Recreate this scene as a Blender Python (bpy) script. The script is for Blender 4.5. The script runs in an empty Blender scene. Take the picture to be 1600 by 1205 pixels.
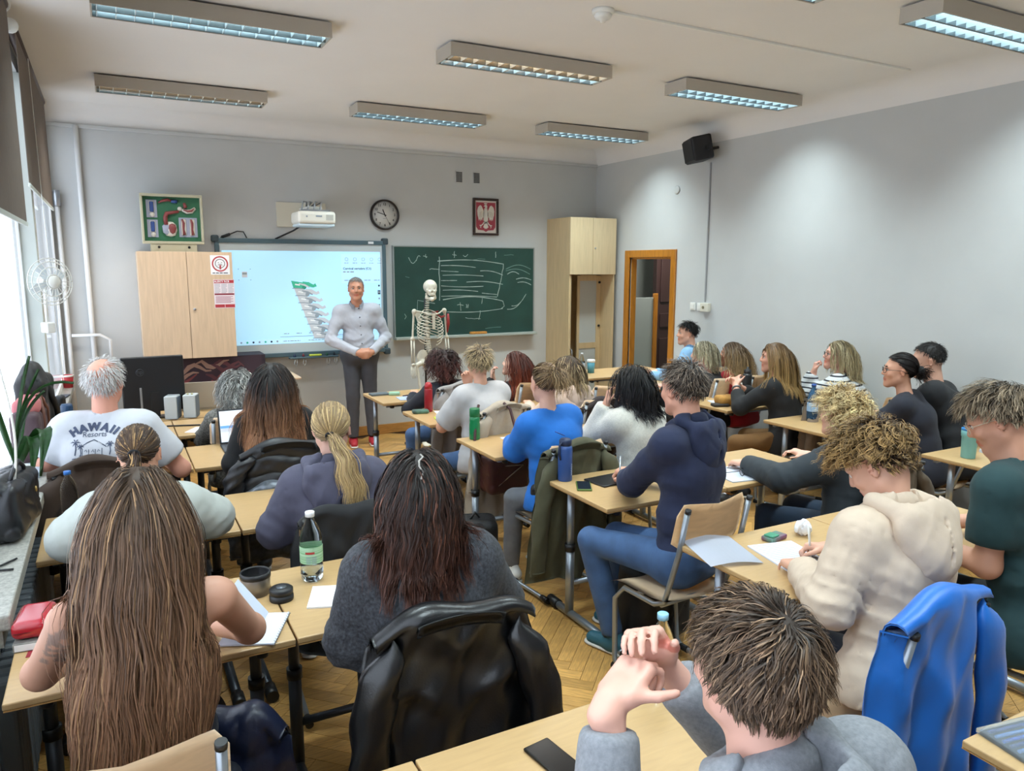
import bpy, bmesh, math, random
import numpy as np
from mathutils import Vector, Matrix
from mathutils.bvhtree import BVHTree
random.seed(7)
RNG = np.random.default_rng(11)
SC = bpy.context.scene
COL = SC.collection
R = math.radians

# ------------------------------------------------------------------ camera
CAM_YAW, CAM_PITCH, CAM_ROLL = 0.4907265, 0.158237788, 0.00289241
CAM_POS = (0.0, 0.0, 1.9)
def camera():
    cy, sy, cp, sp = math.cos(CAM_YAW), math.sin(CAM_YAW), math.cos(CAM_PITCH), math.sin(CAM_PITCH)
    f = Vector((sy * cp, cy * cp, -sp)); r = Vector((cy, -sy, 0)); u = r.cross(f)
    cr, sr = math.cos(CAM_ROLL), math.sin(CAM_ROLL)
    r2 = r * cr + u * sr; u2 = -r * sr + u * cr
    cd = bpy.data.cameras.new('camera'); co = bpy.data.objects.new('camera', cd); COL.objects.link(co)
    m = Matrix((r2, u2, -f)).transposed().to_4x4(); m.translation = CAM_POS
    co.matrix_world = m
    cd.sensor_fit = 'HORIZONTAL'; cd.sensor_width = 36.0; cd.lens = 1172.19 / 1600 * 36
    cd.clip_start = 0.02; cd.clip_end = 100
    SC.camera = co
camera()

# ------------------------------------------------------------------ world, daylight, exposure
SC.view_settings.view_transform = 'Standard'
SC.view_settings.look = 'None'
SC.view_settings.gamma = 1.0
SC.view_settings.use_curve_mapping = False
SC.view_settings.exposure = 0.10
WORLD_STRENGTH = 3.0
LAMP_WATTS = 21.0
wd = bpy.data.worlds.new('overcast_sky'); SC.world = wd
wd.use_nodes = True
wd.node_tree.nodes['Background'].inputs[0].default_value = (0.86, 0.93, 1.0, 1)
wd.node_tree.nodes['Background'].inputs[1].default_value = WORLD_STRENGTH
# daylight coming in through the row of windows in the left wall (sky portals, one per window)
def portal(y0, y1, z0, z1, x):
    l = bpy.data.lights.new('window_portal', 'AREA'); l.shape = 'RECTANGLE'; l.size = z1 - z0; l.size_y = y1 - y0
    l.cycles.is_portal = True
    o = bpy.data.objects.new('window_portal', l); COL.objects.link(o)
    o.location = (x, (y0 + y1) / 2, (z0 + z1) / 2); o.rotation_euler = (0, R(-90), 0)
for (a, b) in ((-1.3, 1.7), (1.85, 5.98), (6.10, 8.02)):
    portal(a, b, 0.90, 3.1, -0.62)

# ------------------------------------------------------------------ room measures (metres)
XL, XR, YF, YB, ZC, ZP = -0.42, 5.53, 8.10, -2.2, 3.32, 3.14
DESK_Z = 0.75

# ------------------------------------------------------------------ materials
def lin(c):
    if isinstance(c, str):
        c = c.lstrip('#'); c = [int(c[i:i + 2], 16) / 255 for i in (0, 2, 4)]
        c = [x / 12.92 if x <= 0.04045 else ((x + 0.055) / 1.055) ** 2.4 for x in c]
    return (c[0], c[1], c[2], 1.0)
MATS = {}
def mat(key, color='#808080', rough=0.6, metal=0.0, noise=0.0, nscale=20.0, bump=0.0, bscale=60.0, emit=None, estr=1.0,
        alpha=None, trans=0.0, ior=1.45, attr=None, sheen=0.0, coat=0.0, wood=0.0, spec=None, stretch=None, island=0.0, bdist=0.004, color2=None):
    if key in MATS: return MATS[key]
    m = bpy.data.materials.new(key); m.use_nodes = True
    nt = m.node_tree; N = nt.nodes; L = nt.links; b = N['Principled BSDF']
    c = lin(color)
    b.inputs['Base Color'].default_value = c
    b.inputs['Roughness'].default_value = rough; b.inputs['Metallic'].default_value = metal
    if trans: b.inputs['Transmission Weight'].default_value = trans; b.inputs['IOR'].default_value = ior
    if sheen: b.inputs['Sheen Weight'].default_value = sheen
    if coat: b.inputs['Coat Weight'].default_value = coat; b.inputs['Coat Roughness'].default_value = 0.15
    if spec is not None: b.inputs['Specular IOR Level'].default_value = spec
    if alpha is not None: b.inputs['Alpha'].default_value = alpha
    if emit: b.inputs['Emission Color'].default_value = lin(emit); b.inputs['Emission Strength'].default_value = estr
    tc = N.new('ShaderNodeTexCoord'); vec = tc.outputs['Object']
    if stretch:
        mp = N.new('ShaderNodeMapping'); mp.inputs['Scale'].default_value = stretch
        L.new(vec, mp.inputs['Vector']); vec = mp.outputs['Vector']
    src = None
    if attr:
        a = N.new('ShaderNodeAttribute'); a.attribute_name = attr; src = a.outputs['Color']
    if noise or wood or island or color2:
        mix = N.new('ShaderNodeMix'); mix.data_type = 'RGBA'; mix.blend_type = 'MIX' if color2 else 'MULTIPLY'
        mix.inputs['Factor'].default_value = 1.0
        if src: L.new(src, mix.inputs['A'])
        else: mix.inputs['A'].default_value = c
        if wood:
            t = N.new('ShaderNodeTexNoise'); t.inputs['Scale'].default_value = nscale; t.inputs['Detail'].default_value = 6; t.inputs['Distortion'].default_value = 0.6
            amt = wood
        else:
            t = N.new('ShaderNodeTexNoise'); t.inputs['Scale'].default_value = nscale; t.inputs['Detail'].default_value = 4
            amt = noise
        L.new(vec, t.inputs['Vector'])
        val = t.outputs['Fac']
        mr = N.new('ShaderNodeMapRange'); mr.inputs['From Min'].default_value = 0.3; mr.inputs['From Max'].default_value = 0.7
        if color2:
            mr.inputs['To Min'].default_value = 0; mr.inputs['To Max'].default_value = 1
            L.new(val, mr.inputs['Value']); L.new(mr.outputs[0], mix.inputs['Factor']); mix.inputs['B'].default_value = lin(color2)
        else:
            mr.inputs['To Min'].default_value = 1 - amt; mr.inputs['To Max'].default_value = 1 + amt * 0.6
            L.new(val, mr.inputs['Value'])
            last = mr.outputs[0]
            if island:
                g = N.new('ShaderNodeNewGeometry'); oi = N.new('ShaderNodeObjectInfo')
                ad = N.new('ShaderNodeMath'); ad.operation = 'ADD'; L.new(g.outputs['Random Per Island'], ad.inputs[0]); L.new(oi.outputs['Random'], ad.inputs[1])
                fr = N.new('ShaderNodeMath'); fr.operation = 'FRACT'; L.new(ad.outputs[0], fr.inputs[0])
                m2 = N.new('ShaderNodeMapRange'); m2.inputs['To Min'].default_value = 1 - island; m2.inputs['To Max'].default_value = 1 + island * 0.7
                L.new(fr.outputs[0], m2.inputs['Value'])
                mu = N.new('ShaderNodeMath'); mu.operation = 'MULTIPLY'; L.new(last, mu.inputs[0]); L.new(m2.outputs[0], mu.inputs[1]); last = mu.outputs[0]
            L.new(last, mix.inputs['B'])
        src = mix.outputs['Result']
    if src: L.new(src, b.inputs['Base Color'])
    if bump:
        t2 = N.new('ShaderNodeTexNoise'); t2.inputs['Scale'].default_value = bscale; t2.inputs['Detail'].default_value = 3
        L.new(vec, t2.inputs['Vector'])
        bp = N.new('ShaderNodeBump'); bp.inputs['Strength'].default_value = bump; bp.inputs['Distance'].default_value = bdist
        L.new(t2.outputs['Fac'], bp.inputs['Height']); L.new(bp.outputs[0], b.inputs['Normal'])
    MATS[key] = m
    return m

# ------------------------------------------------------------------ object helpers
def tag(o, label=None, cat=None, group=None, kind=None):
    if label: o['label'] = label
    if cat: o['category'] = cat
    if group: o['group'] = group
    if kind: o['kind'] = kind
    return o
def empty(name, loc=(0, 0, 0), rz=0.0, label=None, cat=None, group=None):
    o = bpy.data.objects.new(name, None); COL.objects.link(o); o.location = loc; o.rotation_euler = (0, 0, rz)
    o.empty_display_size = 0.05
    return tag(o, label, cat, group)
def link_mesh(name, me, m=None, parent=None, keep_world=False):
    o = bpy.data.objects.new(name, me); COL.objects.link(o)
    if m is not None:
        for x in (m if isinstance(m, (list, tuple)) else [m]): me.materials.append(x)
    if parent is not None:
        o.parent = parent
        if keep_world:
            bpy.context.view_layer.update() if False else None
            o.matrix_parent_inverse = parent_world(parent).inverted()
    return o
def parent_world(p):
    M = Matrix.LocRotScale(p.location, p.rotation_euler, p.scale)
    if p.parent is not None: M = parent_world(p.parent) @ p.matrix_parent_inverse @ M
    return M
def copy_tree(o, parent=None):
    c = o.copy(); COL.objects.link(c)
    if parent is not None: c.parent = parent
    for ch in o.children: copy_tree(ch, c)
    return c

class MB:
    """collects shapes into one bmesh, then links it as one mesh object"""
    def __init__(s): s.bm = bmesh.new()
    def box(s, c, size, bevel=0.0, seg=2, rot=None):
        r = bmesh.ops.create_cube(s.bm, size=1.0)
        vs = r['verts']
        for v in vs: v.co = Vector((v.co.x * size[0], v.co.y * size[1], v.co.z * size[2]))
        if bevel:
            es = list({e for v in vs for e in v.link_edges})
            rb = bmesh.ops.bevel(s.bm, geom=es, offset=bevel, segments=seg, affect='EDGES', profile=0.5)
            vs = list({v for f in rb['faces'] for v in f.verts} | {v for v in vs if v.is_valid})
        M = (rot.to_4x4() if rot is not None else Matrix.Identity(4)); M.translation = c
        for v in vs: v.co = M @ v.co
        return s
    def b2(s, lo, hi, bevel=0.0, seg=2):
        return s.box([(a + b) / 2 for a, b in zip(lo, hi)], [abs(b - a) for a, b in zip(lo, hi)], bevel, seg)
    def cyl(s, a, b, r, r2=None, n=16, caps=True):
        a, b = Vector(a), Vector(b); r2 = r if r2 is None else r2
        d = (b - a); q = d.to_track_quat('Z', 'Y').to_matrix()
        v0 = [s.bm.verts.new(a + q @ Vector((math.cos(t) * r, math.sin(t) * r, 0))) for t in [2 * math.pi * i / n for i in range(n)]]
        v1 = [s.bm.verts.new(b + q @ Vector((math.cos(t) * r2, math.sin(t) * r2, 0))) for t in [2 * math.pi * i / n for i in range(n)]]
        for i in range(n):
            f = s.bm.faces.new((v0[i], v0[(i + 1) % n], v1[(i + 1) % n], v1[i])); f.smooth = True
        if caps: s.bm.faces.new(v0[::-1]); s.bm.faces.new(v1)
        return s
    def tube(s, pts, r, n=8, closed=False):
        pts = [Vector(p) for p in pts]; k = len(pts); rings = []
        nrm = None
        for i, p in enumerate(pts):
            t = (pts[(i + 1) % k] - pts[i - 1]) if closed else (pts[min(i + 1, k - 1)] - pts[max(i - 1, 0)])
            t.normalize()
            if nrm is None:
                nrm = t.orthogonal().normalized()
            else:
                nrm = (nrm - t * nrm.dot(t)).normalized()
            bn = t.cross(nrm); rr = r[i] if isinstance(r, (list, tuple)) else r
            rings.append([s.bm.verts.new(p + (nrm * math.cos(a) + bn * math.sin(a)) * rr) for a in [2 * math.pi * j / n for j in range(n)]])
        for i in range(k if closed else k - 1):
            A, B = rings[i], rings[(i + 1) % k]
            for j in range(n):
                f = s.bm.faces.new((A[j], A[(j + 1) % n], B[(j + 1) % n], B[j])); f.smooth = True
        if not closed: s.bm.faces.new(rings[0][::-1]); s.bm.faces.new(rings[-1])
        return s
    def lathe(s, prof, c=(0, 0, 0), n=24, M=None):
        """prof: list of (radius, z)"""
        rings = []
        for (r, z) in prof:
            if r < 1e-5: rings.append([s.bm.verts.new((0, 0, z))])
            else: rings.append([s.bm.verts.new((r * math.cos(2 * math.pi * j / n), r * math.sin(2 * math.pi * j / n), z)) for j in range(n)])
        for A, B in zip(rings, rings[1:]):
            if len(A) == 1 and len(B) == 1: continue
            for j in range(n):
                a0, a1 = A[j % len(A)], A[(j + 1) % len(A)]; b0, b1 = B[j % len(B)], B[(j + 1) % len(B)]
                if len(A) == 1: f = s.bm.faces.new((a0, b1, b0))
                elif len(B) == 1: f = s.bm.faces.new((a0, a1, b0))
                else: f = s.bm.faces.new((a0, a1, b1, b0))
                f.smooth = True
        T = Matrix.Translation(c) @ (M.to_4x4() if M is not None else Matrix.Identity(4))
        for rg in rings:
            for v in rg: v.co = T @ v.co
        return s
    def prism(s, pts, z0, z1, M=None):
        """pts: 2-D outline, extruded z0..z1, then transformed by 4x4 M"""
        M = M or Matrix.Identity(4)
        a = [s.bm.verts.new(M @ Vector((x, y, z0))) for x, y in pts]; b = [s.bm.verts.new(M @ Vector((x, y, z1))) for x, y in pts]
        n = len(pts)
        s.bm.faces.new(a[::-1]); s.bm.faces.new(b)
        for i in range(n): s.bm.faces.new((a[i], a[(i + 1) % n], b[(i + 1) % n], b[i]))
        return s
    def grid(s, P, thick=0.0, smooth=True):
        """P[i][j] points"""
        V = [[s.bm.verts.new(p) for p in row] for row in P]
        fs = []
        for i in range(len(P) - 1):
            for j in range(len(P[0]) - 1):
                f = s.bm.faces.new((V[i][j], V[i + 1][j], V[i + 1][j + 1], V[i][j + 1])); f.smooth = smooth; fs.append(f)
        if thick: bmesh.ops.solidify(s.bm, geom=fs, thickness=thick)
        return s
    def build(s, name, m=None, parent=None, kind=None):
        me = bpy.data.meshes.new(name)
        bmesh.ops.recalc_face_normals(s.bm, faces=s.bm.faces)
        s.bm.to_mesh(me); s.bm.free()
        o = link_mesh(name, me, m, parent)
        if kind: o['kind'] = kind
        return o
def struct(o, label=None):
    o['kind'] = 'structure'
    if label: o['label'] = label
    return o
FONT_CACHE = {}
def text_mesh(txt, size=1.0, extrude=0.0, align='CENTER', bold=0.0):
    cu = bpy.data.curves.new('t', 'FONT'); cu.body = txt; cu.size = size; cu.align_x = align; cu.align_y = 'CENTER'
    cu.extrude = extrude; cu.offset = bold; cu.resolution_u = 3
    o = bpy.data.objects.new('t', cu); COL.objects.link(o)
    dg = bpy.context.evaluated_depsgraph_get()
    me = bpy.data.meshes.new_from_object(o.evaluated_get(dg))
    bpy.data.objects.remove(o); bpy.data.curves.remove(cu)
    return me
def text(name, txt, size, M, m, parent, bold=0.0, align='CENTER'):
    me = text_mesh(txt, size, 0.0004, align, bold); me.transform(M)
    return link_mesh(name, me, m, parent)
# ================================================================== the room
wall_m = mat('wall_paint', '#C3C5C4', 0.75, noise=0.03, nscale=3, bump=0.04, bscale=120)
ceil_m = mat('ceiling_paint', '#E6E4E1', 0.85, noise=0.02, nscale=2, bump=0.03, bscale=90)
white_m = mat('white_paint', '#E4E4E2', 0.5)
frame_m = mat('window_frame_paint', '#C9CFC9', 0.5)
parq_m = mat('parquet_oak', '#C89A58', 0.33, wood=0.30, nscale=9, stretch=(1.5, 14, 1), island=0.24, bump=0.05, bscale=40)
parq_base = mat('parquet_gap', '#5A3A1C', 0.6)
oakb_m = mat('oak_baseboard', '#B98445', 0.4, wood=0.25, nscale=7, stretch=(1.2, 1.2, 12))
doorwood_m = mat('honey_door_wood', '#B8761F', 0.35, wood=0.22, nscale=6, stretch=(8, 8, 1.0), coat=0.3)
sill_m = mat('terrazzo_sill', '#A7A69E', 0.35, noise=0.35, nscale=90, bump=0.08, bscale=150)
metal_m = mat('grey_metal', '#A9AEB4', 0.35, metal=0.75)
black_pl = mat('black_plastic', '#16171A', 0.45)
white_pl = mat('white_plastic', '#E6E6E0', 0.4)
cream_pl = mat('cream_plastic', '#DAD6C6', 0.45)

# floor: herringbone parquet
fl = MB().b2((XL - 0.3, YB, -0.10), (XR + 1.6, YF + 0.1, -0.012)).build('floor', parq_base); struct(fl, 'oak herringbone parquet floor')
PL, PW = 0.36, 0.072
def plank_corners():
    out = []
    s2 = math.sqrt(0.5)
    # herringbone in rotated lattice: zigzag columns run along Y
    du = PW
    for col in range(-8, 40):
        for k in range(-70, 170):
            for d in (0, 1):
                # rotated coordinates (a,b), blocks offset diagonally
                if d == 0: a0, b0, a1, b1 = k * PW + col * PL, k * PW - col * PL, k * PW + col * PL + PL, k * PW - col * PL + PW
                else: a0, b0, a1, b1 = k * PW + col * PL + PL, k * PW - col * PL + PW - PL, k * PW + col * PL + PL + PW, k * PW - col * PL + PW
                ca, cb = (a0 + a1) / 2, (b0 + b1) / 2
                x, y = (ca - cb) * s2 - 1.2, (ca + cb) * s2 + 0.0
                if XL + 0.0 < x < XR - 0.02 and 0.3 < y < YF - 0.03:
                    out.append((x, y, d))
    return out
PK = plank_corners()
def seen_rank(p):
    x, y, d = p
    inside = (1.20 < x < 2.1 and 1.75 < y < 5.6) or (1.2 < x < 2.1 and 5.6 < y < 7.9)
    return (0 if inside else 1, y + 0.2 * abs(x - 1.6))
PK.sort(key=seen_rank)
pm = MB().box((0, 0, -0.006), (PL - 0.002, PW - 0.002, 0.012), 0.0)
plank_me = pm.build('plank_source', parq_m).data
bpy.data.objects.remove(bpy.data.objects['plank_source'])
rest = MB()
for i, (x, y, d) in enumerate(PK):
    ang = R(45) + (R(90) if d == 0 else 0) + R(90)
    if i < 290:
        o = bpy.data.objects.new('plank', plank_me); COL.objects.link(o); o.parent = fl
        o.location = (x, y, -0.0005 * (i % 3)); o.rotation_euler = (0, 0, ang)
    else:
        rest.box((x, y, -0.006), (PL - 0.002, PW - 0.002, 0.012), rot=Matrix.Rotation(ang, 3, 'Z'))
ro = rest.build('planking', parq_m, fl); ro['kind'] = 'stuff'

# walls
struct(MB().b2((XL - 0.3, YF, -0.1), (XR + 0.25, YF + 0.2, ZC + 0.1)).build('wall_front', wall_m), 'grey painted front wall')
struct(MB().b2((XL - 0.3, YB - 0.2, -0.1), (XR + 0.25, YB, ZC + 0.1)).build('wall_back', wall_m), 'grey painted back wall')
DY0, DY1, DZ = 6.60, 7.36, 2.00     # door opening in the right wall
wr = MB()
wr.b2((XR, YB, -0.1), (XR + 0.08, DY0, ZC + 0.1)); wr.b2((XR, DY1, -0.1), (XR + 0.08, YF, ZC + 0.1)); wr.b2((XR, DY0, DZ), (XR + 0.08, DY1, ZC + 0.1))
struct(wr.build('wall_right', wall_m), 'pale grey painted right wall')
struct(MB().b2((XL - 0.3, YB - 0.2, ZC), (XR + 0.25, YF + 0.2, ZC + 0.15)).build('ceiling', ceil_m), 'off-white ceiling')
# left wall with its window openings
WIN = [(-1.3, 1.7), (1.85, 5.98), (6.10, 8.02)]
WZ0, WZ1 = 0.86, 3.12
wl = MB()
wl.b2((XL - 0.1, YB, -0.1), (XL, YF, WZ0 - 0.04)); wl.b2((XL - 0.1, YB, WZ1), (XL, YF, ZC + 0.1))
wl.b2((XL - 0.1, YB, WZ0 - 0.04), (XL, WIN[0][0], WZ1)); wl.b2((XL - 0.1, WIN[0][1], WZ0 - 0.04), (XL, WIN[1][0], WZ1))
wl.b2((XL - 0.1, WIN[2][1], WZ0 - 0.04), (XL, YF, WZ1))
struct(wl.build('wall_left', wall_m), 'grey left wall around the windows')
struct(MB().b2((XL - 0.085, WIN[1][1], WZ0), (XL + 0.018, WIN[2][0], WZ1), 0.004).build('trim_1', frame_m), 'grey-green post between the two windows')
glass_m = mat('window_glass', '#F4F8FF', 0.02, trans=1.0, ior=1.02)
for i, (a, b) in enumerate(WIN):
    w = MB(); xo = XL if i < 2 else XL + 0.088
    for (p, q) in ((a, a + 0.025), (b - 0.025, b)): w.b2((xo - 0.092, p, WZ0), (xo - 0.07, q, WZ1), 0.004)
    for (p, q) in ((WZ0, WZ0 + 0.05), (WZ1 - 0.05, WZ1)): w.b2((xo - 0.092, a + 0.025, p), (xo - 0.07, b - 0.025, q), 0.004)
    wo = w.build('window_%d' % (i + 1), white_m); struct(wo, 'tall bright window in the left wall')
    MB().b2((xo - 0.084, a + 0.025, WZ0 + 0.05), (xo - 0.079, b - 0.025, WZ1 - 0.05)).build('pane', glass_m, wo)
# terrazzo window sill running along the wall
s = MB().b2((XL - 0.08, 2.60, 0.80), (-0.335, 7.85, 0.85), 0.006); s.b2((XL, 2.62, 0.74), (-0.36, 7.8, 0.80))
tag(s.build('window_sill', sill_m), kind='structure', label='grey terrazzo window sill along the left wall')
# cove between walls and ceiling
def cove(name, pts_fn, n=8):
    prof = []
    for i in range(n + 1):
        t = i / n * math.pi / 2
        prof.append((0.20 * (1 - math.cos(t)), ZP + (ZC - ZP) * math.sin(t)))
    P = [[pts_fn(u, d, z) for (d, z) in prof] for u in (0, 1)]
    m = MB(); m.grid(P)
    o = m.build(name, ceil_m); struct(o, 'rounded white cove under the ceiling')
cove('trim_2', lambda u, d, z: (XL + u * (XR - XL), YF - 0.001 - d, z))
cove('trim_3', lambda u, d, z: (XR - 0.001 - d, YB + u * (YF - YB), z))
st = MB().b2((XL, YF - 0.025, ZP - 0.02), (XR, YF, ZP + 0.015), 0.006); struct(st.build('trim_4', wall_m), 'thin grey moulding at the top of the front wall')
# baseboards
struct(MB().b2((XL, YF - 0.022, 0), (XR, YF, 0.11), 0.006).build('baseboard_front', oakb_m))
b = MB(); b.b2((XR - 0.022, YB, 0), (XR, DY0 - 0.08, 0.11), 0.006); b.b2((XR - 0.022, DY1 + 0.08, 0), (XR, YF - 0.022, 0.11), 0.006)
struct(b.build('baseboard_right', oakb_m))
# door frame, half-open leaf and the corridor behind
d = MB()
for (p, q) in ((DY0 - 0.085, DY0), (DY1, DY1 + 0.085)): d.b2((XR - 0.02, p, 0), (XR + 0.02, q, DZ + 0.085), 0.006)
d.b2((XR - 0.02, DY0, DZ), (XR + 0.02, DY1, DZ + 0.085), 0.006)
d.b2((XR + 0.02, DY0 - 0.005, 0), (XR + 0.085, DY0 + 0.02, DZ)); d.b2((XR + 0.02, DY1 - 0.02, 0), (XR + 0.085, DY1 + 0.005, DZ)); d.b2((XR + 0.02, DY0, DZ - 0.02), (XR + 0.085, DY1, DZ + 0.005))
struct(d.build('door_1', doorwood_m), 'honey-coloured wooden door frame around an open doorway')
fillcover = mat('corridor_fill_cover', '#D8D8D0', 0.5); corr_m = mat('corridor_paint', '#8C9088', 0.8); corr2 = mat('corridor_dado', '#5F675E', 0.5); dark_m = mat('dark_brown_board', '#2A1713', 0.5)
X8 = XR + 0.086; c = MB(); c.b2((X8, 9.0, -0.05), (XR + 2.2, 9.05, 2.9)); c.b2((X8, 5.2, 2.85), (XR + 2.2, 9.0, 2.9)); c.b2((XR + 2.15, 5.2, -0.05), (XR + 2.2, 9.0, 2.9)); c.b2((X8, 5.15, -0.05), (XR + 2.2, 5.2, 2.9)); c.b2((X8, YF, -0.05), (X8 + .05, 9.0, 2.9)); c.b2((X8, 5.2, -0.05), (XR + 2.2, 9.0, -0.0))
struct(c.build('wall_corridor', corr_m), 'dim corridor walls beyond the doorway')
struct(MB().b2((XR + 0.25, 8.90, 0), (XR + 2.1, 8.99, 1.35)).build('trim_5', corr2), 'greenish lower wall of the corridor')
lf = MB().b2((XR + 1.19, 8.33, 0.002), (XR + 2.1, 8.41, 2.6), 0.004).build('corridor_door', dark_m); tag(lf, 'dark brown panelled door out in the corridor', 'door')
for k, (a, bq) in enumerate(((0.15, 0.9), (1.05, 1.25), (1.4, 2.4))): MB().b2((XR + 1.26, 8.31, a), (XR + 2.0, 8.335, bq), 0.01).build('door_panel', dark_m, lf)
# edge of the opened door leaf, seen on end
dl = empty('door_leaf', (XR + 0.2, DY1 - 0.03, 0), 0, 'open classroom door leaf with a honey wood edge, in the doorway', 'door')
MB().b2((0.5, 0.42, 0.01), (0.56, 0.46, 1.55), 0.004).build('door_edge', doorwood_m, dl)
MB().b2((0.0, 0.44, 0.01), (0.5, 0.455, 1.5), 0.002).build('door_panel', mat('door_glass_grey', '#9AA19A', 0.3), dl)

e = empty('corridor_fill_lamp', (XR + 1.0, 7.6, 2.85), 0, 'unseen lamp added to brighten the corridor beyond the doorway', 'lamp'); MB().b2((-.3, -.1, -.06), (.3, .1, 0), .01).build('housing', fillcover, e)  # unseen fill lamp, added so the corridor does not go black
li = bpy.data.lights.new('corridor_fill_light', 'AREA'); li.shape = 'RECTANGLE'; li.size = .5; li.size_y = .2; li.energy = 75; lo = bpy.data.objects.new('corridor_fill_light', li); COL.objects.link(lo); lo.parent = e; lo.location = (0, 0, -.065)
# heating pipes in the left corner
def pipe(name, pts, r, label):
    o = MB().tube(pts, r, 10).build(name, white_m); tag(o, label, 'pipe', 'heating pipes'); return o
pipe('heating_pipe', [(-0.16, YF - 0.03, 0.0), (-0.16, YF - 0.03, ZP)], 0.022, 'thin vertical pipe running up the front wall to the ceiling')
pp = pipe('heating_pipe', [(-0.355, YF - 0.06, 0.0), (-0.355, YF - 0.06, 2.45)], 0.02, 'short vertical heating pipe in the corner beside the window')
MB().cyl((-0.355, YF - 0.06, 2.42), (-0.355, YF - 0.06, 2.56), 0.03, n=10).build('pipe_cap', metal_m, pp)
pipe('heating_pipe', [(-0.33, YF - 0.08, 1.25), (-0.10, YF - 0.08, 1.25), (-0.02, YF - 0.08, 1.2), (-0.02, YF - 0.08, 0.85)], 0.014, 'bent horizontal heating pipe low in the left corner')

# roller blinds
blind_m = mat('brown_blind_cloth', '#6E6258', 0.85, noise=0.12, nscale=60, bump=0.1, bscale=400, stretch=(1, 1, 0.2))
tube_m = mat('brown_blind_tube', '#4A3A33', 0.5)
def blind(y0, y1, zb, zt, label, x=-0.355):
    e = empty('roller_blind', (x, y0, zb), 0, label, 'blind', 'roller blinds')
    MB().b2((-0.0015, 0.01, 0.0), (0.0015, y1 - y0 - 0.01, zt - zb)).build('cloth', blind_m, e)
    MB().cyl((-0.02, 0, zt - zb), (-0.02, y1 - y0, zt - zb), 0.032, n=14).build('roller', tube_m, e)
    MB().b2((-0.006, 0.005, -0.022), (0.006, y1 - y0 - 0.005, 0.0), 0.003).build('bottom_bar', frame_m, e)
    for yy in (0.0, y1 - y0):
        br = MB(); br.lathe([(0.0, -0.006), (0.04, -0.006), (0.042, 0.0), (0.04, 0.006), (0, 0.006)], (-0.02, yy, zt - zb), 14, Matrix.Rotation(R(90), 3, 'X')).b2((-0.1, yy - 0.008, zt - zb - 0.03), (-0.02, yy + 0.008, zt - zb + 0.04), 0.003)
        br.build('bracket', white_pl, e)
    return e
blind(1.9, 4.78, 2.12, 3.20, 'nearer brown roller blind, half drawn over the left window')
b2 = blind(5.18, 7.40, 2.36, 3.20, 'farther brown roller blind, half drawn beside the corner pipe')
# pull cord and bead chain
cord = MB().tube([(-0.335, 5.7, 3.15), (-0.335, 5.8, 2.3), (-0.33, 5.95, 1.5), (-0.33, 6.2, 1.12), (-0.34, 6.4, 1.05), (-0.35, 6.6, 1.2), (-0.35, 6.7, 1.8)], 0.0025, 6).build('blind_cord', white_pl); tag(cord, 'thin white pull cord looping down beside the farther blind', 'cord')
ch = empty('bead_chain', (0, 0, 0), 0, 'white plastic bead chain hanging in front of the plant', 'chain')
bead = MB().lathe([(0, -0.005), (0.0036, -0.0036), (0.005, 0), (0.0036, 0.0036), (0, 0.005)], n=8).build('bead', white_pl, ch)
bead.location = (-0.40, 3.40, 1.65)
for k in range(1, 110):
    t = k / 110; z = 1.65 - 0.66 * t
    c = bead.copy(); COL.objects.link(c); c.location = (-0.40 + 0.055 * math.sin(t * 3.0) * t ** 0.6, 3.4, z)

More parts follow.
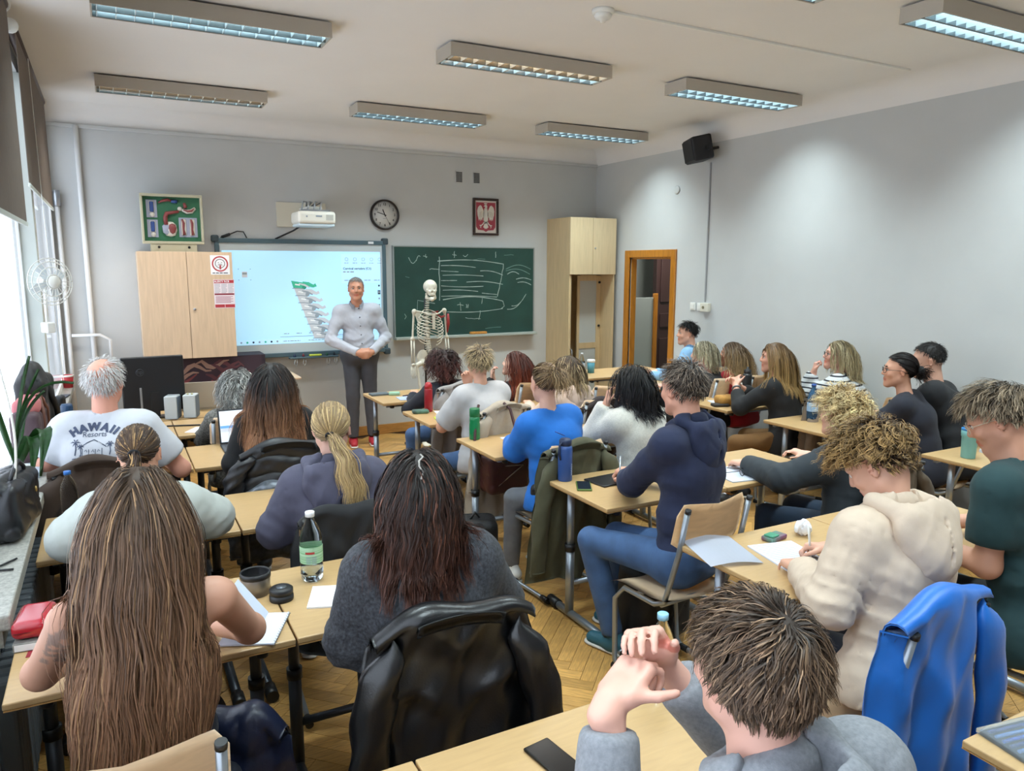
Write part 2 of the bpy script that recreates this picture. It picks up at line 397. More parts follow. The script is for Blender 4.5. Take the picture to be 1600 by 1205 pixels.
# ================================================================== ceiling lamps
lamp_m = mat('lamp_housing_enamel', '#B4AC9F', 0.5)
refl_m = mat('lamp_louvre_aluminium', '#E2EEF2', 0.38, metal=0.35); side_m = mat('lamp_reflector_grey', '#6B6F70', 0.3, metal=0.8)
LX = [0.02, 2.03, 3.96]; LY = [0.75, 2.76, 4.76, 6.80]
LAMP_L, LAMP_W, LAMP_H = 1.25, 0.25, 0.085
tube_on = mat('tube_lit_cool', '#FFFFFF', 0.4, emit='#CFF2FF', estr=15.0)
tube_warm = mat('tube_lit_warm', '#FFFFFF', 0.4, emit='#FFC88A', estr=13.0)
def make_lamp(x, y, label, warm, watts, on=(1, 1)):
    e = empty('ceiling_lamp', (x, y - LAMP_W / 2, ZC - 0.012 - LAMP_H), 0, label, 'lamp', 'louvred fluorescent ceiling lamps')
    L, W, H = LAMP_L, LAMP_W, LAMP_H
    h = MB()
    for (p, q) in ((0, 0.008), (W - 0.008, W)): h.b2((0, p, 0), (L, q, H))
    for (p, q) in ((0, 0.008), (L - 0.008, L)): h.b2((p, 0.008, 0), (q, W - 0.008, H))
    h.b2((0.008, 0.008, H - 0.006), (L - 0.008, W - 0.008, H)); h.b2((0.06, 0.05, H), (L - 0.06, W - 0.05, H + 0.013))
    h.build('housing', lamp_m, e)
    r = MB()
    for (p, q) in ((0.010, 0.016), (W / 2 - 0.008, W / 2 + 0.008), (W - 0.016, W - 0.010)): r.b2((0.01, p, 0.002), (L - 0.01, q, 0.045))
    r.b2((.012, .012, H - .012), (L - .012, W - .012, H - .008)); r.build('reflector', side_m, e)
    for cell in range(2):
        for k in range(14):
            xx = 0.03 + (L - 0.06) * k / 13
            y0, y1 = (0.016, W / 2 - 0.008) if cell == 0 else (W / 2 + 0.008, W - 0.016)
            if k == 0 and cell == 0:
                blade = MB().b2((-0.002, 0, 0), (0.002, y1 - y0, 0.040)).build('louvre_blade', refl_m, e); o = blade
            else:
                o = blade.copy(); COL.objects.link(o)
            o.location = (xx, y0, 0.003)
    for k, yy in enumerate((W * 0.27, W * 0.73)):
        MB().cyl((0.02, yy, 0.060), (L - 0.02, yy, 0.060), 0.010, n=10).build('tube', (tube_warm if warm[k] else tube_on), e)
    li = bpy.data.lights.new('lamp_light', 'AREA'); li.shape = 'RECTANGLE'; li.size = L - 0.06; li.size_y = W - 0.04
    li.energy = watts; li.color = (1.0, 0.90, 0.76) if warm[0] and warm[1] else ((1.0, 0.96, 0.9) if warm[0] or warm[1] else (0.82, 0.97, 1.0)); li.spread = R(122)
    lo = bpy.data.objects.new('lamp_light', li); COL.objects.link(lo); lo.parent = e; lo.location = (L / 2, W / 2, -0.004)
    lo.visible_glossy = True
names = {(0, 2): ('nearer ceiling lamp of the left row above the window side', (0, 0)), (0, 3): ('small-looking far ceiling lamp of the left row, in front of the blinds', (1, 0)),
         (1, 2): ('middle ceiling lamp with warm upper tube, left of the smoke detector', (1, 0)), (1, 3): ('far middle ceiling lamp above the clock', (0, 0)),
         (2, 1): ('brightest ceiling lamp near the right wall, closest to the viewer', (0, 0)), (2, 2): ('second ceiling lamp along the right wall', (0, 0)), (2, 3): ('farthest ceiling lamp near the black loudspeaker', (0, 0)),
         (1, 1): ('middle ceiling lamp almost overhead, only its end in view', (0, 0)), (0, 1): ('left ceiling lamp overhead behind the viewer', (0, 0)),
         (0, 0): ('unseen rear left ceiling lamp, added for light', (0, 0)), (1, 0): ('unseen rear middle ceiling lamp, added for light', (0, 0)), (2, 0): ('unseen rear right ceiling lamp, added for light', (0, 0))}  # rear row is out of view, added for its light in the room
for (i, j), (lb, wm) in names.items():
    make_lamp(LX[i], LY[j], lb, wm, LAMP_WATTS * (0.9 if i == 0 else 1.15 if i == 2 else 1.0))
# smoke detector and its surface cable duct
e = empty('smoke_detector', (2.56, 3.72, ZC), 0, 'round white smoke detector on the ceiling', 'detector')
MB().lathe([(0, 0), (0.062, 0), (0.062, -0.018), (0.052, -0.024), (0, -0.024)], n=24).build('base', white_pl, e)
MB().lathe([(0.046, -0.024), (0.05, -0.034), (0.04, -0.05), (0.018, -0.056), (0.014, -0.068), (0, -0.07)], n=24).build('sensor_head', white_pl, e)
o = MB().b2((2.62, 3.70, ZC - 0.014), (5.25, 3.722, ZC), 0.003).build('cable_duct', white_pl); tag(o, 'thin white cable duct across the ceiling from the smoke detector', 'cable duct')
# loudspeaker
e = empty('loudspeaker', (XR - 0.20, 6.02, 3.06), R(-25), 'black loudspeaker tilted down on the right wall below the ceiling', 'loudspeaker')
rot = Matrix.Rotation(R(-12), 3, 'Y')
MB().box((0, 0, 0), (0.20, 0.34, 0.235), 0.02, 3, rot).build('cabinet', mat('speaker_black', '#15161A', 0.6), e)
MB().box(rot @ Vector((-0.102, 0, 0)), (0.012, 0.31, 0.205), 0.004, 2, rot).build('grille', mat('speaker_grille', '#1F2127', 0.7, noise=0.4, nscale=300), e)
br = MB(); br.cyl((0.09, -0.05, 0), (0.20, -0.02, 0.02), 0.014, n=8).cyl((0.05, -0.172, 0), (0.05, -0.19, 0), 0.03, n=10); br.build('wall_bracket', black_pl, e)
o = MB().b2((XR - 0.014, 6.03, 1.53), (XR, 6.045, 2.95), 0.002).build('cable_duct', mat('duct_grey', '#9A9C9E', 0.5)); tag(o, 'thin grey cable duct running down the right wall from the loudspeaker', 'cable duct')
# switches
for k, yy in enumerate((6.22, 6.11)):
    e = empty('light_switch', (XR - 0.001, yy, 1.475), 0, ('left' if k == 0 else 'middle') + ' white light switch beside the door', 'switch', 'switches beside the door')
    MB().b2((-0.012, -0.042, -0.042), (0, 0.042, 0.042), 0.004).build('plate', white_pl, e)
    MB().b2((-0.018, -0.027, -0.027), (-0.011, 0.027, 0.027), 0.003).build('rocker', white_pl, e)
e = empty('socket_box', (XR - 0.001, 6.01, 1.475), 0, 'cream surface socket box beside the light switches', 'socket')
MB().b2((-0.045, -0.06, -0.045), (0, 0.06, 0.045), 0.006).build('box', cream_pl, e); MB().cyl((-0.050, 0.01, 0), (-0.044, 0.01, 0), 0.016, n=14).build('key_hole', mat('brass_dull', '#8C8468', 0.4, metal=0.6), e)
o = MB().lathe([(0, 0), (0.045, 0), (0.045, 0.008), (0.035, 0.011), (0, 0.011)], (XR - 0.001, 6.55, 2.72), 20, Matrix.Rotation(R(-90), 3, 'Y')).build('blanking_plate', wall_m); tag(o, 'small round grey cover plate high on the right wall', 'cover')
# radiator under the sill
e = empty('radiator', (-0.372, 2.6, 0.12), 0, 'dark ribbed radiator below the window sill', 'radiator')
for k in range(26):
    if k == 0: fin = MB().b2((-0.03, 0, 0), (0.03, 0.045, 0.52), 0.012).build('fin', mat('radiator_grey', '#5F666C', 0.5), e); o = fin
    else: o = fin.copy(); COL.objects.link(o)
    o.location = (0, k * 0.06, 0)
# ================================================================== front wall furniture
RX = Matrix.Rotation(R(90), 4, 'X')            # text facing -Y
def onfront(x, y, z): return Matrix.Translation((x, y, z)) @ RX
birch = mat('birch_veneer', '#D4BA9C', 0.42, wood=0.10, nscale=5, stretch=(9, 9, 0.8))
birch2 = mat('light_maple_veneer', '#CDB58C', 0.42, wood=0.10, nscale=5, stretch=(9, 9, 0.8))
ink = mat('black_ink', '#1B1C20', 0.6); greyink = mat('grey_ink', '#8D98A2', 0.7); paper = mat('white_paper', '#EDEFF2', 0.7); redink = mat('red_ink', '#B23A42', 0.6)
def slab(name, x0, x1, y0, y1, z0, z1, m, parent, bev=0.0): return MB().b2((x0, y0, z0), (x1, y1, z1), bev).build(name, m, parent)
def flat(name, pts, y, m, parent, th=0.0008):
    """flat printed shape on the XZ plane facing -Y at y"""
    M = Matrix.Translation((0, y, 0)) @ RX
    return MB().prism(pts, 0, th, M).build(name, m, parent)
def disc(cx, cz, r, n=24, rz=None, a0=0, a1=2 * math.pi):
    return [(cx + r * math.cos(a0 + (a1 - a0) * i / n), cz + (rz or r) * math.sin(a0 + (a1 - a0) * i / n)) for i in range(n)]
def stroke(pts, w):
    """2-D polyline -> closed outline of a stroke"""
    L, Rr = [], []
    for i, p in enumerate(pts):
        a = pts[max(i - 1, 0)]; b = pts[min(i + 1, len(pts) - 1)]
        dx, dz = b[0] - a[0], b[1] - a[1]; l = math.hypot(dx, dz) or 1
        ww = w[i] if isinstance(w, (list, tuple)) else w
        L.append((p[0] - dz / l * ww / 2, p[1] + dx / l * ww / 2)); Rr.append((p[0] + dz / l * ww / 2, p[1] - dx / l * ww / 2))
    return L + Rr[::-1]

def words(name, x0, x1, y, z, hgt, m, parent):
    """a line of print too small to read: short bars of word length"""
    x = x0; mb = MB()
    while x < x1 - hgt:
        w = min(x1 - x, hgt * random.uniform(2.2, 5.0)); mb.b2((x, y - .0004, z - hgt / 2), (x + w, y, z + hgt / 2)); x += w + hgt * .8
    return mb.build(name, m, parent, 'stuff')
# ---- interactive whiteboard with the projected picture
e = empty('interactive_whiteboard', (0, 0, 0), 0, 'large interactive whiteboard showing a spine model, behind the standing lecturer', 'whiteboard')
wbf = mat('board_frame_slate', '#4F6670', 0.45); wbs = mat('board_surface', '#C9D3D6', 0.5)
slab('board', 0.99, 2.69, YF - 0.045, YF - 0.002, 0.98, 2.14, wbs, e)
for n_, a in (('frame_top', (0.96, 2.72, 2.12, 2.165)), ('frame_bottom', (0.96, 2.72, 0.945, 0.99)), ('frame_left', (0.96, 1.0, 0.99, 2.12)), ('frame_right', (2.68, 2.72, 0.99, 2.12))):
    slab(n_, a[0], a[1], YF - 0.065, YF - 0.001, a[2], a[3], wbf, e, 0.006)
for (x, z) in ((0.965, 2.16), (2.715, 2.16), (2.715, 0.95), (0.965, 0.95)):
    slab('corner_cap', x - 0.035, x + 0.035, YF - 0.07, YF - 0.001, z - 0.035, z + 0.035, mat('board_corner', '#3A4A52', 0.5), e, 0.015)
slab('sticker', 2.52, 2.58, YF - 0.067, YF - 0.065, 2.13, 2.155, paper, e)
scr = mat('projected_white', '#AEE0FA', 0.6, emit='#AEDDFA', estr=0.55)
py = YF - 0.0465
slab('projected_image', 1.02, 2.655, py, py + 0.001, 1.085, 2.045, scr, e)
ps = mat('projected_grey', '#8A97A0', 0.7, emit='#8A97A0', estr=0.35); pl = mat('projected_light', '#B6E2FA', 0.6, emit='#B4DFFA', estr=0.55); pd = mat('projected_dark', '#2B3A48', 0.7, emit='#2B3A48', estr=0.3)
pg = mat('projected_green', '#3FAE8E', 0.7, emit='#3FAE8E', estr=0.4); pgd = mat('projected_bone_shade', '#B7BDC2', 0.7, emit='#B7BDC2', estr=0.45)
py -= 0.001
# spine: seven stacked vertebrae, leaning
bx, bz = 1.79, 1.70
for k in range(8):
    t = k / 7; cx = 1.755 + 0.205 * t; cz = 1.69 - 0.53 * t; m_ = pg if k == 0 else pgd
    w_, h_ = 0.14 + 0.02 * t, 0.082
    flat('vertebra', [(cx - w_ / 2, cz + h_ / 2 + 0.01), (cx + w_ / 2 - 0.02, cz + h_ / 2 - 0.01), (cx + w_ / 2, cz - h_ / 2), (cx - w_ / 2 + 0.025, cz - h_ / 2 + 0.008)], py, m_, e)
    flat('spinous_process', stroke([(cx + w_ / 2 - 0.02, cz + 0.01), (cx + w_ / 2 + 0.04, cz + 0.012), (cx + w_ / 2 + 0.09, cz - 0.008 - 0.01 * t), (cx + w_ / 2 + 0.12, cz + 0.006)], [0.062, 0.046, 0.032, 0.036]), py, m_, e)
    flat('rib_facet', stroke([(cx + .01, cz + .02), (cx + w_ / 2, cz + .004), (cx + w_ / 2 + .05, cz - .022)], [.012, .02, .012]), py - .0012, ps if k else pgd, e); flat('bone_light', stroke([(cx - .03, cz + .012), (cx + .02, cz + .004)], .014), py - .0013, mat('projected_bone_light', '#D3D9DC', .7, emit='#D3D9DC', estr=.5), e)
    flat('vertebra_joint', disc(cx + w_ / 2 - 0.005, cz - 0.018, 0.022, 12), py - 0.001, ps if k else mat('projected_green_dark', '#2C8C74', 0.7, emit='#2C8C74', estr=0.35), e)
    flat('vertebra_shade', stroke([(cx - w_ / 2 + 0.01, cz - h_ / 2 + 0.012), (cx, cz - h_ / 2 + 0.012), (cx + w_ / 2 - 0.01, cz - h_ / 2 + 0.004)], 0.009), py - 0.001, ps, e)
flat('view_cube', [(1.20, 1.775), (1.255, 1.775), (1.255, 1.835), (1.20, 1.835)], py, pgd, e); flat('view_cube_mark', [(1.205, 1.805), (1.25, 1.805), (1.25, 1.825), (1.205, 1.825)], py - 0.001, ps, e)
for (a, b) in ((1.17, 1.86), (1.285, 1.86), (1.17, 1.75), (1.285, 1.75)): flat('view_cube_dot', disc(a, b, 0.006, 8), py, ps, e)
slab('info_panel', 2.22, 2.655, py - 0.0005, py, 1.71, 2.02, pl, e)
for k in range(5):
    xx = 2.28 + 0.092 * k
    flat('tool_icon', stroke(disc(xx, 1.965, 0.017, 12) + [(xx + 0.017, 1.965)], 0.004), py - 0.002, ps, e)
    words('icon_caption', xx - .025, xx + .025, py - 0.0015, 1.925, 0.007, ps, e)
text('projected_title', 'Cervical vertebra (C1)', 0.034, onfront(2.24, py - 0.002, 1.865), pd, e, 0.0006, 'LEFT')
words('projected_subtitle', 2.24, 2.37, py - .0015, 1.83, .012, ps, e)
for k in range(4): words('projected_tab', 2.25 + .11 * k, 2.25 + .11 * k + (.075, .03, .07, .065)[k], py - .0015, 1.74, .009, ps, e)
for k in range(7): flat('side_icon', disc(2.635, 1.68 - 0.07 * k, 0.011, 10), py, ps if k else pd, e)
slab('dark_tab', 2.62, 2.65, py - 0.0005, py, 1.585, 1.63, pd, e)
slab('task_bar', 1.02, 2.655, py - 0.0005, py, 1.09, 1.135, pl, e)
for k in range(8): flat('task_icon', disc(1.10 + 0.06 * k, 1.112, 0.011, 10), py - 0.001, [pd, ps, pg][k % 3], e)
for k in range(3): words('task_caption', 1.58 + .26 * k, 1.76 + .26 * k, py - .001, 1.112, .008, ps, e)
for k in range(4): words('view_tab', 1.59 + .13 * k, 1.645 + .13 * k, py - .001, 1.19, .009, ps, e)
slab('bar_line', 1.55, 2.35, py - 0.0005, py, 1.155, 1.160, ps, e)
# pen tray
tr = slab('pen_tray', 1.62, 2.14, YF - 0.14, YF - 0.06, 0.925, 0.945, wbf, e, 0.006)
for k, xx in enumerate((1.68, 1.77, 2.02, 2.10)): MB().tube([(xx, YF - 0.13, 0.925), (xx - 0.015, YF - 0.14, 0.88), (xx, YF - 0.145, 0.85), (xx + 0.018, YF - 0.14, 0.88), (xx + 0.012, YF - 0.13, 0.925)], 0.004, 6).build('tray_ring', metal_m, e)
for k, xx in enumerate((1.68, 1.77, 2.02, 2.10)):
    o = MB().lathe([(0, 0), (0.014, 0), (0.014, 0.012), (0.008, 0.022), (0.007, 0.03), (0, 0.03)], (xx, YF - 0.10, 0.9455), 10).build('board_pen_cap', mat('pen_' + str(k), ('#1B2A4A', '#7A2430', '#1E5A42', '#22252C')[k], 0.4)); tag(o, ('dark blue', 'dark red', 'dark green', 'black')[k] + ' pen end standing on the whiteboard pen tray', 'pen', 'pens on the whiteboard tray')
o = MB().b2((1.83, YF - 0.125, 0.9455), (1.96, YF - 0.085, 0.965), 0.006).build('highlighter', mat('highlighter_yellow', '#C9D44A', 0.4)); tag(o, 'yellow board marker lying on the whiteboard pen tray', 'marker')
# ---- chalkboard
e = empty('chalkboard', (0, 0, 0), 0, 'green chalkboard with chalk sketches behind the skeleton', 'chalkboard')
cbm = mat('chalkboard_green', '#1E443C', 0.65, noise=0.22, nscale=3.5); alu = mat('aluminium_trim', '#9FA7A6', 0.4, metal=0.6); chalk = mat('chalk', '#A3B7AF', 0.9); chalk2 = mat('chalk_faint', '#6F8F86', 0.9)
slab('board', 2.82, 4.60, YF - 0.035, YF - 0.002, 1.10, 2.11, cbm, e)
for n_, a in (('frame_top', (2.805, 4.615, 2.105, 2.12)), ('frame_left', (2.805, 2.822, 1.10, 2.105)), ('frame_right', (4.598, 4.615, 1.10, 2.105))): slab(n_, a[0], a[1], YF - 0.04, YF - 0.001, a[2], a[3], alu, e, 0.003)
slab('chalk_tray', 2.80, 4.62, YF - 0.115, YF - 0.002, 1.07, 1.10, mat('tray_grey', '#A8B0AA', 0.5), e, 0.005)
cy = YF - 0.0362
def ch_(pts, w=0.010, m_=chalk, n='chalk_mark'): return flat(n, stroke(pts, [w * random.uniform(.45, .8) for _ in pts]), cy, m_, e)
def wob(x0, z0, x1, z1, n=8, a=0.006): return [(x0 + (x1 - x0) * i / n + random.uniform(-a, a), z0 + (z1 - z0) * i / n + random.uniform(-a, a)) for i in range(n + 1)]
def arc(x0, z0, x1, z1, h, n=12): return [(x0 + (x1 - x0) * i / n, z0 + (z1 - z0) * i / n + h * math.sin(math.pi * i / n)) for i in range(n + 1)]
ch_(wob(3.36, 2.0, 3.36, 1.50), 0.012); ch_(arc(3.34, 1.95, 4.19, 1.92, 0.03), 0.014); ch_(wob(4.19, 1.92, 4.11, 1.54), 0.012)
for (x0, z0, x1, z1, h) in ((3.38, 1.90, 3.82, 1.88, 0.01), (3.38, 1.84, 3.6, 1.83, 0), (3.40, 1.79, 3.92, 1.78, .008), (3.38, 1.73, 3.58, 1.73, 0), (3.7, 1.71, 4.18, 1.68, .02), (3.38, 1.67, 3.92, 1.66, -.01), (3.40, 1.62, 3.85, 1.60, .01), (3.88, 1.84, 4.18, 1.79, .02), (3.38, 1.55, 4.10, 1.53, .01), (3.9, 1.58, 4.1, 1.56, 0)):
    ch_(arc(x0, z0, x1, z1, h), 0.011)
for (x0, z0, x1, z1, h) in ((4.22, 1.86, 4.56, 1.86, 0.05), (4.22, 1.84, 4.55, 1.80, 0.04), (4.24, 1.80, 4.40, 1.80, .03), (4.36, 1.74, 4.57, 1.73, 0.02), (4.38, 1.70, 4.57, 1.67, .02), (4.24, 1.38, 4.50, 1.56, -0.06), (4.3, 1.42, 4.46, 1.5, -.03)): ch_(arc(x0, z0, x1, z1, h), 0.012, chalk2 if h > .03 else chalk)
ch_([(3.30, 1.47), (3.09, 1.51), (3.08, 1.36), (3.14, 1.38)], 0.010); ch_(arc(3.40, 1.51, 4.10, 1.50, 0.035), 0.014); ch_([(4.10, 1.50), (4.18, 1.48), (4.2, 1.42), (4.16, 1.39)], .012); ch_(arc(3.45, 1.37, 4.18, 1.39, -0.02), 0.012)
ch_(wob(3.62, 1.48, 3.63, 1.38, 3)); ch_(wob(3.58, 1.45, 3.66, 1.44, 3)); ch_(wob(3.9, 1.52, 3.9, 1.46, 3)); ch_(wob(3.88, 1.38, 3.86, 1.27, 3)); ch_(wob(3.68, 1.29, 3.88, 1.28, 5)); ch_(wob(3.95, 1.16, 4.15, 1.17, 4), .008, chalk2)
ch_(wob(3.7, 1.45, 3.7, 1.41, 3)); ch_(wob(3.72, 1.45, 3.72, 1.41, 3))
ch_(arc(2.99, 1.99, 3.08, 1.96, -0.05)); ch_(arc(3.08, 1.95, 3.13, 2.0, 0.03)); ch_(wob(3.17, 2.01, 3.22, 2.0, 3)); ch_(wob(3.195, 2.03, 3.195, 1.98, 3))
ch_(wob(3.24, 1.86, 3.36, 1.86, 4)); ch_(wob(3.52, 2.03, 3.58, 2.02, 3)); ch_(wob(3.55, 2.06, 3.55, 1.99, 3)); ch_(arc(3.66, 2.02, 3.72, 2.03, -0.02)); ch_(wob(4.08, 2.06, 4.08, 2.0, 3)); ch_(wob(4.2, 2.03, 4.32, 2.03, 4), .008, chalk2); ch_(wob(3.78, 1.97, 3.95, 1.98, 4), .008, chalk2)
ch_([(2.93, 1.36), (2.95, 1.33), (2.93, 1.30)], .008); ch_([(3.05, 1.24), (3.07, 1.21), (3.05, 1.18)], .008); ch_(wob(2.95, 1.78, 2.99, 1.77, 2), .006, chalk2)
o = MB().b2((3.73, YF - 0.10, 1.10), (3.94, YF - 0.04, 1.128), 0.008).build('chalk_sponge', mat('sponge_orange', '#C98A3C', 0.8, noise=0.3, nscale=80)); tag(o, 'orange board sponge lying on the chalk tray', 'sponge')
# ---- clock
e = empty('wall_clock', (2.73, YF - 0.002, 2.448), 0, 'round white wall clock with dark rim above the whiteboard', 'clock')
M90 = Matrix.Rotation(R(90), 3, 'X')
MB().lathe([(0, 0), (0.165, 0), (0.165, 0.03), (0.155, 0.038), (0.145, 0.03), (0.145, 0.018)], n=40, M=M90).build('rim', mat('clock_rim', '#2A2424', 0.35), e)
MB().lathe([(0, 0.016), (0.146, 0.016), (0.146, 0.018), (0, 0.018)], n=40, M=M90).build('dial', mat('clock_dial', '#D7D6D2', 0.5), e)
for h in range(1, 13):
    a = R(90 - 30 * h); text('numeral', str(h), 0.037, onfront(0.112 * math.cos(a), -0.019, 0.112 * math.sin(a)), ink, e, 0.0005)
for k in range(60):
    a = R(6 * k); flat('minute_mark', stroke([(0.134 * math.cos(a), 0.134 * math.sin(a)), (0.141 * math.cos(a), 0.141 * math.sin(a))], 0.003 if k % 5 else 0.005), -0.019, ink, e)
for n_, ang, L_, w_ in (('hour_hand', 22, 0.062, 0.011), ('minute_hand', 73, 0.09, 0.008), ('second_hand', -152, 0.115, 0.003)):
    a = R(90 + ang); flat(n_, stroke([(-0.02 * math.cos(a), -0.02 * math.sin(a)), (L_ * math.cos(a), L_ * math.sin(a))], w_), -0.021, ink, e)
words('clock_maker_mark', -.018, .018, -0.0185, -.04, .005, greyink, e)
# ---- ventilation grilles
for k, (xa, xb) in enumerate(((3.585, 3.675), (3.805, 3.90))):
    e = empty('ventilation_grille', (xa, YF - 0.002, 2.835), 0, ('left' if k == 0 else 'right') + ' small pierced ventilation grille above the eagle picture', 'vent', 'ventilation grilles')
    MB().b2((0, -0.008, 0), (xb - xa, 0, 0.135), 0.002).build('plate', wall_m, e)
    for r_ in range(7):
        for c_ in range(4):
            MB().b2((0.009 + c_ * 0.019, -0.0098, 0.011 + r_ * 0.0165), (0.025 + c_ * 0.019, -0.0075, 0.023 + r_ * 0.0165)).build('slot', ink, e) if True else None
# ---- framed eagle emblem
e = empty('framed_emblem', (3.965, YF - 0.002, 2.465), 0, 'dark-framed picture of a white eagle on a red shield', 'picture')
fm = mat('dark_frame_wood', '#2E1A12', 0.4)
for n_, a in (('frame_top', (-.165, .165, .185, .212)), ('frame_bottom', (-.165, .165, -.212, -.185)), ('frame_left', (-.165, -.138, -.185, .185)), ('frame_right', (.138, .165, -.185, .185))): slab(n_, a[0], a[1], -0.028, 0, a[2], a[3], fm, e, 0.004)
slab('mount', -.14, .14, -0.012, -0.002, -.187, .187, mat('cream_mount', '#D8CDC2', 0.6), e)
er = mat('emblem_red', '#A13A48', 0.6); ew = mat('emblem_white', '#D8D2C8', 0.6); eg = mat('emblem_grey', '#A89F97', 0.6)
flat('shield', [(-.125, .165), (.125, .165), (.125, -.115), (.10, -.15), (.03, -.155), (0, -.172), (-.03, -.155), (-.10, -.15), (-.125, -.115)], -0.0125, er, e)
flat('eagle_body', [(-.018, .10), (.018, .10), (.034, .03), (.03, -.04), (.012, -.075), (-.012, -.075), (-.03, -.04), (-.034, .03)], -0.0138, ew, e)
flat('eagle_head', [(.012, .09), (.02, .115), (.014, .135), (-.004, .142), (-.022, .128), (-.03, .118), (-.012, .118), (-.006, .09)], -0.0138, ew, e)
for s in (-1, 1):
    flat('eagle_wing', [(s * .02, .055), (s * .035, .085), (s * .055, .125), (s * .075, .132), (s * .10, .11), (s * .112, .07), (s * .108, .02), (s * .096, -.02), (s * .088, -.045), (s * .078, -.02), (s * .07, -.05), (s * .06, -.02), (s * .05, -.045), (s * .042, -.01), (s * .026, .0)][::s], -0.0138, ew, e)
    for k in range(4): flat('wing_feather', stroke([(s * (.04 + .014 * k), .07 - .006 * k), (s * (.052 + .015 * k), -.005 - .004 * k)], 0.003), -0.0146, eg, e)
    flat('eagle_leg', stroke([(s * .015, -.05), (s * .04, -.085), (s * .062, -.10), (s * .08, -.098)], 0.012), -0.0138, ew, e)
    flat('eagle_talon', stroke([(s * .058, -.10), (s * .07, -.118), (s * .062, -.128)], 0.008), -0.0138, ew, e)
flat('eagle_tail', [(-.012, -.06), (.012, -.06), (.035, -.12), (.02, -.125), (.012, -.14), (0, -.13), (-.012, -.14), (-.02, -.125), (-.035, -.12)], -0.0138, ew, e)
flat('eagle_crown', [(-.02, .145), (.014, .145), (.02, .162), (.006, .153), (-.003, .165), (-.012, .153), (-.026, .162)], -0.0138, ew, e)
# ---- projector
e = empty('wall_projector', (0, 0, 0), 0, 'white ultra-short-throw projector on a wall plate above the whiteboard', 'projector')
slab('wall_plate', 1.575, 1.86, YF - 0.02, YF - 0.001, 2.29, 2.54, cream_pl, e, 0.004); slab('wall_plate_cover', 1.86, 2.08, YF - 0.03, YF - 0.001, 2.29, 2.54, cream_pl, e, 0.004)
slab('arm', 1.80, 1.95, YF - 0.40, YF - 0.03, 2.44, 2.48, white_pl, e, 0.008)
bd = MB(); bd.b2((1.66, YF - 0.62, 2.30), (2.03, YF - 0.28, 2.42), 0.03, 3); bd.build('body', mat('projector_shell', '#E2E0D6', 0.4), e)
slab('lens_hood', 1.67, 2.02, YF - 0.60, YF - 0.30, 2.275, 2.302, mat('projector_hood', '#C9DCE8', 0.3), e, 0.01)
slab('front_label', 1.83, 1.89, YF - 0.622, YF - 0.619, 2.365, 2.38, greyink, e); slab('front_vent', 1.93, 2.0, YF - 0.622, YF - 0.619, 2.335, 2.39, mat('vent_grey', '#B9B9B2', 0.5), e); slab('front_sensor', 1.735, 1.75, YF - 0.622, YF - 0.619, 2.36, 2.375, greyink, e)
cg = MB(); 
for k in range(4): cg.tube([(1.72 + .06 * k, YF - 0.5, 2.43), (1.75 + .06 * k, YF - 0.45, 2.52), (1.82 + .05 * k, YF - 0.3, 2.53), (1.86, YF - 0.1, 2.46)], 0.008, 6)
cg.build('mount_rods', metal_m, e, 'stuff'); slab('mount_bracket', 1.73, 1.99, YF - 0.55, YF - 0.35, 2.42, 2.44, metal_m, e)
o = MB().tube([(1.76, YF - 0.33, 2.30), (1.72, YF - 0.1, 2.25), (1.62, YF - 0.03, 2.20), (1.55, YF - 0.02, 2.165)], 0.009, 8).build('projector_cable', black_pl); tag(o, 'black cable running from the projector to the whiteboard', 'cable')
o = MB().tube([(1.02, YF - 0.03, 2.17), (1.10, YF - 0.03, 2.20), (1.18, YF - 0.03, 2.235), (1.24, YF - 0.03, 2.23), (1.27, YF - 0.03, 2.17)], 0.006, 8).cyl((1.03, YF - 0.03, 2.175), (1.11, YF - 0.03, 2.205), 0.014, n=8).build('looped_cable', black_pl); tag(o, 'short black cable looping over the whiteboard top edge', 'cable')
# ---- wall cabinet with posters (left)
CX0, CX1, CYF, CZ0, CZ1 = 0.245, 1.055, 7.62, 1.03, 2.02
e = empty('birch_cabinet', (0, 0, 0), 0, 'birch two-door cabinet with two notices, left of the whiteboard', 'cabinet')
slab('body', CX0 + .005, CX1 - .005, CYF + 0.02, YF - 0.001, CZ0 + 0.004, CZ1 - .001, birch, e)
mid = 0.655
for (a, b_) in ((CX0, mid - .002), (mid + .002, CX1)): dr = slab('door', a, b_, CYF, CYF + 0.019, CZ0, CZ1, birch, e, 0.002)
lk = MB().lathe([(0, 0), (0.012, 0), (0.012, .012), (.006, .014), (0, .014)], (mid + .045, CYF, 1.49), 14, M90).build('lock', metal_m, dr)
lower = slab('lower_shelf', CX0 + .02, CX1 + 0.28, CYF + 0.12, YF - .03, 0.0, 1.02, mat('dark_purple_panel', '#2A1E2B', 0.7), e)
# anatomy poster under the cabinet
o = empty('anatomy_poster', (0, 0, 0), 0, 'dark anatomy poster with reclining muscle figures below the birch cabinet', 'poster')
slab('sheet', 0.30, 1.30, CYF + 0.114, CYF + 0.119, 0.70, 1.015, mat('poster_purple', '#33222F', 0.6), o)
rs = np.random.default_rng(3)
for k in range(9):
    x0 = 0.34 + rs.uniform(0, .62); z0 = 0.78 + rs.uniform(0, .18); pts = [(x0 + .05 * i, z0 + .035 * math.sin(i * 1.3 + k) + rs.uniform(-.01, .01)) for i in range(7)]
    flat('muscle_figure', stroke(pts, [.012, .03, .045, .04, .03, .02, .01]), CYF + 0.113 - .0006 * k, mat('muscle_' + str(k % 3), ('#7A3A3C', '#9A7A6C', '#5A3038')[k % 3], 0.6), o)
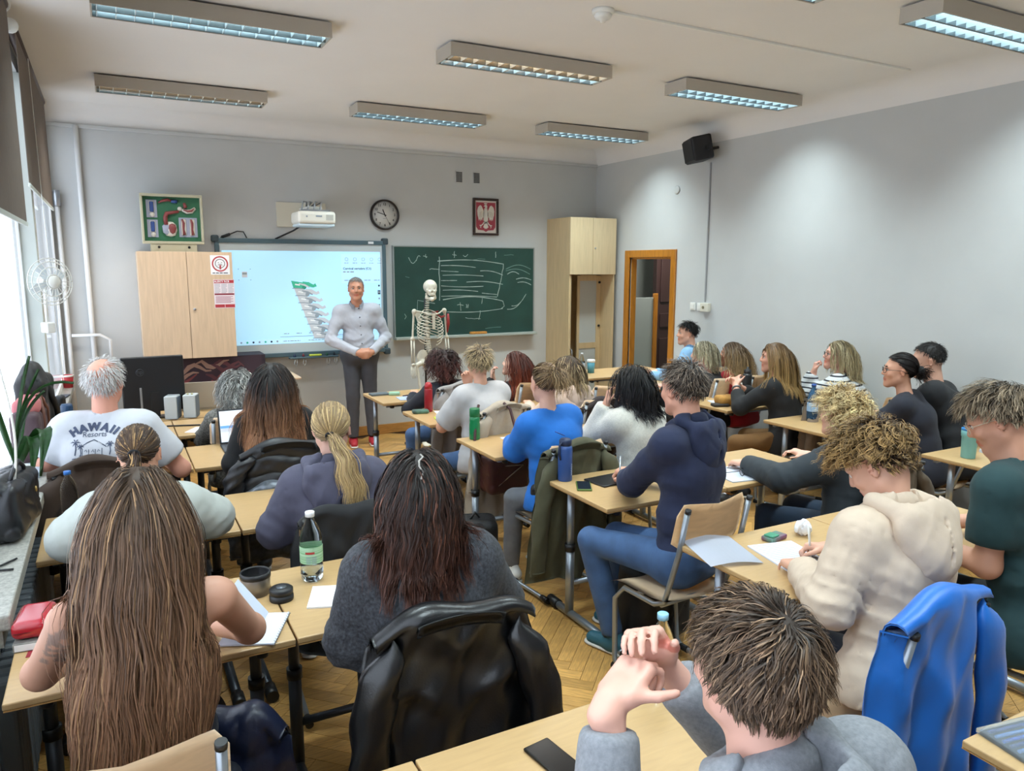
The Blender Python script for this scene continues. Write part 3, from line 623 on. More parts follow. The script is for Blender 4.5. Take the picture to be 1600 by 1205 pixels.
# no-... notice and information notice
o = empty('prohibition_notice', (0.945, CYF - 0.001, 1.905), 0, 'square white notice with a red ring and face symbol on the cabinet door', 'notice')
slab('sheet', -.085, .085, -0.0012, 0, -.095, .085, paper, o)
flat('red_ring', stroke(disc(0, 0.005, 0.066, 32) + [(0.066, .005)], 0.012), -0.0016, redink, o)
flat('face_outline', stroke(disc(0, 0.008, 0.042, 20, .04) + [(0.042, .008)], 0.005), -0.0016, ink, o)
for s in (-1, 1): flat('eye_mark', disc(s * .014, .016, .004, 8), -0.0016, ink, o)
flat('mouth_mark', stroke(arc(-.02, -.008, .02, -.008, .01), .004), -0.0016, ink, o); flat('finger_mark', [(-.006, -.045), (.008, -.045), (.008, -.005), (-.006, -.005)], -0.0018, redink, o)
words('notice_caption', -.07, .07, -0.0013, -.08, .008, ink, o)
o = empty('information_notice', (0.97, CYF - 0.001, 1.63), 0, 'white and red printed information notice with columns of text on the cabinet door', 'notice')
slab('sheet', -.093, .093, -0.0012, 0, -.135, .135, mat('notice_paper', '#E6DCE2', 0.7), o)
slab('header_band', -.088, .088, -.0016, -.0012, .10, .13, redink, o); text('notice_title', 'ALERTY RCB', 0.024, onfront(-.02, -.002, .115), paper, o, .0006)
slab('middle_band', -.088, .088, -.0016, -.0012, -.012, .004, mat('notice_dark_red', '#8C3A48', 0.6), o)
for k in range(2): slab('footer_band', -.088 + .09 * k, -.002 + .09 * k, -.0016, -.0012, -.13, -.10, redink, o)
for r_ in range(8):
    for c_ in range(3): slab('text_line', -.085 + .06 * c_, -.035 + .06 * c_ - (.01 if r_ % 4 == 3 else 0), -.0016, -.0012, .088 - .0115 * r_, .092 - .0115 * r_, greyink, o)
for r_ in range(6): slab('text_line', -.08, .075 - .02 * (r_ % 2), -.0016, -.0012, -.03 - .011 * r_, -.025 - .011 * r_, mat('notice_pink_text', '#A8697A', 0.6), o)
# ---- display box with vessel models on top of the cabinet
def dz(px, pz): return ((px - 600) / 1000 * 0.55, (600 - pz) / 1000 * 0.52)
e = empty('anatomy_display_case', (0.575, 7.86, 2.31), 0, 'green display case of heart and vessel models on top of the birch cabinet', 'display case')
e.rotation_euler = (R(2), 0, 0)
cream = mat('case_cream', '#B3B098', 0.5)
for n_, a in (('rim_top', (-.265, .265, .215, .24)), ('rim_bottom', (-.265, .265, -.215, -.19)), ('rim_left', (-.265, -.245, -.19, .215)), ('rim_right', (.245, .265, -.19, .215))): slab(n_, a[0], a[1], -0.06, 0.06, a[2], a[3], cream, e, 0.004)
slab('stand', -.20, .20, -.05, .05, -.29, -.215, cream, e, .004)
for xx in (-.13, .13): MB().cyl((xx, -.055, -.245), (xx, -.048, -.245), .012, n=12).build('screw', black_pl, e)
slab('back_panel', -.245, .245, 0.0, 0.05, -.19, .215, mat('case_green', '#2F6B4C', 0.5, noise=.1), e)
lav = mat('model_lavender', '#9AA0B4', 0.5); navy_ = mat('model_blue', '#2F4A86', 0.45); rd = mat('model_red', '#7F3D3E', 0.45); wht = mat('model_white', '#CFCCC4', 0.5)
for (zc, zt) in ((0.105, 1), (-0.075, 0)):
    slab('leg_model_panel', -.215, -.125, -.008, .001, zc - .08, zc + .08, lav, e)
    slab('leg_model_white', -.193, -.147, -.012, -.007, zc - .035, zc + .07, wht, e, .006); slab('leg_model', -.188, -.152, -.02, -.010, zc - .03, zc + .065, navy_, e, .008)
    MB().lathe([(0, 0), (.022, 0), (.022, .01), (0, .012)], (-.168, -.008, zc - .055), 16, M90).build('valve_model', wht, e)
slab('artery_panel', .055, .215, -.008, .001, -.15, .03, lav, e)
for xx in (.095, .17):
    slab('artery_model_white', xx - .022, xx + .022, -.014, -.007, -.135, .018, wht, e, .01); MB().tube([(xx - .01, -.016, .015), (xx, -.018, -.02), (xx - .003, -.018, -.08), (xx + .004, -.018, -.13)], [.007, .012, .009, .014], 8).build('artery_model', rd, e)
MB().tube([(-.055, -.02, -.04), (-.06, -.02, .03), (-.045, -.02, .065), (-.01, -.02, .072), (.06, -.02, .085)], [.018, .02, .02, .016, .012], 10).build('aorta_model', rd, e)
MB().lathe([(0, -.06), (.04, -.05), (.058, -.01), (.05, .03), (.025, .05), (0, .052)], (-.02, -.012, -.075), 16, Matrix.Diagonal((1, .35, 1.25))).build('heart_model', wht, e)
MB().lathe([(0, -.05), (.022, -.035), (.034, 0), (.026, .03), (0, .04)], (-.004, -.03, -.07), 14, Matrix.Diagonal((1, .35, 1.1))).build('heart_chamber', rd, e)
MB().lathe([(0, -.05), (.03, -.03), (.036, .02), (0, .045)], (-.055, -.022, -.075), 14, Matrix.Diagonal((1, .3, 1.2))).build('heart_side', lav, e)
MB().tube([(.09, -.012, .10), (.13, -.012, .085), (.17, -.012, .09), (.205, -.012, .12)], [.012, .02, .02, .014], 10).build('vessel_section', wht, e); MB().tube([(.10, -.022, .10), (.135, -.028, .088), (.17, -.028, .094), (.195, -.022, .115)], [.006, .010, .010, .006], 8).build('vessel_core', rd, e)
MB().lathe([(0, 0), (.02, 0), (.02, .008), (0, .01)], (.07, -.008, .11), 14, M90).build('vessel_ring', wht, e); MB().tube([(.11, -.015, .165), (.12, -.018, .12)], [.012, .018], 8).build('vessel_branch', rd, e)
MB().tube([(-.11, -.012, .16), (-.07, -.014, .18), (-.03, -.014, .19), (0, -.012, .18)], [.006, .012, .015, .008], 8).build('vein_model', rd, e); MB().tube([(0, -.012, .175), (.05, -.012, .175)], [.012, .018], 8).build('vein_model_end', navy_, e)
# ---- tall cabinet in the corner
TX0, TX1, TYF = 4.81, 5.465, 7.56
e = empty('tall_corner_cabinet', (0, 0, 0), 0, 'tall maple cabinet with closed top doors and an open lower door, beside the doorway', 'cabinet')
slab('side_panel', TX0, TX0 + .02, TYF + .02, YF - .002, 0.0, 2.465, birch2, e); slab('side_panel', TX1 - .02, TX1, TYF + .02, YF - .002, 0, 2.465, birch2, e)
slab('back_panel', TX0 + .02, TX1 - .02, YF - .012, YF - .003, 0, 2.465, birch2, e)
for z in (0.04, 1.80, 2.445): slab('shelf', TX0 + .02, TX1 - .02, TYF + .02, YF - .012, z, z + .02, birch2, e)
tm = 5.13
for k, (a, b_) in enumerate(((TX0 + .0, tm - .002), (tm + .002, TX1))):
    dr = slab('top_door', a, b_, TYF, TYF + .019, 1.80, 2.465, mat('maple_door', '#D3BE98', 0.4, wood=.08, nscale=5, stretch=(9, 9, .8)), e, .002)
MB().cyl((tm + .03, TYF, 2.11), (tm + .03, TYF - .012, 2.11), .009, n=10).build('lock', metal_m, dr)
slab('inner_side', TX0 + .021, TX0 + .04, TYF + .03, YF - .02, .06, 1.79, birch2, e)
# lower glazed door standing ajar inside the frame
dr = slab('glazed_door_stile', 5.10, 5.135, TYF + .28, TYF + .30, .06, 1.78, birch2, e); slab('glazed_door_stile', 5.385, 5.445, TYF + .28, TYF + .30, .06, 1.78, birch2, e)
for z in (0.06, 0.88, 1.72): slab('glazed_door_rail', 5.135, 5.385, TYF + .28, TYF + .30, z, z + .07, birch2, e)
slab('glazed_pane', 5.135, 5.385, TYF + .288, TYF + .292, .13, .88, mat('frosted_pane', '#B9BEBC', 0.35), e); slab('glazed_pane', 5.135, 5.385, TYF + .288, TYF + .292, .95, 1.72, mat('frosted_pane'), e)
for z in (.45, 1.16, 1.70): MB().cyl((5.42, TYF + .28, z), (5.42, TYF + .262, z), .014, n=10).build('hinge_cap', black_pl, e)
MB().tube([(TX0 + .03, TYF + .015, .80), (TX0 + .03, TYF - .02, .82), (TX0 + .03, TYF - .02, .90), (TX0 + .03, TYF + .015, .92)], .005, 6).build('handle', metal_m, e)
# ---- small table with green legs under the whiteboard
green_m = mat('green_enamel', '#2F6B58', 0.4)
e = empty('green_legged_table', (0, 0, 0), 0, 'small school table with dark green legs under the whiteboard', 'table')
slab('table_top', 0.95, 1.60, 7.35, 7.82, 0.80, 0.822, birch, e, .006)
for (x, y) in ((1.0, 7.40), (1.52, 7.40), (1.0, 7.76), (1.52, 7.76)): MB().cyl((x, y, 0), (x, y, .80), .016, n=10).build('leg', green_m, e)
for y in (7.40, 7.76): MB().cyl((1.0, y, .55), (1.52, y, .55), .011, n=8).build('stretcher', green_m, e)
# ================================================================== smooth solids: distance fields meshed with surface nets
def V3(*a): return np.array(a, float)
def nrm(v): v = np.asarray(v, float); return v / (np.linalg.norm(v) + 1e-12)
def cap(a, b, ra, rb=None, k=0.03, flat=None, op='u', cut=None):
    return dict(t='cap', a=np.asarray(a, float), b=np.asarray(b, float), ra=ra, rb=ra if rb is None else rb, k=k, flat=flat, op=op, cut=cut)
def ell(c, r, M=None, k=0.02, op='u', cut=None):
    return dict(t='ell', c=np.asarray(c, float), r=np.asarray(r, float), M=np.eye(3) if M is None else np.asarray(M, float), k=k, op=op, cut=cut)
def rbx(c, h, M=None, r=0.01, k=0.01, op='u', cut=None):
    return dict(t='box', c=np.asarray(c, float), h=np.asarray(h, float), M=np.eye(3) if M is None else np.asarray(M, float), r=r, k=k, op=op, cut=cut)
def tor(c, M, R_, r, sq=1.0, k=0.01, op='u', cut=None):
    return dict(t='tor', c=np.asarray(c, float), M=np.asarray(M, float), R=R_, r=r, sq=sq, k=k, op=op, cut=cut)
def _bounds(p):
    if p['t'] == 'cap':
        lo = np.minimum(p['a'] - p['ra'], p['b'] - p['rb']); hi = np.maximum(p['a'] + p['ra'], p['b'] + p['rb'])
        return lo, hi
    if p['t'] == 'ell': r = np.sqrt(((p['M'] * p['r'][:, None]) ** 2).sum(0)); return p['c'] - r, p['c'] + r
    if p['t'] == 'box': r = (np.abs(p['M']) * (p['h'] + p['r'])[:, None]).sum(0); return p['c'] - r, p['c'] + r
    if p['t'] == 'tor': r = np.full(3, p['R'] + p['r']) ; return p['c'] - r, p['c'] + r
def _dist(p, X, Y, Z):
    if p['t'] == 'cap':
        a, ab = p['a'], p['b'] - p['a']; L2 = ab @ ab + 1e-12
        x, y, z = X - a[0], Y - a[1], Z - a[2]
        t = np.clip((x * ab[0] + y * ab[1] + z * ab[2]) / L2, 0, 1)
        x = x - t * ab[0]; y = y - t * ab[1]; z = z - t * ab[2]
        if p['flat']:
            n, f = p['flat']; q = (x * n[0] + y * n[1] + z * n[2]) * (1 / f - 1)
            x = x + q * n[0]; y = y + q * n[1]; z = z + q * n[2]
        return np.sqrt(x * x + y * y + z * z) - (p['ra'] + (p['rb'] - p['ra']) * t)
    c, M = p['c'], p['M']
    x, y, z = X - c[0], Y - c[1], Z - c[2]
    u = x * M[0, 0] + y * M[0, 1] + z * M[0, 2]; v = x * M[1, 0] + y * M[1, 1] + z * M[1, 2]; w = x * M[2, 0] + y * M[2, 1] + z * M[2, 2]
    if p['t'] == 'ell':
        r = p['r']
        k0 = np.sqrt((u / r[0]) ** 2 + (v / r[1]) ** 2 + (w / r[2]) ** 2)
        k1 = np.sqrt((u / r[0] ** 2) ** 2 + (v / r[1] ** 2) ** 2 + (w / r[2] ** 2) ** 2)
        return k0 * (k0 - 1) / (k1 + 1e-9)
    if p['t'] == 'box':
        h = p['h']; a, b, c_ = np.abs(u) - h[0], np.abs(v) - h[1], np.abs(w) - h[2]
        return np.sqrt(np.maximum(a, 0) ** 2 + np.maximum(b, 0) ** 2 + np.maximum(c_, 0) ** 2) + np.minimum(np.maximum(a, np.maximum(b, c_)), 0) - p['r']
    if p['t'] == 'tor':
        q = np.sqrt(u * u + v * v) - p['R']; w = w / p['sq']
        return np.sqrt(q * q + w * w) - p['r']
FAR = 0.09
def field(prims, h, pad=0.02, disp=None, post=None):
    un = [p for p in prims if p['op'] == 'u']
    los, his = zip(*[_bounds(p) for p in un])
    lo = np.min(los, 0) - pad; hi = np.max(his, 0) + pad
    n = np.ceil((hi - lo) / h).astype(int) + 1
    ax = [(lo[i] + h * np.arange(n[i])).astype(np.float32) for i in range(3)]
    D = np.full(n, FAR, np.float32)
    for p in prims:
        k = p['k']
        bl, bh = _bounds(p); m = max(k, 0.02) + 2 * h
        if p['op'] == 'i': i0 = np.zeros(3, int); i1 = n
        else:
            i0 = np.clip(np.floor((bl - m - lo) / h).astype(int), 0, n); i1 = np.clip(np.ceil((bh + m - lo) / h).astype(int) + 1, 0, n)
        if (i1 <= i0).any(): continue
        sl = tuple(slice(a, b) for a, b in zip(i0, i1))
        X, Y, Z = ax[0][sl[0]][:, None, None], ax[1][sl[1]][None, :, None], ax[2][sl[2]][None, None, :]
        d = _dist(p, X, Y, Z)
        if p['cut']:
            for (q, nn) in p['cut']: d = np.maximum(d, (X - q[0]) * nn[0] + (Y - q[1]) * nn[1] + (Z - q[2]) * nn[2])
        A = D[sl]
        if p['op'] == 'u':
            hh = np.maximum(k - np.abs(A - d), 0) / max(k, 1e-6); D[sl] = np.minimum(A, d) - hh * hh * k * 0.25
        elif p['op'] == 's':
            d = -d; hh = np.maximum(k - np.abs(A - d), 0) / max(k, 1e-6); D[sl] = np.maximum(A, d) + hh * hh * k * 0.25
    if post: D = post(D, ax)
    if disp is not None:
        idx = np.nonzero(np.abs(D) < 0.03)
        D[idx] += disp(ax[0][idx[0]], ax[1][idx[1]], ax[2][idx[2]]).astype(np.float32)
    D[0] = D[-1] = np.maximum(D[0], h * 0.5); D[:, 0] = np.maximum(D[:, 0], h * .5); D[:, -1] = np.maximum(D[:, -1], h * .5); D[:, :, 0] = np.maximum(D[:, :, 0], h * .5); D[:, :, -1] = np.maximum(D[:, :, -1], h * .5); D[-1] = np.maximum(D[-1], h * .5); D[0] = np.maximum(D[0], h * .5)
    return D, lo, h
def nets(D, lo, h):
    ins = D < 0
    nx, ny, nz = D.shape
    c = np.zeros((nx - 1, ny - 1, nz - 1), np.uint8)
    for i in (0, 1):
        for j in (0, 1):
            for k in (0, 1): c += ins[i:nx - 1 + i, j:ny - 1 + j, k:nz - 1 + k]
    act = (c > 0) & (c < 8)
    I = np.argwhere(act)
    idm = np.full(act.shape, -1, np.int32); idm[act] = np.arange(len(I))
    cs = {}
    for i in (0, 1):
        for j in (0, 1):
            for k in (0, 1): cs[i, j, k] = D[I[:, 0] + i, I[:, 1] + j, I[:, 2] + k]
    acc = np.zeros((len(I), 3)); cnt = np.zeros(len(I))
    for a in range(3):
        for o1 in (0, 1):
            for o2 in (0, 1):
                p = [o1, o2]; p.insert(a, 0); q = [o1, o2]; q.insert(a, 1)
                v0, v1 = cs[tuple(p)], cs[tuple(q)]
                m = (v0 < 0) != (v1 < 0)
                t = np.where(m, v0 / np.where(m, v0 - v1, 1), 0)
                pt = np.array(p, float)[None, :].repeat(len(I), 0); pt[:, a] = t
                acc[m] += pt[m]; cnt[m] += 1
    verts = lo + h * (I + acc / cnt[:, None])
    quads = []
    for a in range(3):
        b, c2 = (a + 1) % 3, (a + 2) % 3
        s0 = [slice(None)] * 3; s1 = [slice(None)] * 3; s0[a] = slice(0, -1); s1[a] = slice(1, None)
        A, B = ins[tuple(s0)], ins[tuple(s1)]
        E = np.argwhere(A != B)
        ok = (E[:, b] > 0) & (E[:, c2] > 0) & (E[:, b] < D.shape[b] - 1) & (E[:, c2] < D.shape[c2] - 1)
        E = E[ok]
        if not len(E): continue
        fl = A[E[:, 0], E[:, 1], E[:, 2]]
        def cell(db, dc):
            F = E.copy(); F[:, b] -= db; F[:, c2] -= dc
            return idm[F[:, 0], F[:, 1], F[:, 2]]
        q = np.stack([cell(1, 1), cell(0, 1), cell(0, 0), cell(1, 0)], 1)
        q[~fl] = q[~fl][:, ::-1]
        quads.append(q)
    return verts, np.concatenate(quads) if quads else np.zeros((0, 4), int)
def np_mesh(name, verts, quads, colors=None, smooth=True, attr='col'):
    me = bpy.data.meshes.new(name)
    k = quads.shape[1]
    me.vertices.add(len(verts)); me.vertices.foreach_set('co', np.asarray(verts, np.float32).ravel())
    me.loops.add(len(quads) * k); me.loops.foreach_set('vertex_index', np.asarray(quads, np.int32).ravel())
    me.polygons.add(len(quads)); me.polygons.foreach_set('loop_start', np.arange(0, len(quads) * k, k, dtype=np.int32))
    if smooth: me.polygons.foreach_set('use_smooth', np.ones(len(quads), bool))
    if colors is not None:
        at = me.attributes.new(attr, 'FLOAT_COLOR', 'POINT')
        cc = np.ones((len(verts), 4), np.float32); cc[:, :3] = colors; at.data.foreach_set('color', cc.ravel())
    me.update(calc_edges=True)
    return me
def blur(D, n=1):
    for _ in range(n):
        for a in range(3):
            E = D.copy(); s0 = [slice(None)] * 3; s1 = [slice(None)] * 3; sm = [slice(None)] * 3
            s0[a] = slice(0, -2); s1[a] = slice(2, None); sm[a] = slice(1, -1)
            E[tuple(sm)] = (D[tuple(s0)] + D[tuple(s1)] + D[tuple(sm)]) / 3; D = E
    return D
TRI = {}
def solid(name, prims, h, m, parent=None, disp=None, colfn=None, origin=None, relax=1, post=None):
    v, q = nets(*field(prims, h, disp=disp, post=post))
    for _ in range(relax):      # light relaxation, keeps volume well enough at this size
        s = np.zeros_like(v); c = np.zeros(len(v))
        for a, b in ((0, 1), (1, 2), (2, 3), (3, 0)):
            np.add.at(s, q[:, a], v[q[:, b]]); np.add.at(c, q[:, a], 1); np.add.at(s, q[:, b], v[q[:, a]]); np.add.at(c, q[:, b], 1)
        v = v * 0.5 + 0.5 * s / np.maximum(c, 1)[:, None]
    col = colfn(v) if colfn else None
    if origin is not None: v = v - np.asarray(origin)
    me = np_mesh(name, v, q, col)
    TRI[name] = TRI.get(name, 0) + 2 * len(q)
    o = link_mesh(name, me, m, parent)
    return o
def wrinkle(amp, freq=14.0, seed=0, down=None):
    r = np.random.default_rng(seed); ks = [nrm(r.normal(size=3)) for _ in range(6)]; ph = r.uniform(0, 6.28, 6)
    def f(x, y, z):
        def dt(i): return ks[i][0] * x + ks[i][1] * y + ks[i][2] * z
        w = np.sin(freq * 0.55 * dt(0) + ph[0]); w2 = np.sin(freq * 0.8 * dt(3) + ph[3])
        a = np.abs(np.sin(freq * 0.9 * dt(1) + 1.6 * w + ph[1])); b = np.abs(np.sin(freq * 0.75 * dt(2) + 1.8 * w2 + ph[2]))
        m = 0.5 + 0.5 * np.sin(freq * 0.4 * dt(4) + w + ph[4])
        ra = np.maximum(0, 1 - a * 1.9); rb = np.maximum(0, 1 - b * 1.9)
        return amp * (ra * ra * m * 1.1 + rb * rb * (1 - m) * 1.1 - 0.25 + 0.25 * w * w2)
    return f
# ================================================================== people
def frame(yaw, pitch=0.0, roll=0.0):
    """rows: right, forward, up (degrees; yaw clockwise from +Y, pitch down)"""
    y, p, ro = R(yaw), R(pitch), R(roll)
    f = V3(math.sin(y) * math.cos(p), math.cos(y) * math.cos(p), -math.sin(p)); r = V3(math.cos(y), -math.sin(y), 0); u = np.cross(r, f)
    return np.array([r * math.cos(ro) + u * math.sin(ro), f, -r * math.sin(ro) + u * math.cos(ro)])
def rgb(c): return np.array(lin(c)[:3])
def head_prims(C, M, s, sex='m', ears=True, smile=False):
    def at(x, y, z): return C + s * (x * M[0] + y * M[1] + z * M[2])
    E = lambda c, r, k=0.02, op='u': ell(at(*c), np.array(r) * s, M, k * s, op)
    K = lambda a, b, ra, rb, k=0.015, op='u': cap(at(*a), at(*b), ra * s, rb * s, k * s, op=op)
    j = 1.0 if sex == 'm' else 0.9
    P = [E((0, -.012, .035), (.074, .094, .084)), E((0, .030, -.020), (.058, .062, .080), .03),
         K((-.050 * j, .005, -.050), (-.012, .068, -.092), .022, .018, .03), K((.050 * j, .005, -.050), (.012, .068, -.092), .022, .018, .03),
         E((0, .072, -.092), (.022 * j, .018, .017), .02),
         K((-.036, .074, .030), (.036, .074, .030), .012, .012, .02)]
    for sd in (-1, 1):
        P.append(E((sd * .036, .066, -.020), (.022, .020, .020), .02))
    P += [E((-.031, .095, .010), (.014, .012, .010), .014, 's'), E((.031, .095, .010), (.014, .012, .010), .014, 's')]
    P += [K((0, .087, .020), (0, .105, -.018), .0075, .011, .012), E((-.012, .094, -.024), (.008, .010, .007), .008), E((.012, .094, -.024), (.008, .010, .007), .008)]
    w = .024 if not smile else .030
    P += [K((-w, .080, -.052 + (.006 if smile else 0)), (0, .091, -.050), .0055, .007, .008), K((w, .080, -.052 + (.006 if smile else 0)), (0, .091, -.050), .0055, .007, .008),
          K((-w * .8, .080, -.062), (0, .088, -.064), .0055, .0075, .008), K((w * .8, .080, -.062), (0, .088, -.064), .0055, .0075, .008)]
    P.append(K((-w, .094, -.056 + (.003 if smile else 0)), (w, .094, -.056 + (.003 if smile else 0)), .0022, .0022, .004, 's'))
    if ears:
        for sd in (-1, 1):
            P += [ell(at(sd * .078, -.008, -.002), np.array((.008, .018, .031)) * s, frame_tilt(M, sd), .006 * s), ell(at(sd * .086, -.004, .000), np.array((.006, .010, .018)) * s, frame_tilt(M, sd), .005 * s, 's')]
    return P
def frame_tilt(M, sd):
    a = R(22) * sd
    r = M[0] * math.cos(a) - M[1] * math.sin(a) * 1.0; f = M[1] * math.cos(a) + M[0] * math.sin(a)
    return np.array([r, f, M[2]])
def hand_prims(W, d, n, side, curl=.35, s=1.0, spread=.15, thumb=0.6, curls=None, wr=.026):
    d = nrm(d); n = nrm(n - d * (n @ d)); T = side * np.cross(d, n)
    M = np.array([T, d, n]); P = []
    P.append(cap(W - d * .03 * s, W + d * .03 * s, wr * s, .026 * s, .02, flat=(n, .8)))
    P.append(rbx(W + d * .055 * s, np.array((.030, .036, .004)) * s, M, .010 * s, .014))
    P.append(ell(W + d * .035 * s + T * .026 * s + n * .008 * s, np.array((.016, .028, .014)) * s, M, .012))
    bo = (.029, .010, -.010, -.029); ln = (.070, .079, .073, .056); ra = (.0085, .0088, .0083, .0073)
    for i in range(4):
        c = curl if curls is None else curls[i]
        b = W + s * (d * (.094 - .006 * abs(i - 1.2)) + T * bo[i])
        dd = nrm(d + T * spread * (bo[i] / .03)); ang = 0; p = b
        for q, (fr, ca) in enumerate(((.46, 62), (.30, 88), (.24, 55))):
            ang += R(ca * c); di = dd * math.cos(ang) + n * math.sin(ang); e = p + di * ln[i] * fr * s
            P.append(cap(p, e, ra[i] * s * (1 - .06 * q), ra[i] * s * (1 - .06 * (q + 1)), .003)); p = e
    tb = W + s * (d * .028 + T * .030 + n * .004); td = nrm(d * (1 - thumb * .35) + T * thumb + n * .35)
    t1 = tb + td * .044 * s; t2 = t1 + nrm(td + d * .5 + n * .15) * .034 * s
    P += [cap(tb, t1, .0125 * s, .0105 * s, .010), cap(t1, t2, .0102 * s, .0085 * s, .004)]
    return P
def ik(S, W, l1, l2, hint):
    d = W - S; L = np.linalg.norm(d)
    if L > (l1 + l2) * .995: k = L / ((l1 + l2) * .995); l1, l2 = l1 * k, l2 * k
    a = (l1 * l1 - l2 * l2 + L * L) / (2 * L); hh = math.sqrt(max(l1 * l1 - a * a, 0)); u = d / L
    hv = nrm(hint - u * (hint @ u)); return S + u * a + hv * hh

# ---------------------------------------------------------------- hair
SCALP_C = V3(0, -.012, .035); SCALP_R = V3(.076, .097, .087)
def scalp_ok(q, front=0.0, nape=0.0):
    fy = q[:, 1] / np.maximum(np.hypot(q[:, 0], q[:, 1]), 1e-6)
    th = np.interp(fy, [-1, -.5, -.2, .15, .55, 1], [-.80 + nape, -.78 + nape, -.50 + nape * .6, -.02, .38 + front, .50 + front])
    return q[:, 2] > th
class Hair:
    def __init__(s, C, M, sc, colA, colB, var=.18, width=.004, n=900, seed=0, body=(), front=0.0, nape=0.0, ombre=(.3, .9), hi=None, hi_p=0.0, bald=None, ends=.35):
        s.C, s.M, s.sc = C, M, sc; s.A, s.B = rgb(colA), rgb(colB); s.var, s.w, s.n = var, width, n; s.r = np.random.default_rng(seed)
        s.body = body; s.front, s.nape = front, nape; s.V, s.Q, s.K = [], [], []; s.nv = 0; s.ombre = ombre; s.hi, s.hi_p = (rgb(hi) if hi else None), hi_p; s.bald = bald; s.ends = ends
    def L2W(s, l): return s.C + s.sc * (l @ s.M)
    def W2L(s, w): return ((w - s.C) @ s.M.T) / s.sc
    def roots(s, n):
        q = s.r.normal(size=(n * 5, 3)); q /= np.linalg.norm(q, axis=1)[:, None]
        ok = scalp_ok(q, s.front, s.nape)
        if s.bald is not None: ok &= (q @ nrm(s.bald[0])) < s.bald[1] + s.r.uniform(-.04, .04, len(q))
        return q[ok][:n]
    def cap_layer(s, grow=1.02, top=0.0):
        """the dense base of the hair, following the skull"""
        nu, nv = 44, 26
        th = np.linspace(-math.pi, math.pi, nu + 1); ph = np.linspace(-1.05, math.pi / 2, nv)
        T, Pp = np.meshgrid(th, ph); q = np.stack([np.sin(T) * np.cos(Pp), np.cos(T) * np.cos(Pp), np.sin(Pp)], -1).reshape(-1, 3)
        ok = scalp_ok(q, s.front + .03, s.nape + .06)
        if s.bald is not None: ok &= (q @ nrm(s.bald[0])) < s.bald[1]
        sc = grow + top * np.clip(q[:, 2], 0, 1) + s.r.uniform(-.006, .006, len(q))
        v = s.L2W(SCALP_C + SCALP_R * q * sc[:, None])
        a = np.arange((nv - 1) * nu); i, j = a // nu, a % nu; o = i * (nu + 1) + j
        Q = np.stack([o, o + 1, o + nu + 2, o + nu + 1], 1); Q = Q[ok[Q].all(1)]
        s.add_raw(v, Q, (s.A * .8)[None, :].repeat(len(v), 0))
    def add_raw(s, v, q, c): s.V.append(v); s.Q.append(q + s.nv); s.K.append(c); s.nv += len(v)
    def push(s, p, layer):
        l = s.W2L(p) - SCALP_C; rr = SCALP_R[None, :] + layer[:, None] / s.sc
        k = np.linalg.norm(l / rr, axis=1); m = k < 1
        l[m] /= k[m][:, None]; p = np.where(m[:, None], s.L2W(l + SCALP_C), p)
        for (a, b, ra, rb) in s.body:
            ab = b - a; t = np.clip(((p - a) @ ab) / (ab @ ab), 0, 1); c = a + t[:, None] * ab; d = p - c; L = np.linalg.norm(d, axis=1) + 1e-9
            rr = ra + (rb - ra) * t + layer; m = L < rr
            p = np.where(m[:, None], c + d / L[:, None] * rr[:, None], p)
        return p
    def ribbons(s, P, w=None, out=None, taper=.75, tvar=None):
        """P: (n, k, 3) strand points"""
        n, k, _ = P.shape; T = np.gradient(P, axis=1); T /= np.linalg.norm(T, axis=2)[..., None] + 1e-9
        o = P - (s.C - s.M[2] * .05) if out is None else out
        S = np.cross(T, o); S /= np.linalg.norm(S, axis=2)[..., None] + 1e-9
        tw = s.r.normal(0, .35, (n, 1, 1)); N = np.cross(S, T); S = S * np.cos(tw) + N * np.sin(tw)
        t = np.linspace(0, 1, k); prof = np.minimum(1, .5 + 4 * t) * (1 - taper * t ** 3)
        wd = (w or s.w) * (.6 + .8 * s.r.random((n, 1, 1))) * prof[None, :, None] * .5
        v = np.stack([P - S * wd, P + S * wd], 2).reshape(-1, 3)
        base = (np.arange(n)[:, None] * k + np.arange(k - 1)[None, :]).reshape(-1) * 2
        q = np.stack([base, base + 1, base + 3, base + 2], 1)
        f = np.clip((t - s.ombre[0]) / (s.ombre[1] - s.ombre[0]), 0, 1)[None, :, None]
        A = np.broadcast_to(s.A, (n, 3)).copy(); B = np.broadcast_to(s.B, (n, 3)).copy()
        if s.hi is not None:
            m = s.r.random(n) < s.hi_p; A[m] = s.hi; B[m] = s.hi
        br = np.clip(1 + s.var * s.r.normal(size=(n, 1, 1)), .45, 1.8)
        if tvar is not None: br = br * tvar[:, None, None]
        c = (A[:, None, :] * (1 - f) + B[:, None, :] * f) * br
        s.add_raw(v, q, np.repeat(c, 2, axis=1).reshape(-1, 3))
    def fall(s, length, k=12, lift=.35, grav=.35, part=0.0, back=.25, side=.8, vol=.02, wave=0.0, wlen=.09, clump=0.0, ncl=60, noise=.06, end_z=None, comb=None, n=None, roots=None, dirbias=None, len_fn=None, gather=None):
        """hair that leaves the parting, slides over the skull and hangs down over the body"""
        q = s.roots(n or s.n) if roots is None else roots; n = len(q)
        p = s.L2W(SCALP_C + SCALP_R * q * 1.01); nr = (q / SCALP_R); nr /= np.linalg.norm(nr, axis=1)[:, None]; nW = nr @ s.M
        lay = s.r.random(n) ** .8 * vol
        sg = np.sign(q[:, 0] - part + s.r.normal(0, .04, n)); topness = np.clip((q[:, 2] - .2) / .6, 0, 1)
        cb = np.stack([sg * side * topness, -back * np.ones(n), -.25 * np.ones(n)], 1) if comb is None else comb(q)
        d = nW * lift + cb @ s.M; d /= np.linalg.norm(d, axis=1)[:, None]
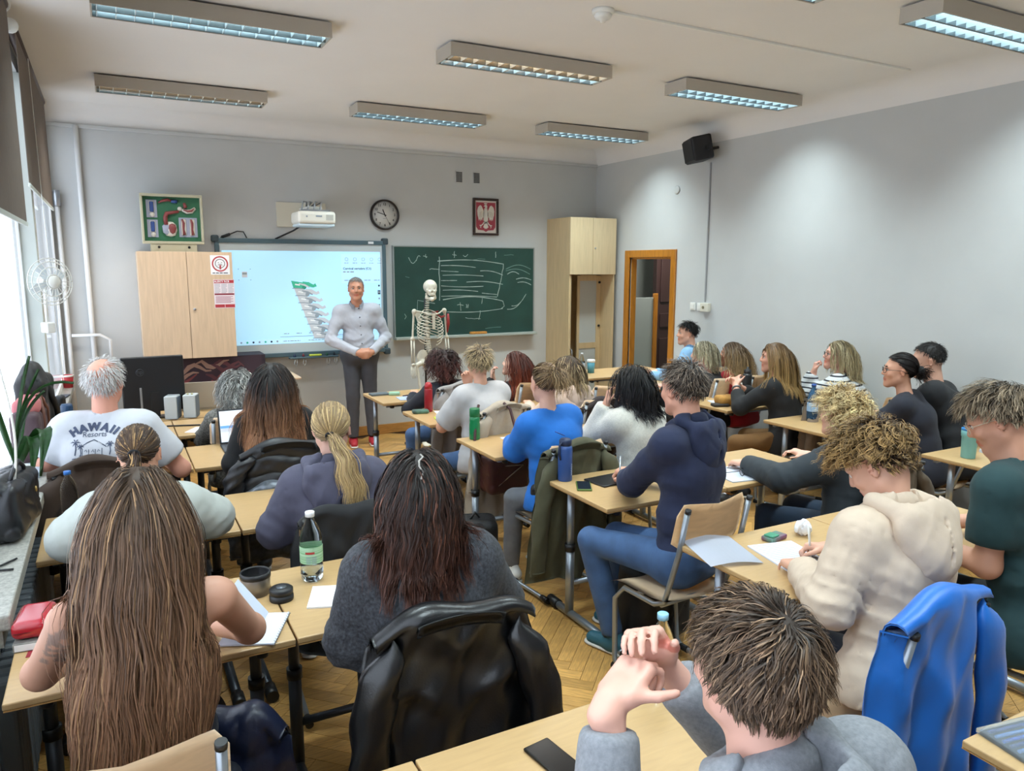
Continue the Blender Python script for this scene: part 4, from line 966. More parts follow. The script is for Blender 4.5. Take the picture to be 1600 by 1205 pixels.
        L = s.r.uniform(*length, n)
        if len_fn is not None: L = L * len_fn(q)
        pts = [p]; g = V3(0, 0, -1)
        for i in range(k - 1):
            d = d + grav * g + s.r.normal(0, noise, (n, 3)); 
            if dirbias is not None: d = d + dirbias
            if gather:
                ax = nrm(V3(s.M[0][0], s.M[0][1], 0)); bk = -nrm(V3(s.M[1][0], s.M[1][1], 0)); xx = (p - s.C) @ ax; yy = (p - s.C) @ bk; low = np.clip((s.C[2] + .02 - p[:, 2]) / .08, 0, 1)
                d = d + ((np.clip(xx, -gather[0], gather[0]) - xx) / .06 * gather[1] * low)[:, None] * ax + (np.clip(gather[2] - yy, 0, .1) / .06 * gather[1] * low)[:, None] * bk
            d /= np.linalg.norm(d, axis=1)[:, None]
            p2 = s.push(p + d * (L / (k - 1))[:, None], lay); mv = p2 - p; ml = np.linalg.norm(mv, axis=1)[:, None] + 1e-9; d = .5 * d + .5 * mv / ml
            d /= np.linalg.norm(d, axis=1)[:, None] + 1e-9
            p = p2; pts.append(p)
        P = np.stack(pts, 1); k1, k2 = nrm(s.r.normal(size=3)), nrm(s.r.normal(size=3)); ph = 2.6 * np.sin(3.2 * (q @ k1) + 1) + 4.2 * (q @ k2) + s.r.normal(0, .35, n); tv = None
        if clump:
            ld = s.r.choice(n, min(ncl, n), replace=False); tp = P[:, k // 2]; dd = ((tp[:, None] - tp[ld][None]) ** 2).sum(2); near = ld[dd.argmin(1)]
            t = (np.linspace(0, 1, k) ** 1.1)[None, :, None] * clump
            P = P * (1 - t) + P[near] * t + (s.r.normal(0, .004, (n, 1, 3)) * t); ph = ph[near] + s.r.normal(0, .25, n)
            tv = np.clip(1 + .16 * s.r.normal(size=n)[near], .6, 1.5)
        if wave:
            t = np.linspace(0, 1, k); arc = L[:, None] * t[None]; out = P - s.C; T = np.gradient(P, axis=1); S = np.cross(T, out); S /= np.linalg.norm(S, axis=2)[..., None] + 1e-9
            N = np.cross(S, T); N /= np.linalg.norm(N, axis=2)[..., None] + 1e-9
            a = wave * np.minimum(1, t * 3)[None, :, None]
            P = P + S * a * np.sin(6.28 * arc / wlen + ph[:, None])[..., None] + np.abs(N * a * .0) + N * a * .6 * (1 + np.cos(6.28 * arc / wlen + ph[:, None]))[..., None]
        s.ribbons(P, tvar=tv)
        return P
    def short(s, length=(.03, .06), k=7, lift=.3, curl=0.0, wlen=.03, whorl=(0, -.55, .85), fwd=.0, down=.5, vol=.012, n=None, len_fn=None, clump=0.0, ncl=120, noise=.03):
        q = s.roots(n or s.n); n = len(q); c0 = nrm(whorl); dq = q - c0; dq -= q * (dq * q).sum(1)[:, None]; dq /= np.linalg.norm(dq, axis=1)[:, None] + .2
        dq[:, 1] += fwd * np.clip(q[:, 2], 0, 1); dq[:, 2] -= down * np.clip(.6 - q[:, 2], 0, 1)
        return s.fall(length, k, lift, .10, 0, 0, 0, vol, curl, wlen, clump, ncl, noise, comb=lambda _: dq, roots=q, len_fn=len_fn)
    def tied(s, tie, k=9, n=None, vol=.006):
        """scalp hair swept along the skull to a tie point (head-local direction)"""
        q = s.roots(n or s.n); tq = nrm(tie); t = np.linspace(0, 1, k)[None, :, None]
        w = q[:, None, :] * (1 - t) + tq[None, None, :] * t; w[..., 2] += .18 * (t * (1 - t))[..., 0] * (tq[2] > -.3) * (q[:, 2:3] > 0); w /= np.linalg.norm(w, axis=2)[..., None]
        sc = 1.02 + s.r.random((len(q), 1, 1)) * vol / .08 + .05 * t ** 6
        P = s.L2W((SCALP_C + SCALP_R * w * sc).reshape(-1, 3)).reshape(w.shape); s.ribbons(P, taper=.3)
        return s.L2W(SCALP_C + SCALP_R * tq * 1.12)
    def tail(s, start, dirs, length, n=300, k=12, rad=.018, grav=.25, wave=.004, wlen=.12, spread=.15, vol=.012, layer=0.01):
        p = start + s.r.normal(0, rad * .5, (n, 3)); d = np.asarray(dirs, float)[None] + s.r.normal(0, spread, (n, 3)); d /= np.linalg.norm(d, axis=1)[:, None]
        L = s.r.uniform(length[0], length[1], n); lay = layer + s.r.random(n) * vol; pts = [p]
        for i in range(k - 1):
            d = d + grav * V3(0, 0, -1) + s.r.normal(0, .03, (n, 3)); d /= np.linalg.norm(d, axis=1)[:, None]
            p2 = s.push(p + d * (L / (k - 1))[:, None], lay); mv = p2 - p; d = .4 * d + .6 * mv / (np.linalg.norm(mv, axis=1)[:, None] + 1e-9); p = p2; pts.append(p)
        P = np.stack(pts, 1); t = np.linspace(0, 1, k); ph = s.r.uniform(0, 6.28) + s.r.normal(0, .4, n)
        P = P + (wave * np.sin(6.28 * (L[:, None] * t[None]) / wlen + ph[:, None]))[..., None] * nrm(s.M[0])[None, None]
        s.ribbons(P, out=np.broadcast_to(-s.M[1] + .2 * s.M[2], P.shape))
    def build(s, name, parent, origin, m):
        v = np.concatenate(s.V) - origin; q = np.concatenate(s.Q); c = np.concatenate(s.K)
        me = np_mesh(name, v, q, np.clip(c, 0, 1)); TRI['hair'] = TRI.get('hair', 0) + 2 * len(q)
        o = link_mesh(name, me, m, parent); o['kind'] = 'stuff'; return o
hair_m = mat('hair', '#444444', 0.52, attr='col', spec=0.35)
skin_m = mat('skin', '#D8A58C', 0.52, attr='col', bump=.06, bscale=500, bdist=.001)
eye_m = mat('eyeball', '#DDDDDD', 0.1, attr='col')

def uv_ball(c, r, M=None, n=14, flat=1.0):
    th = np.linspace(0, 2 * math.pi, n + 1)[:-1]; ph = np.linspace(-math.pi / 2, math.pi / 2, n // 2 + 1)
    V = []; Q = []
    for p in ph:
        for t in th: V.append((math.cos(p) * math.cos(t) * r, math.sin(p) * r, math.cos(p) * math.sin(t) * r))
    V = np.array(V); m = len(th)
    for i in range(len(ph) - 1):
        for j in range(m): Q.append((i * m + j, i * m + (j + 1) % m, (i + 1) * m + (j + 1) % m, (i + 1) * m + j))
    return V, np.array(Q)

class Person: pass
CHEST = {}
def person(label, head, hyaw, P=None, yaw=None, hpitch=0, hroll=0, s=1.0, sex='m', skin='#D6A288', top='sweater', topm=None, loose=.018, botm=None, shoem=None,
           hands=None, hint=None, hpose=None, h=.0085, hh=None, hair=None, face=False, beard=0.0, smile=False, knees=None, feet=None, build_legs=True, wr=.006, wfreq=95,
           neck='crew', sleeve=1.0, shw=1.0, hoodk=1.0, group='course participants', hips=1.0, tattoo=None, cloth_name=None, seed=0, shirt_h=None, stand=False, brow='#3A2A20', hem=.10, elbows=None, hood_col=None):
    head = np.array(head, float); wdt = s * (1.0 if sex == 'm' else .90)
    if yaw is None: yaw = hyaw * .5
    B = frame(yaw); M = frame(hyaw, hpitch, hroll)
    P = np.array(P, float)
    def hl(x, y, z): return head + s * (x * M[0] + y * M[1] + z * M[2])
    skull_base = hl(0, -.03, -.06); N = hl(0, -.03, -.075) * .35 + (head + V3(0, 0, -.155 * s) - B[1] * .035 * s) * .65
    u = nrm(N - P); r = nrm(B[0] - u * (B[0] @ u)); f = np.cross(u, r); Lt = np.linalg.norm(N - P)
    Cc = P + (N - P) * .62 - f * .025 * s; Wc = P + (N - P) * .30 - f * .01
    SL, SR = N - u * .098 * s - r * .165 * wdt * shw, N - u * .098 * s + r * .165 * wdt * shw
    origin = V3(P[0], P[1], 0)
    # ---- arms
    if hands is None: hands = (P + B[1] * .42 - B[0] * .13 + V3(0, 0, .25), P + B[1] * .42 + B[0] * .13 + V3(0, 0, .25))
    hands = [np.array(x, float) for x in hands]
    hint = hint or (-B[0] * .7 + V3(0, 0, -.7) - f * .3, B[0] * .7 + V3(0, 0, -.7) - f * .3)
    l1, l2 = .29 * s, .255 * s
    EL, ER = ik(SL, hands[0], l1, l2, np.array(hint[0], float)), ik(SR, hands[1], l1, l2, np.array(hint[1], float))
    if elbows:
        if elbows[0] is not None: EL = np.array(elbows[0], float)
        if elbows[1] is not None: ER = np.array(elbows[1], float)
    a = .92 if sex == 'f' else 1.0; a *= s
    sk = head_prims(head, M, s, sex, smile=smile)
    sk.append(cap(hl(0, -.022, -.045), N - u * .03 * s, (.054 if sex == 'm' else .046) * s, (.060 if sex == 'm' else .050) * s, .03))
    o = -.012 if top in ('bare', 'tank') else -.03
    def torso(o, k=.055):
        oh = o * .8
        return [cap(P - r * .075 * hips * wdt, P + r * .075 * hips * wdt, (.092 + o) * s, k=k, flat=(f, .92)), cap(Wc - r * .064 * wdt, Wc + r * .064 * wdt, (.084 + o * 1.2) * s, k=k, flat=(f, .92)),
                cap(Cc - r * .075 * wdt, Cc + r * .075 * wdt, (.084 + o) * s, k=k, flat=(f, .92)), cap(P - r * .03, Cc - r * .04 * wdt, (.082 + o) * s, (.082 + o) * s, k=k), cap(P + r * .03, Cc + r * .04 * wdt, (.082 + o) * s, (.082 + o) * s, k=k),
                cap(SL + r * .02, SR - r * .02, (.046 + o) * s, k=.05), cap(N - u * .062 * s, SL, (.032 + oh) * s, (.046 + o) * s, k=.04), cap(N - u * .062 * s, SR, (.032 + oh) * s, (.046 + o) * s, k=.04),
                cap(Cc - r * .055 * wdt, SL + r * .055, (.078 + o) * s, (.045 + oh) * s, k=k), cap(Cc + r * .055 * wdt, SR - r * .055, (.078 + o) * s, (.045 + oh) * s, k=k)]
    sk += torso(o) if top in ('bare', 'tank') else torso(o)[5:8] + [cap(Cc + u * .06 * s, N - u * .07 * s, .045 * s, .05 * s, .03)]
    hp = hpose or ({}, {})
    for side, S_, E_, W_, hd in ((-1, SL, EL, hands[0], hp[0]), (1, SR, ER, hands[1], hp[1])):
        sk += [cap(S_, E_, .050 * a, .042 * a, .03), cap(E_, W_, .043 * a, .027 * a, .03)]
        d = hd.get('d'); d = nrm(np.array(d, float)) if d is not None else nrm(nrm(W_ - E_) + B[1] * .3 + V3(0, 0, -.1))
        n = np.array(hd.get('n', (0, 0, -1)), float)
        sk += hand_prims(W_, d, n, side, hd.get('curl', .4), s * (.93 if sex == 'f' else 1.0), hd.get('spread', .15), hd.get('thumb', .6), hd.get('curls'))
    base = rgb(skin); lip = base * V3(.86, .52, .50); warm = base * V3(1.03, .86, .82); shade = base * V3(.62, .60, .60); inkc = V3(.10, .12, .14)
    def colfn(v):
        l = ((v - head) @ M.T) / s; c = np.tile(base, (len(v), 1))
        d1 = np.exp(-((np.abs(l[:, 0]) - .038) / .018) ** 2 - ((l[:, 1] - .075) / .03) ** 2 - ((l[:, 2] + .02) / .022) ** 2); c = c * (1 - .6 * d1[:, None]) + warm * .6 * d1[:, None]
        d2 = np.exp(-((np.abs(l[:, 0]) - .082) / .012) ** 2 - (l[:, 1] / .03) ** 2 - (l[:, 2] / .04) ** 2); c = c * (1 - .7 * d2[:, None]) + warm * .7 * d2[:, None]
        d3 = (np.abs(l[:, 0]) < .027) & (np.abs(l[:, 2] + .056) < .011) & (l[:, 1] > .07); c[d3] = lip
        if beard:
            d4 = np.clip((-.022 - l[:, 2]) / .02, 0, 1) * np.clip((l[:, 1] + .01) / .03, 0, 1) * (np.abs(l).max(1) < .14) * (~d3); c = c * (1 - beard * d4[:, None]) + shade * beard * d4[:, None]
        if tattoo: c = tattoo(v, c, base)
        return c
    dist = np.hypot(head[0], head[1]); hs_ = hh or (max(h, .0108) if (not face and not hpose and dist > 2.9) else max(h, .0088) if dist > 4.5 and not stand else h)
    root = solid('person', sk, hs_, skin_m, None, colfn=colfn, origin=origin)
    root.location = origin; tag(root, label, 'person', group)
    # ---- top
    bo = max(loose if top not in ('tank', 'bare') else .0, 0); bodycaps = [(Cc - r * .06, Cc + r * .06, (.106 + bo) * s, (.106 + bo) * s), (P, Cc, (.105 + bo) * s, (.11 + bo) * s), (SL, SR, (.060 + bo) * s, (.060 + bo) * s), (N - u * .05, SL, (.046 + bo) * s, (.053 + bo) * s), (N - u * .05, SR, (.046 + bo) * s, (.053 + bo) * s), (SL, EL, .052 + bo, .05 + bo), (SR, ER, .052 + bo, .05 + bo)]
    if top == 'hoodie': bodycaps.append((N - f * .08 * s - u * .05 * s, N - f * .09 * s - u * .12 * s, .085 * s, .07 * s))
    pr = Person(); pr.__dict__.update(root=root, origin=origin, head=head, M=M, s=s, N=N, u=u, r=r, f=f, P=P, Cc=Cc, SL=SL, SR=SR, EL=EL, ER=ER, WL=hands[0], WR=hands[1], B=B, body=bodycaps)
    sh = shirt_h or max(h * 1.25, .0102 if np.hypot(head[0], head[1]) < 3.8 else .0122); oo = loose
    if top == 'tank':
        T = torso(.006, .05); cutp = P + (N - P) * .60
        pr.top = solid(cloth_name or 'top', [dict(p, cut=[(cutp, u), (P - u * hem, -u)]) for p in T[:4]], sh, topm, root, origin=origin, disp=wrinkle(.002, wfreq, seed))
    elif top != 'bare':
        T = torso(oo); sp = P - u * hem * s
        for p in T: p['cut'] = [(sp, -u)]
        if hem > .05: T.append(cap(P - r * .085 * hips * wdt - u * .04, P + r * .085 * hips * wdt - u * .04, (.128 + oo) * s, k=.04, flat=(f, .95), cut=[(sp, -u)]))
        for side, S_, E_, W_ in ((-1, SL, EL, hands[0]), (1, SR, ER, hands[1])):
            if top == 'tee':
                q = S_ + (E_ - S_) * sleeve * .72; T.append(cap(S_, E_, (.052 + oo) * s, (.050 + oo + .004) * s, .03, cut=[(q, nrm(E_ - S_))]))
            else:
                T.append(cap(S_, E_, (.044 + oo) * s, (.043 + oo) * s, .045)); d = nrm(W_ - E_); q = E_ + (W_ - E_) * sleeve - d * .005
                T.append(cap(E_, W_, (.046 + oo) * s, (.033 + oo * .7) * s, .022, cut=[(q, d)]))
                if sleeve > .9 and oo > .012: T.append(tor(q - d * .018, ortho(d), .020 * s, (.020 + oo * .45) * s, 1.6, .01, cut=[(q, d)]))
            mid = S_ + (E_ - S_) * .45; T.append(cap(Cc + (S_ - Cc) * .35, mid, (.060 + oo * .6) * s, (.040 + oo * .6) * s, .05))
        if top == 'hoodie':
            hc = frame_from(r, f, u)
            T += [tor(N - u * .020 * s + f * .004 * s, ortho(nrm(u * .9 + f * .40)), .070 * s, .026 * s, 1.3, .025)]
        if neck == 'collar':
            pass
        if neck == 'crew': T += [tor(N - u * .028 * s + f * .006 * s, ortho(nrm(u + f * .40)), .062 * s * (1 if sex == 'm' else .95), .013 * s, 1.3, .015)]
        if neck == 'turtle': T += [cap(N - u * .02, N + (skull_base - N) * .5, .066 * s, .062 * s, .02, cut=[(N + (skull_base - N) * .45, nrm(skull_base - N))])]
        rr = (.050 if sex == 'm' else .047) * s
        if top != 'hoodie' : T.append(cap(N - u * .022, skull_base + u * .03, rr + (.0 if neck != 'wide' else .02), rr, .008, op='s'))
        wf = wrinkle(wr * .38, wfreq, seed); rs_ = np.random.default_rng(seed + 77); ph_ = rs_.uniform(0, 6.28, 8); arm = [(EL, nrm(EL - SL), SL), (ER, nrm(ER - SR), SR)]; dg = [nrm(u + r * .9), nrm(u - r * .9)]
        def dsp(x, y, z):
            def dt(v): return v[0] * x + v[1] * y + v[2] * z
            d = wf(x, y, z)
            for i_, (e, ax, S_) in enumerate(arm):      # rings of creases at the elbow, drag lines below the shoulder
                b_ = nrm(np.cross(ax, f + u * .3)); g = np.exp(-((x - e[0]) ** 2 + (y - e[1]) ** 2 + (z - e[2]) ** 2) / (.115 ** 2))
                d = d + wr * .75 * g * (np.abs(np.sin(62 * dt(ax) + 1.6 * np.sin(26 * dt(b_) + ph_[i_]) + ph_[i_ + 2])) ** .8 - .5)
                c_ = S_ - u * .13 * s + (Cc - S_) * .25; g = np.exp(-((x - c_[0]) ** 2 + (y - c_[1]) ** 2 + (z - c_[2]) ** 2) / (.12 ** 2))
                d = d + wr * .6 * g * (np.abs(np.sin(48 * dt(dg[i_]) + 1.2 * np.sin(20 * dt(u) + ph_[i_]) + ph_[i_ + 4])) ** .8 - .5)
            g = np.exp(-((dt(u) - Wc @ u + .03) / .10) ** 2)
            return d + wr * .7 * g * (np.abs(np.sin(42 * dt(u) + 1.9 * np.sin(15 * dt(r) + ph_[6]) + ph_[7])) ** .8 - .5)
        pr.top = solid(cloth_name or {'tee': 't_shirt', 'hoodie': 'hoodie'}.get(top, 'sweater'), T, sh, topm, root, origin=origin, disp=dsp, post=lambda D, ax: blur(D, 1 if sh > .008 else 2))
    if top == 'hoodie':      # the hood hanging open behind the neck
        hb = (.070 + oo) * s * hoodk; K = s * hoodk; hc = frame_from(r, f, u); Nh = N - u * .012 * s
        hd_ = [ell(Nh - f * hb - u * .055 * K, np.array((.132, .058, .105)) * K, hc, .02), ell(Nh - f * (hb + .018 * K) - u * .120 * K, np.array((.095, .050, .080)) * K, hc, .04),
               tor(Nh + u * .004 * s, ortho(nrm(u * .9 + f * .45)), .078 * s, .026 * s, 1.2, .025)]
        for sd in (-1, 1): hd_.append(cap(Nh + r * sd * .100 * K + u * .020 * K - f * .02, Nh + r * sd * .085 * K - f * (hb + .01) - u * .02 * K, .026 * K, .030 * K, .02))
        hd_ += [ell(Nh - f * (hb - .012 * K) + u * .035 * K, np.array((.098, .040, .088)) * K, hc, .012, 's'), cap(Nh, skull_base + u * .05, .064 * s, .075 * s, .01, op='s'),
                cap(Nh - f * (hb + .052 * K) - u * .03 * K, Nh - f * (hb + .066 * K) - u * .19 * K, .006, .006, .010, op='s')]
        hw0 = wrinkle(.0025, 70, seed + 3); hw = lambda x, y, z: hw0(x, y, z) + .0035 * (np.abs(np.sin(38 * (r[0] * x + r[1] * y + r[2] * z) + 22 * (u[0] * x + u[1] * y + u[2] * z) * np.sign((r[0] * (x - N[0]) + r[1] * (y - N[1])))))  ** .8 - .5)
        pr.hood = solid('hood', hd_, max(.0065, h), topm, pr.top, origin=origin, disp=hw)
    if neck == 'collar' and top != 'tank':
        G = []
        for i in range(25):
            an = R(-158 + 316 * i / 24); ca, sa = math.cos(an), math.sin(an); row = []
            for (rad, up) in ((.056, -.035), (.058, .000), (.060, .022), (.066, .026), (.073, .010), (.080, -.018)):
                fr_ = max(0, -ca); row.append(Vector(N + r * sa * rad * s - f * (ca * (rad - .004) - .012) * s + u * (up - .030 * fr_ - .02 * fr_ * fr_ - .014) * s - origin))
            G.append(row)
        cm = MB(); cm.grid(G, .003); cm.build('collar', topm, pr.top)
    # ---- legs (a coarser mesh where a desk hides them)
    if True:
        lh, fh = (.014, .011) if build_legs else (.019, .014)
        HL, HR = P - r * .088 * wdt - u * .01, P + r * .088 * wdt - u * .01
        if stand: kn = knees or (HL + V3(0, 0, -.42 * s) + B[1] * .02, HR + V3(0, 0, -.42 * s) + B[1] * .02)
        else: kn = knees or (HL + B[1] * .43 * s - B[0] * .05 + V3(0, 0, -.02), HR + B[1] * .43 * s + B[0] * .05 + V3(0, 0, -.02))
        kn = [np.array(x, float) for x in kn]
        ft = feet or [V3(k_[0], k_[1], .09) + B[1] * (.0 if stand else .02) for k_ in kn]
        ft = [np.array(x, float) for x in ft]
        b = s * (1.0 if sex == 'm' else .98) * (1.10 if stand else 1.0)
        T = [cap(P - r * .078 * hips, P + r * .078 * hips, .128 * b * (1 if not stand else .93), k=.04, cut=[(P + u * .06, u)])]
        for H_, K_, A_ in zip((HL, HR), kn, ft):
            d = nrm(A_ - K_); T += [cap(H_, K_, .088 * b, .063 * b, .03), cap(K_, A_, .064 * b, .050 * b, .02, cut=[(A_ + V3(0, 0, .005), d)])]
        pr.legs = solid('trousers', T, lh, botm, root, origin=origin, disp=wrinkle(.004, 16, seed + 5))
        for q, (K_, A_) in enumerate(zip(kn, ft)):
            fd = nrm(V3(*(B[1][:2]), 0)); Mf = np.array([np.cross(fd, V3(0, 0, 1)), fd, V3(0, 0, 1)]); g = V3(A_[0], A_[1], A_[2] - .09)
            so = solid('shoe', [cap(g + V3(0, 0, .05) - fd * .045, g + fd * .12 + V3(0, 0, .035), .042, .036, .02, flat=(V3(0, 0, 1), .95), cut=[(g + V3(0, 0, .012), V3(0, 0, -1))]), cap(g + V3(0, 0, .04), g + V3(0, 0, .10) - fd * .01, .044, .040, .03),
                                cap(g + V3(0, 0, .10), g + V3(0, 0, .2), .034, .034,   .002, op='s')], fh, shoem, root, origin=origin)
            sl = solid('sole', [cap(g - fd * .05 + V3(0, 0, .012), g + fd * .125 + V3(0, 0, .012), .045, .043, .01, flat=(V3(0, 0, 1), .32))], fh - .001, mat('shoe_sole', '#D8D5CF', .6), so, origin=origin)
    # ---- face details
    if face:
        for sd in (-1, 1):
            v, q = uv_ball(None, .0118 * s); ey = v[:, 1] / (.0118 * s)
            c = np.where(ey[:, None] > .93, np.array([[.01, .01, .01]]), np.where(ey[:, None] > .78, np.array([[.10, .07, .05]]), np.array([[.75, .73, .72]])))
            w = (v @ M) + hl(sd * .031, .0750, .010) - origin; link_mesh('eye', np_mesh('eye', w, q, c), eye_m, root)
            P0 = [hl(sd * (.016 + .030 * t), .0905 - .016 * t * t, .029 + .006 * math.sin(math.pi * t)) - origin for t in np.linspace(0, 1, 6)]
            MB().tube([Vector(x) for x in P0], [.003, .0042, .0042, .0038, .003, .002], 6).build('eyebrow', mat('brow_' + brow, brow, .7), root)
            sk2 = [hl(sd * (.019 + .026 * t), .0915 - .010 * t, .0165 + .0035 * math.sin(math.pi * t)) - origin for t in np.linspace(0, 1, 5)]
            MB().tube([Vector(x) for x in sk2], .0016, 5).build('eyelid', mat('lash_dark', '#2A1C18', .6), root)
        if smile:
            MB().tube([Vector(hl(x * .020, .0895 - .010 * x * x, -.0545 + .004 * x * x) - origin) for x in np.linspace(-1, 1, 7)], [.002, .0036, .0042, .0044, .0042, .0036, .002], 6).build('teeth', mat('teeth', '#E9E4DA', .3), root)
    CHEST[label] = pr
    return pr
def ortho(ax):
    ax = nrm(ax); t = V3(1, 0, 0) if abs(ax[0]) < .8 else V3(0, 1, 0); a = nrm(np.cross(ax, t)); return np.array([a, np.cross(ax, a), ax])
def frame_from(r, f, u): return np.array([r, f, u])
def mk_hair(pr, colA, colB=None, **kw):
    kw.setdefault('seed', len(CHEST) * 13); return Hair(pr.head, pr.M, pr.s, colA, colB or colA, body=pr.body, **kw)
def put_hair(pr, H, name='hair'): return H.build(name, pr.root, pr.origin, hair_m)
def glasses(pr, col, round_=True, thick=.0018, lens=(.021, .017)):
    def hl(x, y, z): return Vector(pr.head + pr.s * (x * pr.M[0] + y * pr.M[1] + z * pr.M[2]) - pr.origin)
    g = MB()
    for sd in (-1, 1):
        g.tube([hl(sd * (.033 + lens[0] * math.cos(t)), .103 - .012 * max(0, math.cos(t)), .006 + lens[1] * math.sin(t)) for t in [2 * math.pi * i / 18 for i in range(18)]], thick, 6, True)
        g.tube([hl(sd * .054, .092, .012), hl(sd * .074, .05, .013), hl(sd * .082, .0, .012), hl(sd * .082, -.03, -.008)], thick, 6)
    g.tube([hl(-.012, .104, .008), hl(0, .108, .011), hl(.012, .104, .008)], thick, 6)
    return g.build('glasses', mat('glasses_' + col, col, .3), pr.root)
# ================================================================== desks and chairs
beech = mat('beech_laminate', '#BD9C6D', 0.38, wood=0.07, nscale=4, stretch=(2, 16, 16), coat=.15)
edge_m = mat('beech_edge', '#B98F58', 0.45, wood=0.1, nscale=6, stretch=(3, 3, 12))
ply = mat('beech_plywood', '#DBC0A0', 0.4, wood=0.12, nscale=4, stretch=(2, 2, 10), coat=.2)
silver = mat('silver_tube', '#9BA3AB', 0.35, metal=0.7)
dgrey = mat('dark_grey_tube', '#4B5057', 0.4, metal=0.5)
def make_desk(x0, y0, W, D, label, tube_m, rz=0.0):
    e = empty('school_desk', (x0, y0, 0), rz, label, 'desk', 'school desks')
    top = MB().b2((0, 0, DESK_Z - .020), (W, D, DESK_Z), .004).build('desk_top', beech, e)
    MB().b2((.002, .0, DESK_Z - .0235), (W - .002, D, DESK_Z - .0205)).build('edge_band', edge_m, top)
    r = MB()
    for yy in (.07, D - .06): r.b2((.05, yy - .012, DESK_Z - .05), (W - .05, yy + .012, DESK_Z - .024))
    r.build('under_rail', tube_m, e)
    for xx in (.065, W - .065):
        p = MB().cyl((xx, .42, .36), (xx, .42, DESK_Z - .024), .020, n=14).build('leg', tube_m, e)
        MB().cyl((xx, .42, .03), (xx, .42, .40), .024, n=14).build('leg_sleeve', tube_m, p); MB().cyl((xx, .42, .385), (xx, .42, .425), .029, n=14).build('leg_collar', black_pl, p)
        f = MB().tube([(xx, -.10, .03), (xx, .20, .034), (xx, .55, .03)], .021, 10).build('foot', tube_m, e)
        MB().cyl((xx, -.17, .03), (xx, -.08, .03), .028, n=12).build('foot_cap', black_pl, f); MB().cyl((xx, .53, .03), (xx, .62, .03), .028, n=12).build('foot_cap', black_pl, f)
        MB().lathe([(0, 0), (.014, 0), (.02, -.012), (.018, -.03), (0, -.034)], (xx + (.03 if xx < W / 2 else -.03), .05, DESK_Z - .026), 12).build('bag_hook', black_pl, e)
    MB().cyl((.065, .42, .20), (W - .065, .42, .20), .016, n=10).build('crossbar', tube_m, e)
    return e
DW, DD = .765, .58
A_ROWS = [(.945, .555), (2.24, .44), (3.335, .44), (4.52, .36), (5.46, .345)]
a_lab = [('near desk at the bottom edge with nothing on it, next to the phone desk', 'near desk with the black phone and the man in the grey hoodie'), ('desk with the red glasses case, beside the long-haired woman', 'desk with the green-labelled bottle and the woman in the charcoal jumper'),
         ('desk with the clear blue-capped bottle beside the sill', 'desk of the ponytailed woman in the purple hoodie'), ('desk of the white-haired man in the printed white shirt', 'desk with the open laptop of the woman with ombre hair'),
         ('front-row desk beside the white loudspeakers, by the window', 'front-row desk of the grey-haired woman')]
for (y0, sx), (l0, l1) in zip(A_ROWS, a_lab):
    make_desk(sx - DW - .003, y0, DW, DD, l0, dgrey); make_desk(sx + .003, y0, DW, DD, l1, dgrey)
B_ROWS = [(1.715, 2.03), (2.83, 2.03), (3.95, 1.995), (5.02, 2.0), (6.0, 1.975)]
b_lab = [('desk with the open papers and tissue, in front of the cream hoodie', 'desk of the man in glasses and green shirt'), ('desk with the tall blue flask and green-edged phone', 'desk of the curly blond man in dark grey'),
         ('desk with the green bottle and the woman in bright blue', 'desk of the black-haired woman in the white jumper'), ('desk with the red flask and yellow notes', 'desk of the woman in the pale pink hood'),
         ('front centre desk with blue papers, before the lecturer', 'front centre desk of the ginger-haired woman')]
for (y0, x0), (l0, l1) in zip(B_ROWS, b_lab):
    make_desk(x0, y0, DW, DD, l0, silver); make_desk(x0 + DW + .006, y0, DW, DD, l1, silver)
make_desk(1.775, .385, DW, DD, 'desk at the bottom right corner with the plastic sleeve of pens', silver)
for y0, x0, lb in ((2.235, 4.40, 'wide desk with the turquoise cup by the right wall'), (3.45, 4.32, 'wide desk with the blue water bottle by the right wall'), (4.42, 4.33, 'wide desk with the black flask by the right wall'), (5.50, 4.36, 'wide desk of the blonde bob and red jumper by the right wall'), (6.40, 4.30, 'front desk with the small water bottle near the tall cabinet')):
    make_desk(x0, y0, 1.14, DD, lb, silver)
e = empty('teacher_table', (0, 0, 0), 0, 'computer table with the black monitor in front of the birch cabinet', 'table')
MB().b2((-.30, 6.09, .728), (1.15, 6.70, .75), .004).build('table_top', beech, e)
for (x, y) in ((-.25, 6.14), (1.10, 6.14), (-.25, 6.65), (1.10, 6.65)): MB().cyl((x, y, 0), (x, y, .728), .02, n=10).build('leg', dgrey, e)
MB().b2((-.25, 6.60, .30), (1.10, 6.615, .72)).build('modesty_panel', beech, e)

